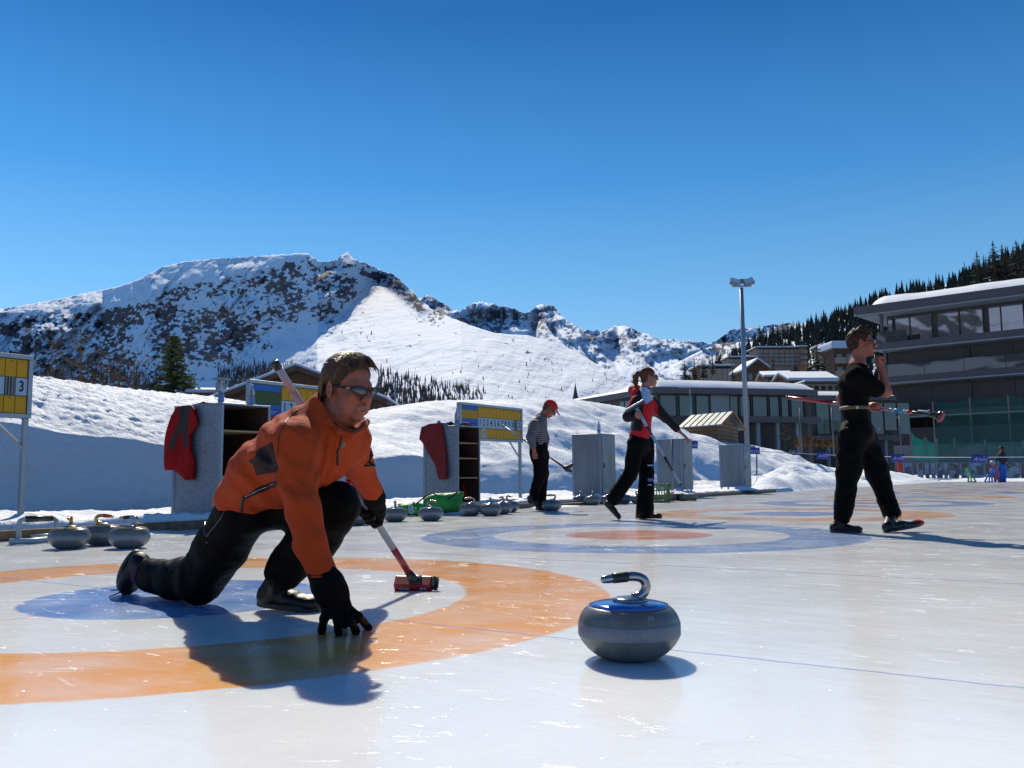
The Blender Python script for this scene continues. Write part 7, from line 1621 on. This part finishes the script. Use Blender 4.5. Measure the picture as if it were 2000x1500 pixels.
# ------------------------------------------------------------------ 4. the man in the plaid shirt
def plaid():
    m, nt, b = new_mat('plaid_shirt'); N = NT(nt); geo = N.n('ShaderNodeNewGeometry'); sp5 = N.n('ShaderNodeSeparateXYZ'); N.l(geo.outputs['Position'], sp5.inputs[0])
    def st(x, f, w): return N.mapr(N.math('ABSOLUTE', N.math('SUBTRACT', N.math('FRACT', N.math('MULTIPLY', x, f)), .5)), w, w+.05, 1, 0)
    xy = N.math('ADD', sp5.outputs['X'], N.math('MULTIPLY', sp5.outputs['Z'], .15)); v = N.math('MAXIMUM', st(xy, 38, .05), st(sp5.outputs['Z'], 36, .05))
    N.l(N.mix(N.math('MULTIPLY', v, .75), (.030, .022, .032), (.45, .42, .43)), b.inputs['Base Color']); b.inputs['Roughness'].default_value = .85; return m
def man_in_plaid():
    Y = 13.2; K = lambda x, y, d=0: P(x, y, Y+d)
    e = empty('person', G(1048, 995), 'man in a red cap and plaid shirt looking down beside the score board', 'person'); R = head_frame(-4, 38, 0); C = K(1073, 799); sd = Vector((.1, 1, 0)).normalized()
    nb = K(1057, 815); ch = K(1050, 828); pel = K(1050, 875)
    S = SDF(.008); q = head_prims(S, C, R, 1.0); S.cap(q(-.03, 0, -.05), nb, .052, .050, .02); S.ecap(nb, ch, sd, (.05, .045), (.15, .08), .02); S.ecap(ch, pel, sd, (.14, .09), (.13, .09), .04)
    S.chain([K(1044, 830, -.19), K(1036, 856, -.22), K(1043, 878, -.22)], [.05, .042, .03], .02); S.chain([K(1058, 830, .19), K(1064, 858, .2), K(1066, 880, .16)], [.05, .042, .03], .02)
    for p in ((1043, 884, -.22), (1066, 886, .14)):
        w = K(*p); S.ecap(w+Vector((0, 0, .03)), w-Vector((-.006, 0, .04)), Vector((1, .2, 0)), (.030, .02), (.036, .018), .015)
        for i, o in enumerate((-.026, -.009, .009, .025)): b0 = w+Vector((o+.008, 0, -.045)); S.chain([b0, b0+Vector((.006, 0, -.03)), b0+Vector((.016, 0, -.048+.004*abs(i-1)))], [.0095, .009, .0075], .005)
        S.chain([w+Vector((.028, -.01, .0)), w+Vector((.045, -.01, -.03)), w+Vector((.048, -.01, -.05))], [.012, .011, .009], .008)
    V, Fq = S.build(); mesh_obj('body', V, Fq, M_SKIN, e, True)
    hair_cap(C, R, 1.0, M_HAIR1, e, .008, 9, tuft=.004); glasses(q, R, e, 'wrap', 1.0)
    # cap
    S = SDF(.007); Rn = np.array(R); S.ell(q(-.012, 0, .060), (.106, .090, .082), Rn, .01); S.ell(q(.03, 0, -.075), (.2, .2, .105), Rn, .004, '-'); V, Fq = S.build(); M_CAP = cloth_mat('red_cap', (.50, .018, .022), ws=30); cp_ = mesh_obj('cap', V, Fq, M_CAP, e, True)
    S = SDF(.006); S.ell(q(.115, 0, .040), (.075, .070, .010), Rn @ np.array(Matrix.Rotation(.32, 3, 'Y')), .01); V, Fq = S.build(); mesh_obj('cap_brim', V, Fq, M_CAP, cp_, True)
    m = MB(); m.box(q(.092, -.012, .085), (.004, .04, .03), R @ Matrix.Rotation(-.5, 3, 'Y')); m.build('cap_badge', M_WPL, cp_)
    m = MB(); m.tube([q(.065, -.068, .035), q(.12, -.068, .022), q(.17, -.04, .012)], .006, 5); m.build('brim_piping', M_WPL, cp_)
    S = SDF(.009); S.ecap(K(1056, 822), K(1050, 836), sd, (.14, .095), (.195, .135), .05); S.ecap(K(1050, 836), K(1051, 868), sd, (.185, .135), (.165, .130), .05); S.chain([K(1045, 830, -.18), K(1036, 853, -.23), K(1041, 872, -.22)], [.078, .068, .05], .03); S.chain([K(1058, 832, .18), K(1064, 856, .2), K(1065, 874, .17)], [.075, .062, .048], .03); S.cap(nb, K(1062, 811), .07, .06, .03); S.cap(nb+Vector((.01, 0, .02)), K(1068, 805), .050, .052, .006, '-')
    V, Fq = S.build(lambda x, y, z: .007*fbm(x*8+z*6, y*8, z*9, 3, 63)); mesh_obj('plaid_shirt', V, Fq, plaid(), e, True)
    S = SDF(.009); S.ecap(K(1050, 864), K(1053, 884), sd, (.165, .125), (.175, .135), .04); S.chain([K(1050, 886, -.09), K(1056, 925, -.11), K(1040, 975, -.12)], [.115, .090, .078], .03); S.chain([K(1058, 886, .09), K(1060, 928, .08), K(1057, 978, .05)], [.112, .085, .075], .03)
    V, Fq = S.build(lambda x, y, z: .008*fbm(x*7, y*7, z*9, 3, 73)); mesh_obj('trousers', V, Fq, cloth_mat('dark_brown_trousers', (.006, .005, .006), ws=14, sheen=0, spec=.04), e, True)
    bh, bt = K(1028, 972, -.15), K(1045, 988, -.15); d = (bt-bh).normalized(); build_shoe(e, bh, bt+d*.07, Vector((-d.z, 0, d.x)), K(1038, 973, -.13), w=.045); build_shoe(e, G(1046, 996), G(1046, 996)+Vector((.24, -.05, 0)), ankle=K(1057, 978, .05), w=.045)
    T = K(982, 831, .5); H = K(1110, 918, .0); b = empty('curling_broom', H, 'broom with a red sleeve held low behind the man in the plaid shirt', 'broom', 'curling brooms held by the players'); D = H-T
    for t0, t1, mt, nm in ((0, .03, M_RUBBER, 'end_cap'), (.03, .32, mat('silver_white_lacquer', (0, 0, 0)), 'silver_shaft'), (.32, .36, M_RUBBER, 'black_band'), (.36, .76, mat('silver_white_lacquer', (0, 0, 0)), 'silver_shaft'), (.76, .93, M_MAROON, 'red_shaft')):
        m = MB(); m.tube([T+D*(t0+.0005), T+D*t1], .0145, 12); m.build(nm, mt, b, True)
    S = SDF(.008); S.cap(T+D*.93, T+D*.965, .022, .034, .01); S.cap(H+Vector((-.02, 0, .03)), H+Vector((.05, 0, .07)), .035, .03, .02); S.cap(H+Vector((-.01, 0, .0)), H+Vector((.04, 0, -.02)), .032, .02, .02); V, Fq = S.build(); mesh_obj('brush_head', V, Fq, M_RUBBER, b, True)
man_in_plaid()
# ------------------------------------------------------------------ 5. far woman, child and skating aids
def far_people():
    Y = 45; K = lambda x, y, d=0: P(x, y, Y+d)
    e = empty('person', G(1957, 941), 'distant woman in black jacket and blue trousers at the far end of the ice', 'person'); z0 = .02
    f = lambda x, y, d=0: K(x, y, d); S = SDF(.02); R = head_frame(170, 10); C = K(1955.5, 878); q = head_prims(S, C, R, 1.0); S.cap(C-Vector((0, 0, .05)), K(1956, 888), .06, .06, .03); S.cap(K(1956, 890), K(1957, 910), .12, .11, .04)
    S.ell(K(1966, 904.5), (.03, .03, .05)); S.chain([K(1962, 890, -.05), K(1966, 903)], [.04, .03], .02); S.chain([K(1955, 912), K(1955, 939)], [.07, .05], .02); S.chain([K(1960, 912), K(1961, 939)], [.07, .05], .02); V, Fq = S.build(); mesh_obj('body', V, Fq, M_SKIN2, e, True)
    S = SDF(.02); S.ell(C+Vector((.02, 0, .03)), (.14, .13, .15)); S.cap(C+Vector((.07, .02, 0)), C+Vector((.10, .02, -.16)), .07, .05, .03); S.ell(C+Vector((-.09, -.06, -.02)), (.07, .09, .09), None, .01, '-'); V, Fq = S.build(); mesh_obj('hair', V, Fq, M_HAIR2, e, True)
    S = SDF(.02); S.ecap(K(1956, 887), K(1957, 904), Vector((0, 1, 0)), (.2, .13), (.2, .15), .04); S.chain([K(1961, 889, -.15), K(1965, 896, -.2), K(1965, 901, -.2)], [.08, .07, .05], .03); S.chain([K(1951, 889, .1), K(1946, 898, .1)], [.07, .05], .03); V, Fq = S.build(); mesh_obj('jacket', V, Fq, M_BLK, e, True)
    S = SDF(.02); S.chain([K(1956, 905), K(1954, 922), K(1954, 939)], [.15, .11, .10], .03); S.chain([K(1960, 905), K(1961, 922), K(1961, 939)], [.14, .11, .10], .03); V, Fq = S.build(); mesh_obj('trousers', V, Fq, cloth_mat('blue_snow_trousers', (.02, .11, .40)), e, True)
    for x in (1953, 1961): m = MB(); m.box(K(x, 941.2), (.12, .28, .09)); m.build('shoe', M_SOLE, e, bevel=.03)
    e = empty('person', G(1946, 941), 'small child in a pink snowsuit and a white helmet beside the far woman', 'person'); S = SDF(.018); C = K(1939, 905); q = head_prims(S, C, head_frame(160, 20), .85); S.cap(C, K(1944, 915), .05, .06, .03); S.cap(K(1944, 918), K(1946, 926), .08, .08); S.chain([K(1944, 928), K(1944, 939)], [.05, .04]); S.chain([K(1949, 928), K(1950, 939)], [.05, .04]); V, Fq = S.build(); mesh_obj('body', V, Fq, M_SKIN2, e, True)
    M_PINK = cloth_mat('pink_snowsuit', (.62, .16, .26)); S = SDF(.018); S.cap(K(1943, 914), K(1947, 925), .12, .13, .04); S.chain([K(1944, 926), K(1944, 939)], [.085, .07], .03); S.chain([K(1949, 926), K(1951, 939)], [.085, .07], .03); S.chain([K(1941, 914), K(1935, 918)], [.06, .05], .03); V, Fq = S.build(); mesh_obj('snowsuit', V, Fq, M_PINK, e, True)
    S = SDF(.015); S.ell(C+Vector((0, 0, .03)), (.135, .125, .12)); S.ell(C+Vector((-.10, -.05, -.07)), (.09, .12, .09), None, .01, '-'); V, Fq = S.build(); mesh_obj('helmet', V, Fq, mat('white_pink_helmet', (.62, .55, .58), .3, var=.35, vscale=9), e, True)
    def aid(x, col, label, flip):
        mt = mat('plastic_%d' % int(col[1]*100), col, .5); e = empty('skating_aid', G(x, 941.5), label, 'skating aid'); k = lambda a, b, d=0: K(x+flip*a, b, d)
        m = MB()
        for d in (-.25, .25):
            m = MB(); m.tube([k(-7, 941, d), k(9, 941, d)], .03, 6); m.tube([k(-6, 941, d), k(-5, 926, d), k(-6.5, 912, d)], .04, 6); m.tube([k(0, 941, d), k(-1, 926, d)], .035, 6); m.tube([k(9, 941, d), k(1, 926, d)], .04, 6); m.build('side_frame', mt, e)
        m = MB(); m.tube([k(-6.5, 912, -.25), k(-6.5, 912, .25)], .035, 6); m.build('handle', mt, e)
        m = MB(); m.box(k(-2, 927), (.34, .5, .05)); m.build('seat', mt, e); m = MB(); m.box(k(-6, 919), (.06, .5, .22)); m.build('backrest', mt, e)
        return e
    a = aid(1897, (.03, .22, .07), 'green plastic skating aid standing left of the child', 1); m = MB(); m.box(K(1892, 926, -.3), (.12, .01, .17)); m.build('white_sticker', M_WPL, a)
    aid(1932, (.04, .18, .50), 'blue plastic skating aid right in front of the child', -1)
far_people()
